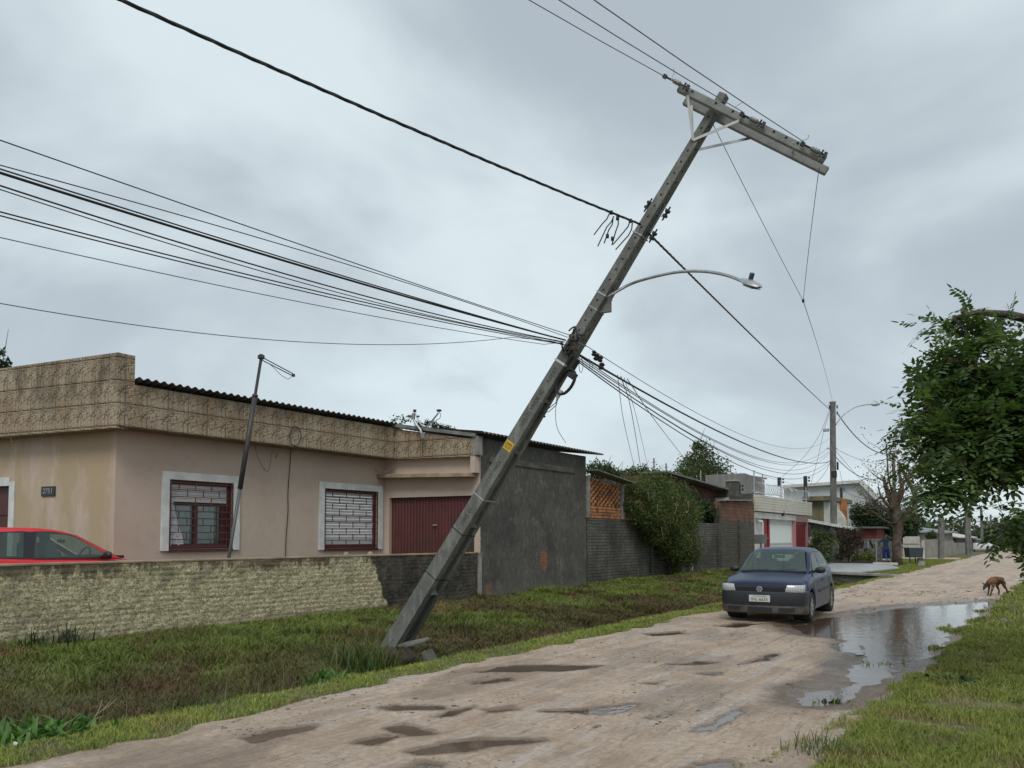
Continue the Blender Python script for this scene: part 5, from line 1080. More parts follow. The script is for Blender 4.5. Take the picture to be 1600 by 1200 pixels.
# x: 0 front .. L rear (local +x is rearward), y: left/right, z up
def car(name, label, paintm, spec, where, rz, group=None):
    S = spec; L = S['L']; t = thing(name, label, 'car', where, rz, group)
    top = lambda x: float(np.interp(x, *zip(*S['belt']))); hw = lambda x: float(np.interp(x, *zip(*S['w']))); WX = S['wheels']; RA = S.get('ra', .345)
    def zl(x):
        z = S['sill'] + .04*max(0, (x-L+.5))/.5 + .16*max(0, .4-x)/.4
        for c in WX:
            if abs(x-c) < RA: z = max(z, .30+math.sqrt(max(0, RA*RA-(x-c)**2)))
        return z
    xs = sorted(set([0,.03,.07,.12,.2,.3] + list(np.linspace(.35, L-.25, 46)) + [L-.15,L-.07,L-.02,L] + [c+sgn*(RA-.004) for c in WX for sgn in (-1,1)] + [c+sgn*(RA+.002) for c in WX for sgn in (-1,1)]))
    def sect(x):
        w_, zt, z0 = hw(x), top(x), zl(x); cr = .035 if x < S['cowl'] else .0; ow = S.get('flare', .012)*max([0]+[1-abs(abs(x-c)-RA*.3)/.5 for c in WX])
        h = zt-z0; w2 = w_+ow
        return [(w_*.80, z0+.02), (w_*.985, z0), (w2, z0+h*.12), (w2+.004, z0+h*.42), (w_*.995, z0+h*.66), (w_*.975, z0+h*.86), (w_*.945, zt-.035), (w_*.90, zt-.008), (w_*.80, zt+cr*.25), (w_*.45, zt+cr*.85), (0, zt+cr)]
    rows = []
    for x in xs:
        s_ = sect(x); rows.append([(x, -y, z) for y, z in s_] + [(x, y, z) for y, z in s_[-2::-1]])
    b = MB().grid(rows); n = len(rows[0]); b.f.append(tuple(range(n))); b.f.append(tuple(range((len(xs)-1)*n, len(xs)*n))[::-1])
    body = b.build('body', paintm, t, angle=38)
    # greenhouse
    G_ = S['roof']; gx = sorted(set(np.linspace(G_[0][0], G_[-1][0], 34).tolist()+[p[0] for p in G_])); zr = lambda x: float(np.interp(x, *zip(*G_)))
    zb = S['zb']; hb, sl = S['gw']; gh = lambda z: hb-(z-zb)*sl
    rows = []
    for x in gx:
        z = max(zr(x), zb-.03); e = min(.055, max(0, (z-zb)*.4)); pl = 1-.05*max(0, (S['cowl']+.35-x))/.35
        s_ = [(gh(zb-.03)*pl, zb-.03), (gh(z-e)*pl, z-e), ((gh(z)-.015)*pl, z-e*.45), ((gh(z)-.05)*pl, z-.006), (gh(z)*.6, z+.012), (0, z+.018)]
        rows.append([(x, -y, zz) for y, zz in s_] + [(x, y, zz) for y, zz in s_[-2::-1]])
    cut = lambda x: (S['screen'][0] < x < S['screen'][1]) or (S['rear'][0] < x < S['rear'][1])
    b = MB().grid(rows); C_ = 11
    def keep(f):
        i0, j0 = divmod(f[0], C_); xm = (gx[i0]+gx[min(i0+1, len(gx)-1)])/2
        if j0 in (0, 9) : return False
        return not (3 <= j0 <= 6 and cut(xm))
    if True:
        b.f = [f for f in b.f if keep(f)]; b.build('roof', paintm, t, angle=40, fix=False)
    for side in (-1, 1):   # side frames with real window openings
        bm = bmesh.new(); out = [(x, max(zr(x), zb-.03)-min(.055, max(0, (max(zr(x), zb-.03)-zb)*.4))) for x in gx]; out = [(gx[0], zb-.03)]+out[1:-1]+[(gx[-1], zb-.03)]
        def loop(pts): vs = [bm.verts.new((x, side*gh(z)*(1-.05*max(0, (S['cowl']+.35-x))/.35), z)) for x, z in pts]; return [bm.edges.new((vs[i], vs[(i+1) % len(vs)])) for i in range(len(vs))]
        E_ = loop(out)
        for poly in S['side']: E_ += loop(poly)
        bmesh.ops.triangle_fill(bm, use_beauty=True, use_dissolve=False, edges=E_, normal=(0, side, 0)); me = bpy.data.meshes.new('window_frame'); bm.to_mesh(me); bm.free(); link('window_frame', me, paintm, t)
    # cabin: dark tub, seats, wheel
    MB().box((S['cowl']+1.35, 0, zb+.005), (2.3, hb*1.80, .012)).build('cabin_tub', M_INT, t)
    for yy in (-.36, .36): MB().box((2.15, yy, zb+.10), (.14, .46, .34)).box((2.18, yy, zb+.32), (.09, .24, .16)).build('front_seat', M_SEAT, t, bevel=.03)
    MB().box((3.05, 0, zb+.08), (.16, 1.15, .22)).build('rear_seat', M_SEAT, t, bevel=.03); MB().tube(ringp((1.55, .36, zb+.03), (0,1,0), Vector((-.4,0,.9)).normalized(), .17, .17, 1, 18), .014, 6).build('steering_wheel', M_BLACK, t)
    MB().bar((S['cowl']+.1, -.6, zb+.015), (S['cowl']+.1, .6, zb+.015), .35, .05).build('dashboard', M_INT, t); MB().box((S['screen'][1]-.02, 0, zr(S['screen'][1])-.10), (.03, .22, .06)).build('rear_view_mirror', M_BLACK, t)
    # windscreen panel on the sloping front of the greenhouse
    def slopepanel(x0, x1, inset, nm, flip, m=M_CGLASS, lift=.006, lo=.0):
        P = []
        for i in range(9):
            x = x0+(x1-x0)*i/8; z = zr(x); P.append([(x-lift*(1 if not flip else -1), y*(gh(z)-inset), z+lift+.014*(1-y*y)) for y in np.linspace(-1, 1, 9)])
        o = MB().grid(P).build(nm, m, t, smooth=True, fix=False); return o
    sx0, sx1 = S['screen']; wsn = slopepanel(sx0, sx1, .075, 'windscreen', False, lift=.009)
    rx0, rx1 = S['rear']; slopepanel(rx0, rx1, .09, 'rear_window', True, lift=.009)
    for side in (-1, 1):
        if S.get('far'): MB().add([(x, side*(gh(z)+.006), z) for x, z in ((2.44,1.02),(2.42,1.445),(2.66,1.447),(2.72,1.02))], [(0,1,2,3)]).build('pillar_trim', M_BLACK, t, fix=False)
        for poly in S['side']:
            P = [(x, side*(gh(z)+.008), z) for x, z in poly]; cx = sum(p[0] for p in poly)/len(poly); cz = sum(p[1] for p in poly)/len(poly)
            Q = [(cx+(x-cx)*1.05+(.0), side*(gh(cz+(z-cz)*1.10)+.004), cz+(z-cz)*1.10) for x, z in poly]
            q = MB().add(P, [tuple(range(len(P)))]).build('side_window', M_CSIDE, t, fix=False); k_ = len(P); MB().add(P+Q, [(i, (i+1)%k_, (i+1)%k_+k_, i+k_) for i in range(k_)]).build('window_seal', M_BLACK, q, fix=False)
    # wheels
    for c in WX:
        for side in (-1, 1):
            y0 = side*(S['track']); ax = (0, side, 0)
            ty = MB().lathe((c, y0-side*.09, .29), [(.17,0),(.25,0),(.282,.02),(.29,.05),(.29,.13),(.282,.16),(.25,.178),(.185,.172),(.18,.15)], 28, ax).build('wheel', M_TYRE, t, angle=40)
            rm2 = MB().lathe((c, y0-side*.09, .29), [(.18,.13),(.183,.166),(.165,.168),(.15,.15),(.06,.158),(.055,.17),(.0,.172)], 24, ax)
            for k in range(7): a = 2*math.pi*k/7; rm2.bar((c+.05*math.cos(a), y0+side*.067, .29+.05*math.sin(a)), (c+.165*math.cos(a), y0+side*.072, .29+.165*math.sin(a)), .035, .014, up=(0,1,0))
            rm2.build('rim', M_RIM, ty, angle=40)
            MB().lathe((c, side*(hw(c)-.30), .32), [(RA-.03,-.02),(RA-.01,.22)], 24, ax).build('wheel_well', M_INT, t)
    MB().box((L/2, 0, .30), (L-.3, hw(1.5)*1.55, .16)).build('underbody', M_INT, t)
    # mirrors
    for side in (-1, 1):
        mx = S['mirror'][0]; mm_ = MB(); mm_.lathe((mx, side*(hb+.04), S['mirror'][1]), [(.03,0),(.075,.03),(.085,.10),(.075,.17),(.03,.20)], 12, (0,side,.05)); mm_.v = [(mx+(x-mx)*.6, y, S['mirror'][1]+(z-S['mirror'][1])*.8) for x, y, z in mm_.v]
        mm_.bar((mx+.02, side*(hb-.03), S['mirror'][1]-.03), (mx, side*(hb+.09), S['mirror'][1]-.01), .05, .04); mm_.build('mirror', S.get('mirm', M_BLACK), t, smooth=True)
    # bumpers: swept outline
    def sweep(outline, prof, nm, m, parent=t):
        rows = []
        for dz, ins in prof:
            row = []
            for i, (x, y) in enumerate(outline):
                nx_, ny_ = (-1 if not S.get('_r') else 1), y; l = math.hypot(nx_*.8, ny_); row.append((x+ (ins*.9 if not S.get('_r') else -ins*.9), y*(1-ins*.25), dz))
            rows.append(row)
        return MB().grid(rows).build(nm, m, parent, smooth=False, angle=45)
    W0 = hw(.6)+.012; fo = [(.46,W0-.004),(.30,W0),(.16,W0-.03),(.06,W0-.10),(0.0,W0-.22),(-.045,W0-.42),(-.06,.15)]; fo = fo+[(-.064,0)]+[(x,-y) for x,y in fo[::-1]]
    S['_r'] = False; bz = S['bump']
    bp = sweep(fo, [(bz[0], .10),(bz[0]+.03,.02),(bz[0]+.14,.0),(bz[0]+.17,.015),(bz[0]+.19,.0),(bz[1]-.05,0),(bz[1]-.01,.012),(bz[1],.04),(bz[1],.13)], 'front_bumper', S['bumpm'])
    ro = [(L-.5,W0-.01),(L-.25,W0-.01),(L-.10,W0-.05),(L-.0,W0-.15),(L+.05,W0-.4),(L+.06,.2)]; ro = ro+[(L+.064,0)]+[(x,-y) for x,y in ro[::-1]]
    S['_r'] = True; sweep(ro, [(bz[0]+.02,.10),(bz[0]+.05,0),(bz[1],0),(bz[1]+.02,.05),(bz[1]+.02,.13)], 'rear_bumper', S['bumpm'])
    if S.get('far'): return t
    # grille, vents, plate
    gz0, gz1 = bz[1]-.01, bz[1]+.115
    gr = MB().prism([(-.02,-.43,gz0),(-.02,.43,gz0),(.0,.50,gz1),(.0,-.50,gz1)], (.12,0,0)).build('grille', M_BLACK, t)
    mb = MB()
    for k in range(2): mb.bar((-.032,-.46+.03*k,gz0+.075-.038*k), (-.032,.46-.03*k,gz0+.075-.038*k), .018, .017)
    mb.build('grille_bar', M_BUMP, gr)
    for (yc, wv, z_, hh_) in ((0,.46,bz[0]+.10,.075),(.50,.30,bz[0]+.11,.06),(-.50,.30,bz[0]+.11,.06)):
        fx = -.066 if yc == 0 else -.045; o = MB().obox((fx, yc, z_), (Vector((1, .0 if yc == 0 else (.42 if yc < 0 else -.42)*-1, 0)).normalized(), Vector((.0 if yc == 0 else (.42 if yc > 0 else -.42), 1, 0)).normalized(), Z3), (.012, wv, hh_)).build('air_vent', M_INT, bp)
    pz = bz[1]-.145
    pl2 = MB().box((-.078, 0, pz), (.012, .40, .13)).build('number_plate', M_PLATEW, t, bevel=.006)
    text_obj('INL-6633', .088, frame((-.0855, 0, pz-.018), (0,-1,0), Z3), M_BLACK, pl2, 'plate_number', .001, .92); MB().box((-.085, 0, pz+.045), (.001, .25, .008)).build('plate_line', M_STENCIL, pl2)
    # emblem: disc with V over W
    em = MB().lathe((-.052, 0, gz0+.045), [(.0,0),(.052,0),(.058,.006),(.058,.014),(.05,.018),(0,.018)], 26, (-1,0,0)).build('emblem', mat('emblem_blue', (.035,.07,.13), .3), t, angle=40)
    ex = -.0725; ez = gz0+.045; q = MB(); q.tube(ringp((ex, 0, ez), (0,1,0), (0,0,1), .052, .052, 1, 28), .0055, 6)
    for a_, b_ in (((-.026,.042),(0,.004)),((0,.004),(.026,.042)),((-.046,.018),(-.022,-.036)),((-.022,-.036),(0,.0)),((0,.0),(.022,-.036)),((.022,-.036),(.046,.018))): q.bar((ex, a_[0], ez+a_[1]), (ex, b_[0], ez+b_[1]), .008, .010, up=(1,0,0))
    q.build('emblem_lines', M_CHROME, em)
    # headlights follow the corner
    for side in (-1, 1):
        rows = []
        for z, ins in ((gz0-.005,.012),(gz0+.02,-.004),(gz0+.07,-.004),(gz0+.125,.008),(gz0+.135,.03)):
            k_ = (z-gz0)/.13; rows.append([(x+ins, side*y, z) for x, y in ((-.018, .50-.03*(1-k_)+.04*max(0,k_-.8)), (.0, .60), (.045, .70), (.11, .765), (.19, .80))])
        MB().grid(rows).build('headlight', M_LAMP, t, smooth=True)
        MB().bar((1.55, side*(hw(2)+.012), .56), (2.75, side*(hw(2)+.012), .57), .012, .045).build('side_moulding', M_BUMP, t)
        MB().box((2.10, side*(hw(2)+.008), .78), (.12,.02,.03)).build('door_handle', paintm, t, bevel=.005)
        for xx in (1.16, 2.36): MB().bar((xx, side*(hw(xx)+.0035), .38), (xx+.02*(xx > 2), side*(hw(xx)*.965), top(xx)-.05), .004, .008, up=(1,0,0)).build('door_gap', M_INT, t)
    MB().bar((sx0-.02, .05, zr(sx0)+.01), (sx0+.03, -.45, zr(sx0)+.045), .016, .014).bar((sx0-.04, .55, zr(sx0)+.01), (sx0+.02, .08, zr(sx0)+.04), .016, .014).build('wiper', M_BLACK, wsn)
    MB().bar((sx0-.07, -.64, zr(sx0)-.02), (sx0-.07, .64, zr(sx0)-.02), .10, .012).build('cowl', M_BLACK, t)
    MB().box((sx1-.06, -.36, zr(sx1-.06)+.012), (.05,.06,.004)).build('sticker', M_WHITE, wsn)
    return t
GOL = dict(L=3.88, sill=.22, wheels=(.80,3.26), cowl=1.14, zb=.93, gw=(.735,.34), track=.735,
    belt=[(0,.68),(.03,.725),(.08,.76),(.2,.79),(.5,.84),(.9,.895),(1.14,.925),(1.4,.925),(3.3,.955),(3.6,.95),(3.8,.90),(3.88,.80)],
    w=[(0,.56),(.03,.64),(.07,.69),(.12,.725),(.2,.76),(.35,.79),(.6,.81),(1.1,.82),(2.6,.82),(3.2,.81),(3.6,.78),(3.75,.74),(3.84,.68),(3.88,.60)],
    roof=[(1.06,.90),(1.14,.935),(1.82,1.362),(1.95,1.40),(2.2,1.425),(2.6,1.435),(3.0,1.415),(3.22,1.37),(3.38,1.28),(3.74,.94)],
    screen=(1.17,1.80), rear=(3.40,3.66), side=[[(1.42,.965),(1.95,1.33),(2.28,1.345),(2.30,.975)],[(2.40,.98),(2.38,1.345),(2.88,1.33),(3.18,1.06),(3.16,.99)]],
    mirror=(1.45,.985), bump=(.17,.62), bumpm=M_BUMP)
ch_ = Vector((.07, -1, 0)).normalized()          # heading of the blue car
axc = Vector((-4.72, 15.9, 0)); rot = math.atan2(-ch_.y, -ch_.x); o_ = axc + ch_*.80
bc = car('parked_car', 'dark blue hatchback facing the camera with its left wheels in the big puddle', P_BLUE, GOL, (o_.x, o_.y, -.005), rot)
bc.name = 'hatchback_car'
RED = dict(L=4.05, sill=.22, wheels=(.82,3.38), cowl=1.05, zb=1.00, gw=(.76,.36), track=.74,
    belt=[(0,.55),(.03,.62),(.08,.66),(.2,.70),(.5,.76),(.9,.86),(1.05,.93),(1.3,.97),(2.4,1.0),(3.5,1.06),(3.85,1.04),(4.0,.95),(4.05,.80)],
    w=[(0,.56),(.03,.64),(.07,.70),(.12,.735),(.2,.77),(.35,.81),(.6,.84),(1.1,.855),(2.6,.86),(3.4,.85),(3.75,.80),(3.9,.75),(4.0,.70),(4.05,.62)],
    roof=[(.98,.93),(1.08,.985),(1.80,1.40),(2.0,1.46),(2.3,1.495),(2.7,1.50),(3.1,1.475),(3.45,1.41),(3.62,1.32),(3.92,1.04)],
    screen=(1.12,1.78), rear=(3.64,3.86), side=[[(1.30,1.02),(1.55,1.19),(1.88,1.385),(2.15,1.43),(2.42,1.435),(2.50,1.03)],[(2.66,1.035),(2.60,1.437),(3.0,1.42),(3.22,1.37),(3.30,1.05)],[(3.38,1.06),(3.30,1.35),(3.52,1.24),(3.60,1.12),(3.58,1.08)]],
    mirror=(1.42,1.05), bump=(.22,.55), bumpm=P_RED, mirm=M_BLACK, far=True)
rc = car('parked_car', 'bright red car behind the garden wall, only roof and side windows showing', P_RED, RED, (-13.95, 8.15, .30), -math.pi/2); rc.name = 'red_car'
wc_ = at(1560, 866, 92); RED2 = dict(RED); RED2['bumpm'] = P_WHITE
car('white_car', 'tiny white car far down the street under the reddish tree', P_WHITE, RED2, (wc_.x, wc_.y, 0), R(200))

# ------------------------------------------------------------------ foliage
def leaves(name, pts, L, W, m, parent=None, droop=.3, seed=0, outward=None):
    r = np.random.default_rng(seed); n = len(pts); d = r.normal(size=(n,3)); d[:,2] -= droop*1.5; d /= np.linalg.norm(d, axis=1)[:,None]
    u = r.normal(size=(n,3)); u -= d*(u*d).sum(1)[:,None]; u /= np.linalg.norm(u, axis=1)[:,None]; nn = np.cross(d, u)
    l = L*r.uniform(.6, 1.25, n)[:,None]; w_ = W*r.uniform(.7, 1.2, n)[:,None]
    V = np.zeros((n,4,3)); V[:,0] = pts; V[:,1] = pts+d*l*.5+u*w_*.5+nn*w_*.12; V[:,2] = pts+d*l; V[:,3] = pts+d*l*.5-u*w_*.5+nn*w_*.12
    o = np.arange(n)[:,None]*4; F = np.concatenate([o+[0,1,2], o+[0,2,3]]); c = np.repeat(r.random(n), 4)
    return np_mesh(name, V.reshape(-1,3), F, m, parent, col=np.stack([c,c,c],-1))
def blobpts(blobs, n, seed, clump=.22, per=14, shell=.6):
    r = np.random.default_rng(seed); vol = np.array([b[1]**2 * (b[2] if len(b) > 2 else 1) for b in blobs]); pr = vol/vol.sum(); k = max(1, n//per)
    bi = r.choice(len(blobs), k, p=pr); C = np.array([list(b[0]) for b in blobs])[bi]; Rr = np.array([b[1] for b in blobs])[bi]
    d = r.normal(size=(k,3)); d /= np.linalg.norm(d, axis=1)[:,None]; rad = Rr*(r.random(k)**(1/3*(1-shell)+.0001) if shell < 1 else 1)*r.uniform(.8, 1.12, k)
    cc_ = C+d*rad[:,None]; P = np.repeat(cc_, per, 0)+r.normal(size=(k*per,3))*(np.repeat(Rr, per)*clump)[:,None]; return P
def tree(name, label, blobs, n, L, W, m, base, seed, group=None, cat='tree', trunk=.12, bark=None, limbs=True, clump=.2, shell=.5, per=12, extra=None):
    t = thing(name, label, cat, tuple(base), group=group); B = Vector(base)
    P = blobpts(blobs, n, seed, clump, per, shell)-np.array(B); leaves('crown', P, L, W, m, t, seed=seed)
    rr = random.Random(seed); c = sum((Vector(b[0]) for b in blobs), Vector())/len(blobs)-B; mb = MB(); fk = c*.45; fk.z = max(.2, c.z*.45)
    mb.tube([Vector((0,0,-.2)), fk*.5+Vector((rr.uniform(-.05,.05),0,0)), fk], [trunk, trunk*.8, trunk*.65], 8)
    if limbs:
        for b in blobs: q = Vector(b[0])-B; mid = fk.lerp(q, .5)+Vector((rr.uniform(-1,1), rr.uniform(-1,1), rr.uniform(0,1)))*b[1]*.2; mb.tube([fk, mid, q, q+(q-mid)*.6], [trunk*.5, trunk*.33, trunk*.16, trunk*.05], 6)
    mb.build('trunk', bark or M_BARK, t, smooth=True, fix=False); return t
def B_(x, y, rpx, X=None, d=None, wgt=1): c = pX(x, y, X) if X is not None else at(x, y, d); dd = (c-EYE).dot(FW); return (c, rpx*dd/1200, wgt)
# overhanging shrub on the block wall
bl = [B_(x,y,r,X=X_) for x,y,r,X_ in ((995,768,22,-11.8),(1022,762,24,-11.8),(1052,778,24,-11.8),(1005,795,26,-11.6),(1035,800,30,-11.5),(1062,812,26,-11.6),(1020,825,22,-11.6),(1048,842,26,-11.5),(1070,850,20,-11.5),(1078,870,14,-11.5),(1078,800,16,-11.8),(985,790,12,-11.8),(1062,868,14,-11.5),(1055,888,9,-11.7))]
wsb = tree('wall_shrub', 'big trailing shrub with small orange and pink flowers hanging over the block wall', bl, 42000, .095, .040, L_BUSH, (-12.5, 27, .2), 21, cat='shrub', trunk=.09, clump=.26, shell=.55, per=16)
r_ = np.random.default_rng(5); fp = blobpts(bl, 34, 77, .3, 1, .95)-np.array([-12.5,27,.2]); fm = MB()
for p in fp: fm.lathe(p, [(.0,-.02),(.018,0),(.030,.015),(.0,.02)], 6, (1,-.4,.2))
fm.build('flowers', M_FLOWER, wsb)
wm = MB(); rr = random.Random(8)
for k in range(18):
    b = bl[rr.randrange(len(bl))]; c = b[0]-Vector((-12.5,27,.2)); q = c+Vector((b[1]*.9, rr.uniform(-1,1)*b[1], rr.uniform(-.3,.9)*b[1])); wm.tube([q, q+Vector((.15, rr.uniform(-.2,.2), .05)), q+Vector((.2, rr.uniform(-.35,.35), -.35))], [.008,.006,.003], 4)
wm.build('trailing_stems', M_TWIG, wsb, fix=False)
tree('shrub', 'dark glossy shrub peeping over the wall right of the flowering shrub', [B_(1085,790,14,X=-12.5),(B_(1100,800,15,X=-12.5)),B_(1110,812,9,X=-12.4),B_(1078,775,9,X=-12.6)], 3600, .16, .07, L_DARK, (-12.8, 31.5, .2), 22, cat='shrub', trunk=.05)
tree('tree', 'round topped tree on the skyline between two thin masts and the siding house', [B_(1095,712,20,X=-18),B_(1080,732,20,X=-18),B_(1112,735,22,X=-18),B_(1130,752,16,X=-18),B_(1068,748,16,X=-18),B_(1098,752,24,X=-18),B_(1090,700,9,X=-18),B_(1055,752,10,X=-18),B_(1140,765,10,X=-18)], 7000, .20, .10, L_MID, (-18, 38, 0), 23, group='trees behind the walls', trunk=.2, clump=.24, per=10)
tree('tree', 'loose leafy treetop just right of the dark garage block, above the lattice', [B_(928,734,12,X=-16),B_(945,736,12,X=-16),B_(960,742,10,X=-16),B_(935,745,10,X=-16),B_(975,748,9,X=-16)], 2600, .14, .07, L_MID, (-16, 26, 0), 24, group='trees behind the walls', trunk=.12, clump=.26, per=8)
tree('tree', 'low row of leaves on the skyline left of the antenna masts', [B_(985,742,11,X=-17),B_(1003,741,12,X=-17),B_(1022,745,10,X=-17),B_(1035,747,8,X=-17),B_(970,745,9,X=-17)], 2600, .15, .075, L_MID, (-17, 30, 0), 25, group='trees behind the walls', trunk=.12, clump=.26, per=8)
tree('tree', 'twig of leaves sticking up behind the parapet at the far left edge', [B_(4,570,9,d=22),B_(-12,560,16,d=22),B_(-30,568,20,d=22)], 900, .16, .08, L_DARK, (at(-30,840,22).x, at(-30,840,22).y, .2), 26, trunk=.1)
# roof weeds
tree('roof_weed', 'spindly weed growing from the roof left of the dish arms', [B_(617,655,5,X=-14.6),B_(630,656,7,X=-14.6),B_(640,651,4,X=-14.6)], 110, .09, .05, L_MID, tuple(pX(628,668,-14.6)), 27, cat='weed', trunk=.008, clump=.5, per=2)
ms_ = np.concatenate([blobpts([B_(x, y, 4, X=X_)], 260, int(x), .5, 10) for x, y, X_ in ((655,664,-14.2),(668,662,-14.0),(680,664,-13.7),(690,668,-13.5),(700,671,-13.2),(710,674,-13.1))]); tag(leaves('moss', ms_, .05, .03, L_DARK), 'dark clumps of moss and leaf litter along the garage roof edge', 'moss', kind='stuff')
# plants near the second pole
tree('shrub', 'bright leafy shrub at the foot of the second pole', [B_(1279,838,11,d=44),B_(1288,850,13,d=44),B_(1275,858,12,d=44),B_(1286,868,13,d=44),B_(1297,838,8,d=44)], 3000, .16, .07, L_MID, tuple(pZ(1284,880,0)), 28, cat='shrub', trunk=.05)
tree('shrub', 'dark reddish brown bush right of the second pole', [B_(1320,838,13,d=46),B_(1333,842,13,d=46),B_(1325,856,14,d=46),B_(1340,832,8,d=46),B_(1318,868,10,d=46)], 5000, .12, .05, L_BROWN, tuple(pZ(1326,881,0)), 29, cat='shrub', trunk=.06)
tree('shrub', 'low yellowish fern-like bush in front of the person in the grey vest', [B_(1345,872,7,d=46.5),B_(1355,869,7,d=46.5),B_(1337,875,6,d=46.5),B_(1362,874,6,d=46.5)], 1800, .16, .045, leafmat('yellow_green_leaf', (.10,.12,.03), (.20,.21,.06), (.12,.13,.035)), tuple(pZ(1350,880,0)), 30, cat='shrub', trunk=.03)
tree('tree', 'dark green tree mass behind the bare tree', [B_(1340,800,12,d=60),B_(1352,806,18,d=60),B_(1372,812,22,d=60),B_(1395,818,20,d=60),B_(1418,815,18,d=60),B_(1350,828,16,d=60),B_(1378,834,14,d=60),B_(1412,835,15,d=60),B_(1425,822,10,d=60)], 15000, .20, .09, L_DARK, tuple(at(1385,870,60)), 31, trunk=.2, clump=.24)
for i, (x, y, r, d_, m_, lab) in enumerate(((1530,838,13,125,L_FAR,'greyish feathery tree far down the street left of the reddish one'),(1547,846,9,100,L_BROWN,'small reddish brown tree far down the street'),(1566,838,13,120,L_FAR,'pale green tree far down the street behind the white car'),(1582,845,14,95,L_MID,'fresh green tree at the far end of the road, right of the white car'),(1596,850,14,90,L_MID,'rightmost fresh green tree at the end of the road'),(1555,853,8,98,L_BROWN,'low brown bush directly above the white car'),(1513,845,7,120,L_FAR,'small grey green bush behind the pale far pole'))):
    tree('tree', lab, [B_(x,y,r*.7,d=d_),B_(x-r*.6,y+3,r*.6,d=d_),B_(x+r*.6,y+4,r*.6,d=d_),B_(x+2,y+9,r*.7,d=d_)], 1500, .34, .18, m_, tuple(at(x,862+(1 if d_ < 110 else 0),d_)), 40+i, group='far trees down the street', trunk=.2, clump=.26, per=8)
tree('shrub', 'round clipped green bush above the concrete panel fence', [B_(1455,836,6,d=66),B_(1450,838,4,d=66),B_(1460,838,4,d=66)], 900, .16, .08, L_MID, tuple(at(1455,868,66)), 55, cat='shrub', trunk=.05)
fw_ = np.concatenate([blobpts([(Vector((x, 260+rr.uniform(-20,20), rr.uniform(0,3))), rr.uniform(3,6))], 640, int(abs(x)*7), .3, 8) for x in np.arange(-60, 140, 3.5)]); tag(leaves('far_wood', fw_, 1.3, .9, L_FAR), 'hazy line of far-off trees along the horizon', 'wood', kind='stuff')
# bare pollarded tree
bt = thing('bare_tree', 'bare pollarded tree with mottled bark and a few yellowing leaves', 'tree', tuple(at(1402,884,45.5))); Bb = bt.location.copy(); D0 = 45.5
def bp_(pts, rs, n=8): return [at(x,y,D0+dd)-Bb for x,y,dd in pts], rs, n
tb_ = MB(); P = [at(x,y,D0)-Bb for x,y in ((1403,887),(1401,868),(1400,848),(1404,828),(1402,812),(1399,795),(1397,780),(1400,768))]; tb_.tube(P, [.32,.24,.23,.26,.30,.29,.27,.22], 10); tb_.build('trunk', M_BARKP, bt, smooth=True)
LM = [([(1397,792,0),(1389,775,.3),(1384,760,.2),(1381,746,.4)], .16),([(1401,790,0),(1410,768,-.3),(1408,752,0),(1404,735,.3)], .13),([(1405,815,0),(1420,806,-.4),(1429,795,-.3),(1431,778,-.2),(1424,760,.2),(1412,738,.5),(1404,722,.5)], .15),([(1408,808,0),(1422,798,-.5),(1434,792,-.6),(1446,785,-.6),(1460,772,-.5)], .11),
      ([(1420,806,0),(1436,812,-.4),(1450,818,-.4),(1462,815,-.5)], .06),([(1396,806,0),(1382,796,.4),(1372,790,.5),(1362,780,.4)], .09),([(1398,800,0),(1386,788,-.4),(1376,775,-.4),(1372,760,-.3)], .08),([(1398,820,0),(1380,812,-.3),(1366,800,-.3),(1352,795,-.2)], .05),([(1404,770,0),(1416,748,.5),(1432,742,.6),(1445,735,.6)], .06),([(1395,775,0),(1388,745,.6),(1386,715,.8),(1384,688,.8)], .05)]
lmb = MB(); tips = []; rr = random.Random(12)
for pts, r0 in LM:
    P = [at(x,y,D0+dd)-Bb for x,y,dd in pts]; lmb.tube(P, [r0*1.3*(1-.6*i/(len(P)-1)) for i in range(len(P))], 7)
    for k in range(14):
        i = rr.randrange(1, len(P)); q = P[i-1].lerp(P[i], rr.random()); d = Vector((rr.uniform(-1.3,1.3), rr.uniform(-.7,.7), rr.uniform(-.2,1.0))).normalized(); W_ = [q]
        for s in range(5): d = (d+Vector((rr.uniform(-.4,.4), rr.uniform(-.3,.3), rr.uniform(-.15,.4)))).normalized(); q = q+d*rr.uniform(.2,.5); W_.append(q)
        lmb.tube(W_, [.03,.022,.016,.012,.009,.006], 4); tips += W_[2:]
lmb.build('limbs', M_BARKP, bt, smooth=True, fix=False)
tp = [t for t in tips if t.z > 4 or rr.random() < .3]; P = np.array([list(t+Vector((rr.gauss(0,.16), rr.gauss(0,.16), rr.gauss(0,.16)))) for t in tp for _ in range(3)]); leaves('crown', P, .16, .08, L_SPARSE, bt, seed=3)
# big pinnate tree reaching in from the right
TB = Vector((1.55, 11.6, .05)); big = thing('tree', 'dense dark green tree with feather-like leaves reaching in from the right', 'tree', tuple(TB))
BP = [(1520,610,62,8.8),(1565,640,70,8.6),(1470,640,40,8.6),(1500,565,36,8.9),(1448,628,24,8.5),(1540,560,34,8.8),(1592,590,42,8.7),(1500,498,22,9),(1530,492,24,9),(1565,492,18,9.1),(1596,500,16,9),(1580,535,14,8.9),(1475,500,12,9),(1440,725,26,8.3),(1475,700,42,8.4),(1520,700,55,8.4),(1570,692,48,8.3),(1600,680,60,8.4),(1495,738,30,8.2),(1474,756,22,8.2),(1505,755,16,8.2),(1425,690,18,8.4),(1418,635,12,8.5),(1440,660,22,8.5),(1462,590,22,8.7),(1560,735,14,8.1),(1598,728,22,8.2),(1592,815,16,8.0),(1588,840,10,8.0),(1610,850,26,8.0),(1610,800,22,8.0),(1455,768,13,8.2),(1490,778,8,8.2)]
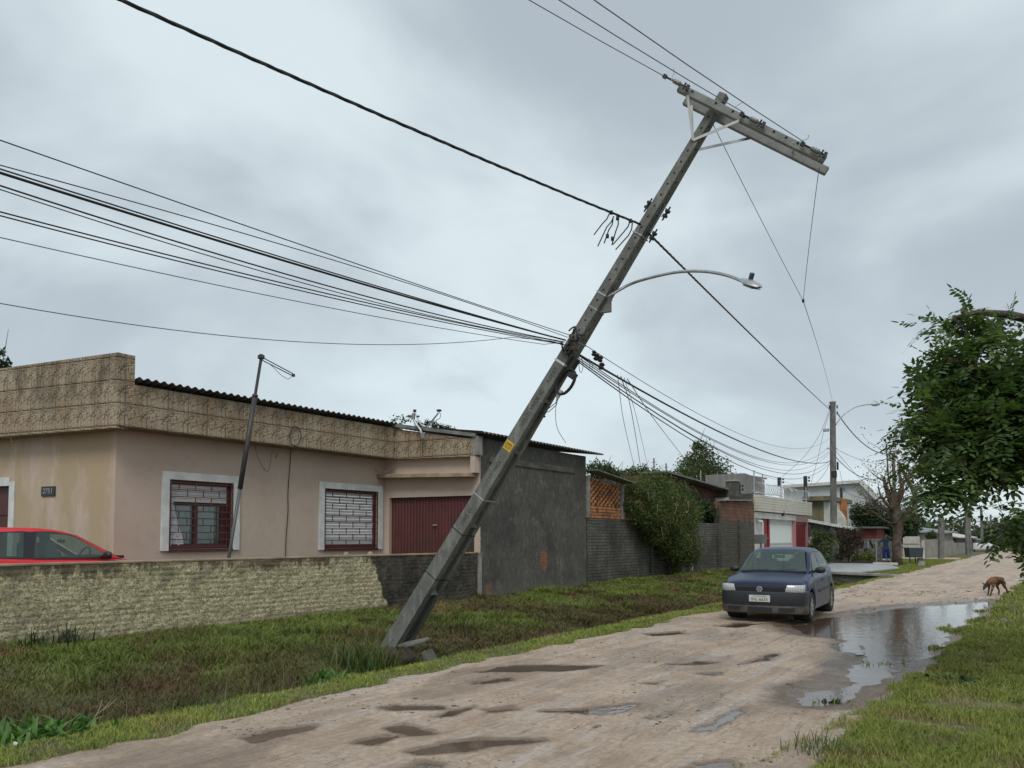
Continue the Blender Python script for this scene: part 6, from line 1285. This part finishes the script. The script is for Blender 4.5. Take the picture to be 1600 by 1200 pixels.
OUT = [(1665,620,70,8.7),(1690,720,70,8.4),(1720,540,70,9.2),(1780,640,110,9.0),(1850,560,100,9.5),(1900,700,100,9.5),(1660,800,50,8.3)]
def pinnate(BL, n, seed):
    r = np.random.default_rng(seed); V = []; F = []; c = []; blb = [(at(x-2,y+(8 if y < 560 else -6),d), rp*.78*d/1200) for x,y,rp,d in BL]; vol = np.array([b[1]**2.3 for b in blb]); vol /= vol.sum()
    kk = n//11; bi = r.choice(len(blb), kk, p=vol)
    for b in bi:
        C, Rr = blb[b]; d0 = r.normal(size=3); d0 /= np.linalg.norm(d0); ct = np.array(C)+d0*Rr*r.random()**.55*1.0
        tone0 = r.random()  # random tone per cluster puts lit and shaded foliage into the leaf colour
        for _ in range(11):
            o = ct+r.normal(size=3)*.085; out = d0*.7+r.normal(size=3)*.7; out[2] -= .35; out /= np.linalg.norm(out); side = np.cross(out, [0,0,1.]); side /= np.linalg.norm(side)+1e-6; up = np.cross(side, out)
            rl = r.uniform(.19, .30); np_ = r.integers(4, 6); tone = .55*tone0+.6*r.random()**2
            for k in range(np_*2+1):
                f_ = (k//2+1)/(np_+.3)*rl; base = o+out*f_-np.array([0,0,1.])*f_*f_*.6; sg = 1 if k % 2 else -1
                ld = out*.35+side*sg*.95-np.array([0,0,.25])+r.normal(size=3)*.12 if k < np_*2 else out
                ld = ld/np.linalg.norm(ld); l = r.uniform(.075,.112); w_ = l*.42; sd = np.cross(ld, up); sd /= np.linalg.norm(sd)+1e-6; nn = np.cross(sd, ld)
                i0 = len(V); V += [base, base+ld*l*.35+sd*w_*.5+nn*.004, base+ld*l*.7+sd*w_*.38+nn*.003, base+ld*l, base+ld*l*.7-sd*w_*.38+nn*.003, base+ld*l*.35-sd*w_*.5+nn*.004]
                F += [(i0,i0+1,i0+5),(i0+1,i0+2,i0+5),(i0+2,i0+4,i0+5),(i0+2,i0+3,i0+4)]; c += [min(1, max(0, tone*.8+r.normal()*.12))]*6
    return np.array(V)-np.array(TB), F, c
V, F, c = pinnate(BP, 1950, 61); V2, F2, c2 = pinnate(OUT, 1000, 62)
V = np.concatenate([V, V2]); F = np.concatenate([np.array(F), np.array(F2)+len(c)]); c = np.array(c+c2); np_mesh('crown', V, F, L_TREE, big, col=np.stack([c,c,c],-1))
bmb = MB(); root = Vector((0,0,-.2)); fork = Vector((-.1,0,1.9)); bmb.tube([root, Vector((0,0,.9)), fork], [.19,.15,.14], 10); bmb.build('trunk', M_BARK, big, smooth=True)
lb_ = MB(); rr = random.Random(4)
main = [[(1850,800,9.3),(1720,700,9),(1620,640,8.8),(1560,605,8.7),(1520,575,8.7),(1480,560,8.7)],[(1850,760,9.4),(1740,600,9.2),(1650,510,9.1),(1580,492,9.1),(1530,488,9),(1490,497,9)],[(1850,800,9.3),(1740,760,8.8),(1640,720,8.5),(1560,700,8.4),(1500,715,8.3),(1450,725,8.3)],[(1850,820,9.2),(1740,820,8.6),(1660,825,8.2),(1600,835,8.0)],[(1620,640,8.8),(1560,640,8.6),(1500,640,8.6),(1445,645,8.5)]]
for k, mn in enumerate(main):
    P = [at(x,y,d)-TB for x,y,d in mn]
    if k < 4: P = [fork+(P[0]-fork)*.0]+P
    lb_.tube(P, [.09*(1-i/(len(P)))+.012 for i in range(len(P))], 7)
    for b in BP+OUT:
        q = at(b[0],b[1],b[3])-TB; i = min(range(len(P)), key=lambda j: (P[j]-q).length)
        if rr.random() < .5 and .15 < (P[i]-q).length < .55:
             m_ = P[i].lerp(q, .5)+Vector((rr.uniform(-.1,.1),rr.uniform(-.1,.1),.08)); lb_.tube([P[i], m_, q], [.018,.012,.005], 5)
lb_.build('limbs', M_BARK, big, smooth=True, fix=False)

# ------------------------------------------------------------------ weeds and litter
def strap_clump(name, label, x, y, n, h, w_, m, cat='weed', spread=.25, seed=0, X=None, z=None, broad=False):
    c = pZ(x, y, 0) if X is None else pX(x, y, X); c.z = hz(c.x, c.y) if z is None else z; t = thing(name, label, cat, tuple(c)); rr = random.Random(seed); V = []; F = []; cl_ = []
    for k in range(n):
        o = Vector((rr.gauss(0,spread), rr.gauss(0,spread*.8), 0)); a = rr.uniform(0, 6.28); d = Vector((math.cos(a), math.sin(a), 0)); sd = Vector((-d.y, d.x, 0)); H_ = h*rr.uniform(.5,1.2); ln = rr.uniform(.2,.9); N = 5; tone = rr.random(); i0 = len(V)
        for i in range(N+1):
            s = i/N; p = o+d*(H_*ln*s*s*1.1)+Z3*(H_*(s-.45*ln*s*s)); ww = w_*(math.sin(math.pi*min(.999, s*.85+.12)) if broad else (1-s)**.6)*.5; V += [p-sd*ww+Z3*ww*.3, p+sd*ww+Z3*ww*.3]; cl_ += [tone]*2
        for i in range(N): F.append((i0+2*i, i0+2*i+1, i0+2*i+3, i0+2*i+2))
    np_mesh('leaves', [tuple(v) for v in V], F, m, t, col=np.stack([cl_]*3, -1)); return t
L_STRAP = leafmat('strap_leaf', (.045,.085,.018), (.11,.17,.04), (.12,.12,.035))
strap_clump('weed', 'broad leaved bright green weed in the ditch at the lower left, larger of two', 85, 1122, 150, .24, .045, L_WEED, seed=1, spread=.26, X=-7.14, z=-.14, broad=True)
strap_clump('weed', 'smaller broad leaved weed at the very lower left edge of the ditch', 15, 1135, 90, .20, .04, L_WEED, seed=2, spread=.22, X=-7.14, z=-.14, broad=True)
strap_clump('weed', 'long strap leaved clump growing against the left side of the pole foot', 575, 1022, 170, .78, .018, L_STRAP, seed=3, X=-8.45, spread=.28)
strap_clump('weed', 'dense grassy clump left of the pole foot, above the verge', 520, 1040, 220, .62, .014, L_STRAP, seed=4, X=-7.6, spread=.34)
strap_clump('weed', 'rounded leaf weed in the ditch halfway between corner and pole', 508, 1048, 50, .22, .04, L_WEED, seed=5, X=-7.14, z=-.1, spread=.14, broad=True)
strap_clump('weed', 'grassy clump in the ditch below the left window', 385, 1075, 160, .36, .014, L_STRAP, seed=6, X=-7.18, spread=.30)
strap_clump('weed', 'grassy clump in the ditch right of the broad leaved weeds', 285, 1060, 110, .42, .012, L_STRAP, seed=7, X=-7.2, spread=.3)
strap_clump('weed', 'weed tuft against the foot of the cream wall, left of two', 52, 985, 50, .35, .02, L_DARK, seed=8, X=-11.85, spread=.15)
strap_clump('weed', 'weed tuft against the foot of the cream wall, right of two', 110, 980, 50, .35, .02, L_DARK, seed=9, X=-11.85, spread=.15)
strap_clump('weed', 'flat dark leaved weed in the green verge above the bare patch', 1495, 1072, 60, .09, .05, L_DARK, seed=10, spread=.16, broad=True)
strap_clump('weed', 'small dark weed at the near tip of the big puddle', 1297, 1092, 26, .07, .03, L_DARK, seed=11, spread=.07, broad=True)
strap_clump('weed', 'tall grass tuft on the right verge in front of the bare patch', 1290, 1178, 120, .16, .010, L_STRAP, seed=12, spread=.16)
strap_clump('weed', 'brownish stalky weed on the bank right of the pole foot', 700, 955, 60, .5, .012, L_BROWN, seed=13, X=-9.6, spread=.3)
tw = MB(); rr = random.Random(2)
for x0,y0,x1,y1 in ((148,1118,185,1090),(150,1118,160,1092),(154,1114,172,1096)): tw.tube([pX(x0,y0,-7.3), pX((x0+x1)/2+1,(y0+y1)/2+1,-7.45), pX(x1,y1,-7.6)], [.0035,.003,.0015], 5)
tag(tw.build('dry_twigs', M_TWIG, fix=False), 'few pale dry twigs sticking out of the ditch at the lower left', 'twigs')
# loose clods and pebbles on the road: stuff
r_ = np.random.default_rng(9); N = 5200; x = r_.uniform(-6.4,-1.0,N); y = 4+24*r_.random(N)**1.6; k = (fbm(x,y,1.2,171) > .50) & (hgt(x,y) > -.02); x, y = x[k], y[k]; z = hgt(x,y); s = np.exp(r_.normal(-4.95,.5,len(x)))*np.maximum(1,np.hypot(x,y)/12)
ico = np.array([(0,0,1),(.89,0,.45),(.28,.85,.45),(-.72,.53,.45),(-.72,-.53,.45),(.28,-.85,.45),(.72,.53,-.3),(-.28,.85,-.3),(-.89,0,-.3),(-.28,-.85,-.3),(.72,-.53,-.3)]); fi = [(0,1,2),(0,2,3),(0,3,4),(0,4,5),(0,5,1),(1,6,2),(2,7,3),(3,8,4),(4,9,5),(5,10,1),(6,7,2),(7,8,3),(8,9,4),(9,10,5),(10,6,1)]
V = ico[None]*s[:,None,None]*r_.uniform(.6,1.4,(len(x),11,3))*np.array([1.2,1.2,.55]); V += np.stack([x,y,z],-1)[:,None]; F = (np.arange(len(x))[:,None,None]*11+np.array(fi)[None]).reshape(-1,3)
tag(np_mesh('pebbles', V.reshape(-1,3), F, mat('clod', (.24,.18,.135), .9, col2=(.10,.075,.055), scale=3)), 'small clods and pebbles scattered over the dirt road', 'pebbles', kind='stuff')
for i, (x, y, sx_, sy_, lab, m_) in enumerate(((24,1160,.10,.03,'torn yellowish white scrap lying in the verge at the lower left',M_WHITE),(672,1018,.05,.05,'small white scrap on the verge just right of the pole foot',M_WHITE),(575,1048,.03,.03,'tiny white scrap on the verge left of the pole foot',M_WHITE),(1412,1092,.08,.05,'flat dark stone on the bare soil of the right verge',M_DARK),(1562,1012,.30,.02,'pale bent straw lying on the right verge grass',M_TWIG),(1440,885,.5,.4,'grey boulder on the lawn in front of the bin',M_CONC))):
    c = pZ(x, y, 0); c.z = hz(c.x, c.y)+.01; P = [(math.cos(a)*sx_/2*random.uniform(.7,1.2), math.sin(a)*sy_/2*random.uniform(.7,1.2)) for a in np.linspace(0, 6.28, 9)[:-1]]; hh_ = {5:.3, 3:.03}.get(i, .02)
    nm = 'stone' if i in (3,5) else ('straw' if i == 4 else 'litter_scrap'); mb = MB(); mb.add([(px, py, 0) for px, py in P]+[(px*.75, py*.75, hh_) for px, py in P], [tuple(range(8))[::-1], tuple(range(8,16))]+[(j,(j+1)%8,(j+1)%8+8,j+8) for j in range(8)]); o = mb.build(nm, m_, smooth=False); o.location = c; tag(o, lab, 'stone' if nm == 'stone' else ('straw' if nm == 'straw' else 'litter'))
# ------------------------------------------------------------------ street end: fences, sheds, bin
def fbox(name, label, cat, x0, x1, yt, d0, d1, m, depth=.2, roof=None, zb=-.1):
    a = at(x0, 862, d0); b = at(x1, 862, d1); za = at(x0, yt, d0).z; zb_ = at(x1, yt, d1).z; a.z = b.z = 0; d = (b-a).normalized(); n = Vector((-d.y, d.x, 0))*depth; t = thing(name, label, cat, tuple(a))
    MB().prism([Vector((0,0,zb)), (b-a)+Z3*zb, (b-a)+Z3*zb_, Z3*za], n).build('wall', m, t)
    if roof: MB().prism([Z3*(za+.02)-d*.4-n.normalized()*.4, (b-a)+Z3*(zb_+.02)+d*.4-n.normalized()*.4, (b-a)+Z3*(zb_+.5)+d*.4+n*.5, Z3*(za+.5)-d*.4+n*.5], Z3*.12).build('roof', roof, t)
    return t, a, b
M_PANEL = mat('concrete_panel', (.27,.26,.225), .85, col2=(.20,.19,.165), scale=1.5, dirt=(.13,.125,.10))
fbox('concrete_fence', 'grey concrete panel fence behind the thick leaning pole', 'fence', 1444, 1474, 843, 62, 66, M_PANEL)
fbox('concrete_fence', 'second stretch of grey concrete fence right of the thick leaning pole', 'fence', 1474.5, 1491, 845, 66, 72, M_PANEL)
wfn = thing('picket_fence', 'cream vertical board fence right of the bare tree', 'fence', tuple(at(1412,876,58)))
for i in range(9):
    a = at(1413+i*2.9, 874-i*.2, 58)-wfn.location; MB().box((a.x, a.y, .9), (.12,.03,1.85-(.15 if i < 1 else 0))).build('board', M_OFFW if i % 3 else M_SIDING, wfn)
MB().bar(at(1412,850,58)-wfn.location+Vector((0,.04,0)), at(1440,850,58)-wfn.location+Vector((0,.04,0)), .04, .08).build('rail', M_CONC, wfn)
fbox('grey_house', 'grey house with a flat sheet roof behind the concrete fence', 'house', 1428, 1489, 833, 74, 80, M_PANEL, 6, mat('sheet_roof', (.19,.21,.21), .6))
fbox('shed', 'dark open fronted shed under a white roof strip', 'shed', 1495, 1521, 841, 84, 92, M_DARK, 4, M_OFFW)
fbox('concrete_fence', 'low weathered fence in front of the dark shed', 'fence', 1491, 1508, 848, 74, 80, M_PANEL)
fbox('plank_fence', 'long grey plank fence beyond the tall poles', 'fence', 1521, 1560, 850, 92, 120, M_CONC, .2)
gp = thing('gate_post', 'pale square gate post left of the concrete panel fence', 'post', tuple(at(1443,875,60))); MB().box((0,0,.75), (.18,.18,1.7)).build('shaft', M_OFFW, gp, bevel=.02); MB().box((0,0,1.62), (.24,.24,.06)).build('cap', M_CONC, gp)
dp_ = thing('gate_post', 'tall black post between the board fence and the grey fence', 'post', tuple(at(1432,874,61))); MB().box((0,0,1.3), (.22,.22,2.8)).build('shaft', M_BLACK, dp_, bevel=.02); MB().bar((0,0,2.2), (-.9,0,2.3), .06, .06).build('rail', M_BLACK, dp_)
bn = thing('waste_bin', 'dark metal waste basket on legs standing on the lawn', 'bin', tuple(pZ(1428,880,0)), YAW)
MB().add([(-.42,-.3,.38),(.42,-.3,.38),(.42,.3,.38),(-.42,.3,.38),(-.46,-.34,1.0),(.46,-.34,1.0),(.46,.34,1.0),(-.46,.34,1.0)], [(3,2,1,0),(0,1,5,4),(1,2,6,5),(2,3,7,6),(3,0,4,7)]).build('basket', mat('dark_blue_metal', (.035,.05,.06), .5), bn)
MB().bar((-.47,-.34,1.0),(.47,-.34,1.0),.05,.04).bar((-.47,.34,1.0),(.47,.34,1.0),.05,.04).bar((-.47,-.34,1.0),(-.47,.34,1.0),.05,.04).bar((.47,-.34,1.0),(.47,.34,1.0),.05,.04).build('rim', M_CONC, bn)
for x in (-.25,.1): MB().tube([(x,0,0),(x,0,.4)], .035, 8).build('leg', M_PIPE, bn)
stp = thing('tree_stump', 'short brown stump right of the waste basket', 'stump', tuple(pZ(1438,881,0))); MB().lathe((0,0,0), [(.24,-.1),(.18,.1),(.17,.36),(.14,.38)], 10).build('trunk', M_BARK, stp)
lbx = thing('litter_basket', 'small grey box basket on a post beside the white gate, above the blue car', 'box', tuple(pX(1189,862,-10.9)))
zz = pX(1189,843,-10.9).z-lbx.location.z; MB().tube([(0,0,-1.0),(0,0,zz-.1)], .03, 6).build('post', M_PIPE, lbx); MB().box((0,0,zz+.02), (.35,.75,.42)).build('basket', mat('grey_mesh_metal', (.13,.125,.115), .6), lbx, bevel=.02)

# ------------------------------------------------------------------ people and dog (skin-grown bodies)
def skin(name, joints, m, parent, sub=2, root=0):
    """joints: list of (pos, radius or (rx,ry), parent index)"""
    me = bpy.data.meshes.new(name); me.from_pydata([j[0] for j in joints], [(j[2], i) for i, j in enumerate(joints) if j[2] is not None and j[2] >= 0], []); o = bpy.data.objects.new(name, me); COL.objects.link(o); o.parent = parent
    mod = o.modifiers.new('skin', 'SKIN'); mod.use_smooth_shade = True
    for i, j in enumerate(joints):
        sv = me.skin_vertices[0].data[i]; r = j[1]; sv.radius = (r, r) if not isinstance(r, tuple) else r; sv.use_root = (i == root)
    sb = o.modifiers.new('sub', 'SUBSURF'); sb.levels = sub; sb.render_levels = sub; me.materials.append(m); return o
def mesh_skin(o):
    dg = bpy.context.evaluated_depsgraph_get(); me = bpy.data.meshes.new_from_object(o.evaluated_get(dg)); nm, par, m = o.name, o.parent, o.data.materials[0]; bpy.data.objects.remove(o)
    me.materials.clear(); me.materials.append(m); me.polygons.foreach_set('use_smooth', [True]*len(me.polygons)); q = bpy.data.objects.new(nm.split('.')[0], me); COL.objects.link(q); q.parent = par; return q
M_SKIN = mat('skin', (.33,.18,.12), .6); M_HAIR = mat('black_hair', (.012,.011,.011), .7)
def person(label, where, rz, armL, armR, top, legs, shoe, cuff=None, lean=0.0, h=1.72, vest=None, headyaw=0):
    t = thing('person', label, 'person', where, rz); k = h/1.72; S_ = lambda *p: tuple(v*k for v in p)
    hipZ, shZ = .92, 1.42
    # bare body: head, neck, torso, arms with hands, legs - one surface
    J = [(S_(0,0,hipZ), (.13*k,.10*k), None), (S_(0,0,1.15), (.12*k,.09*k), 0), (S_(0,0,1.36), (.15*k,.10*k), 1), (S_(0,-.01,1.47), .055*k, 2), (S_(0,-.02,1.55), .07*k, 3), (S_(0,-.025,1.63), (.075*k,.09*k), 4), (S_(0,-.01,1.69), (.06*k,.07*k), 5)]
    for sg, arm in ((1, armL), (-1, armR)):
        i = len(J); J.append((S_(sg*.17,0,shZ-.01), .06*k, 2)); el, ha = arm; J.append((S_(*el), .045*k, i)); J.append((S_(*ha), .03*k, i+1)); hd = (Vector(ha)-Vector(el)).normalized(); J.append((tuple((Vector(ha)+hd*.07)*k), (.04*k,.02*k), i+2))
        sdv = hd.orthogonal().normalized()
        for q in range(4): b0 = Vector(ha)+hd*.10+sdv*(.03-.02*q); J.append((tuple(b0*k), .011*k, i+3)); J.append((tuple((b0+hd*(.05+.01*(q in (1,2)))+hd.cross(sdv)*.015)*k), .008*k, len(J)-1))
        J.append((tuple((Vector(ha)+hd*.05+sdv*.06)*k), .012*k, i+2))
    for sg in (1,-1):
        i = len(J); J.append((S_(sg*.10,0,.84), .095*k, 0)); J.append((S_(sg*.11,-.02,.48), .065*k, i)); J.append((S_(sg*.12,.01,.11), .04*k, i+1)); J.append((S_(sg*.12,-.06,.04), (.045*k,.03*k), i+2)); J.append((S_(sg*.13,-.16,.03), (.04*k,.025*k), i+3))
    body = mesh_skin(skin('body', J, M_SKIN, t, 2))
    T = [(S_(0,0,.88), (.155*k,.12*k), None), (S_(0,0,1.05), (.15*k,.115*k), 0), (S_(0,0,1.2), (.15*k,.115*k), 1), (S_(0,0,1.36), (.175*k,.12*k), 2), (S_(0,-.005,1.45), .075*k, 3)]
    for sg, arm in ((1, armL), (-1, armR)):
        i = len(T); T.append((S_(sg*.175,0,shZ-.01), .078*k, 3)); el, ha = arm; T.append((S_(*el), .062*k, i)); m2 = Vector(el).lerp(Vector(ha), .8); T.append((tuple(m2*k), .046*k, i+1))
    mesh_skin(skin('shirt', T, top, t, 2))
    Lg = [(S_(0,0,1.02), (.145*k,.115*k), None), (S_(0,0,.92), (.165*k,.13*k), 0)]
    for sg in (1,-1): i = len(Lg); Lg.append((S_(sg*.10,0,.80), .12*k, 1)); Lg.append((S_(sg*.11,-.02,.48), .095*k, i)); Lg.append((S_(sg*.12,.01,.26), .085*k, i+1))
    mesh_skin(skin('trousers', Lg, legs, t, 2))
    for sg in (1,-1):
        if cuff: MB().lathe(S_(sg*.12,.01,.16), [(.085,0),(.10,.04),(.095,.11),(.07,.13)], 12).build('cuff', cuff, t, smooth=True)
        b = MB(); b.lathe(S_(sg*.12,.01,.0), [(.065,0),(.07,.05),(.07,.2),(.065,.22)], 12); b.box(S_(sg*.125,-.10,.045), (.10,.19,.085)); b.build('boot', shoe, t, bevel=.012)
    hr = MB().lathe(S_(0,.012,1.63), [(.088,-.05),(.098,.0),(.095,.05),(.07,.095),(.03,.115),(0,.118)], 14); hr.v = [(x, y*1.12+(0 if z > 1.66*k else .0), z) for x, y, z in hr.v]; ho = hr.build('hair', M_HAIR, t, smooth=True)
    for sg in (1,-1):
        MB().lathe(S_(sg*.03,-.105,1.625), [(0,-.01),(.009,0),(0,.008)], 8, (0,-1,0)).build('eye', M_HAIR, t); MB().box(S_(sg*.088,-.01,1.61), (.02,.035,.055)).build('ear', M_SKIN, t, bevel=.006)
    MB().add([S_(-.014,-.10,1.585), S_(.014,-.10,1.585), S_(0,-.135,1.588), S_(0,-.10,1.635)], [(0,1,2),(0,2,3),(1,3,2)]).build('nose', M_SKIN, t); MB().box(S_(0,-.102,1.555), (.045,.01,.01)).build('mouth', mat('lip', (.20,.07,.06), .6), t)
    if vest:
        V_ = MB(); rows = []
        for z, a_, b_ in ((.98,.185,.145),(1.1,.18,.145),(1.25,.185,.145),(1.36,.20,.145),(1.44,.15,.11)): rows.append([(a_*k*math.cos(q), b_*k*math.sin(q), z*k) for q in np.linspace(0, 6.283, 17)])
        V_.grid(rows).build('vest', vest, t, smooth=True); MB().bar(S_(0,-.15,1.0), S_(0,-.15,1.4), .02, .03).build('vest_zip', M_BLACK, t)
    return t
M_SHIRT = mat('blue_grey_shirt', (.045,.085,.115), .8, col2=(.03,.055,.08), scale=8); M_BLUET = mat('royal_blue_cloth', (.010,.035,.20), .7, col2=(.008,.025,.13), scale=6)
M_BOOT = mat('dark_boot', (.03,.02,.016), .6); M_VEST = mat('grey_vest', (.30,.32,.34), .7, col2=(.2,.22,.23), scale=9); M_BLKC = mat('black_cloth', (.015,.015,.018), .85); M_GTR = mat('grey_green_trousers', (.07,.075,.06), .85)
pa = at(1385, 881.5, 46.5); pa.z = .08; fa = math.atan2(-pa.x, pa.y)
person('person in blue shirt and royal blue trousers, one hand raised to the head', tuple(pa), fa+.2, ((.42,-.10,1.30),(.16,-.16,1.52)), ((-.36,-.05,1.22),(-.52,-.28,1.20)), M_SHIRT, M_BLUET, M_BOOT, M_WHITE, h=1.80)
rdp = at(1369.5, 866, 46.2); ro_ = MB().tube([Vector((rdp.x, rdp.y, .10)), Vector((rdp.x-.02, rdp.y, 1.45))], .018, 6).build('rod', mat('pale_blue_rod', (.35,.45,.55), .5)); tag(ro_, 'thin pale blue rod held upright by the person in blue', 'rod')
pb_ = at(1355, 877, 47.4); pb_.z = .0
person('person with black sleeves and pale grey vest standing behind the yellowish bush', tuple(pb_), fa-.15, ((.30,.02,1.15),(.34,-.05,.90)), ((-.30,.02,1.15),(-.36,-.02,.88)), M_BLKC, M_GTR, M_BOOT, None, h=1.72, vest=M_VEST)
# dog: local -x is the head end
def f_dog(g, b):
    p = g.obj(); n = g.noise(g.mapv(p, (14,2,4)), 1.6, 4, .7); X, Y, Z = g.xyz(p)
    c = g.mix(g.ss(n, .42, .6), (.19,.075,.028), (.055,.025,.014)); hd = g.ss(X, -.34, -.44); c = g.mix(hd, c, (.022,.016,.014)); rp = g.math('MULTIPLY', g.ss(X, .16, .26), g.ss(Z, .30, .36)); c = g.mix(g.math('MULTIPLY', rp, .8), c, (.018,.012,.010))
    c = g.mix(g.ss(Z, .17, .09), c, (.05,.03,.02)); g.put(b.inputs['Base Color'], c); b.inputs['Roughness'].default_value = .75
M_DOG = mat('brindle_coat', fn=f_dog)
dg_ = Vector(pZ(1556, 931, 0)); dog = thing('dog', 'brindle brown dog walking head down at the edge of the big puddle', 'dog', (dg_.x, dg_.y, hz(dg_.x, dg_.y)), R(62))
J = [((.20,0,.46),(.085,.095),None),((.05,0,.455),(.085,.10),0),((-.10,0,.44),(.10,.125),1),((-.22,0,.425),(.095,.115),2),((-.32,0,.385),(.06,.075),3),((-.40,0,.33),(.05,.06),4),((-.47,0,.29),(.052,.058),5),((-.525,-.0,.235),(.036,.038),6),((-.56,0,.19),(.028,.028),7),
     ((.27,0,.44),(.07,.085),0),((.33,0,.40),.026,9),((.37,0,.32),.020,10),((.375,0,.25),.012,11)]
def leg(par, pts): 
    for i, (p, r) in enumerate(pts): J.append((p, r, par if i == 0 else len(J)-1))
leg(3, [((-.20,.075,.34),.055),((-.17,.08,.24),.034),((-.20,.08,.12),.022),((-.235,.08,.025),.024),((-.27,.08,.018),.018)])
leg(3, [((-.22,-.075,.34),.055),((-.27,-.08,.24),.034),((-.33,-.08,.13),.022),((-.385,-.08,.025),.024),((-.42,-.08,.018),.018)])
leg(9, [((.24,.075,.36),.065),((.20,.085,.26),.042),((.30,.085,.15),.024),((.29,.085,.03),.022),((.255,.085,.018),.018)])
leg(9, [((.26,-.075,.36),.065),((.26,-.085,.27),.042),((.38,-.085,.17),.024),((.42,-.085,.03),.022),((.385,-.085,.018),.018)])
mesh_skin(skin('body', J, M_DOG, dog, 2))
M_DOGD = mat('dark_dog_ear', (.018,.013,.012), .8)
for sg in (1,-1):
    MB().add([(-.42,sg*.03,.345),(-.475,sg*.055,.335),(-.44,sg*.062,.315),(-.53,sg*.085,.405)], [(0,1,3),(1,2,3),(2,0,3),(0,2,1)]).build('ear', M_DOGD, dog); MB().lathe((-.505,sg*.034,.285), [(0,0),(.008,.003),(0,.007)], 8, (0,sg,0)).build('eye', M_BLACK, dog)
MB().lathe((-.583,0,.18), [(0,-.012),(.015,-.004),(.013,.006),(0,.01)], 8, (1,0,.6)).build('nose', M_BLACK, dog)
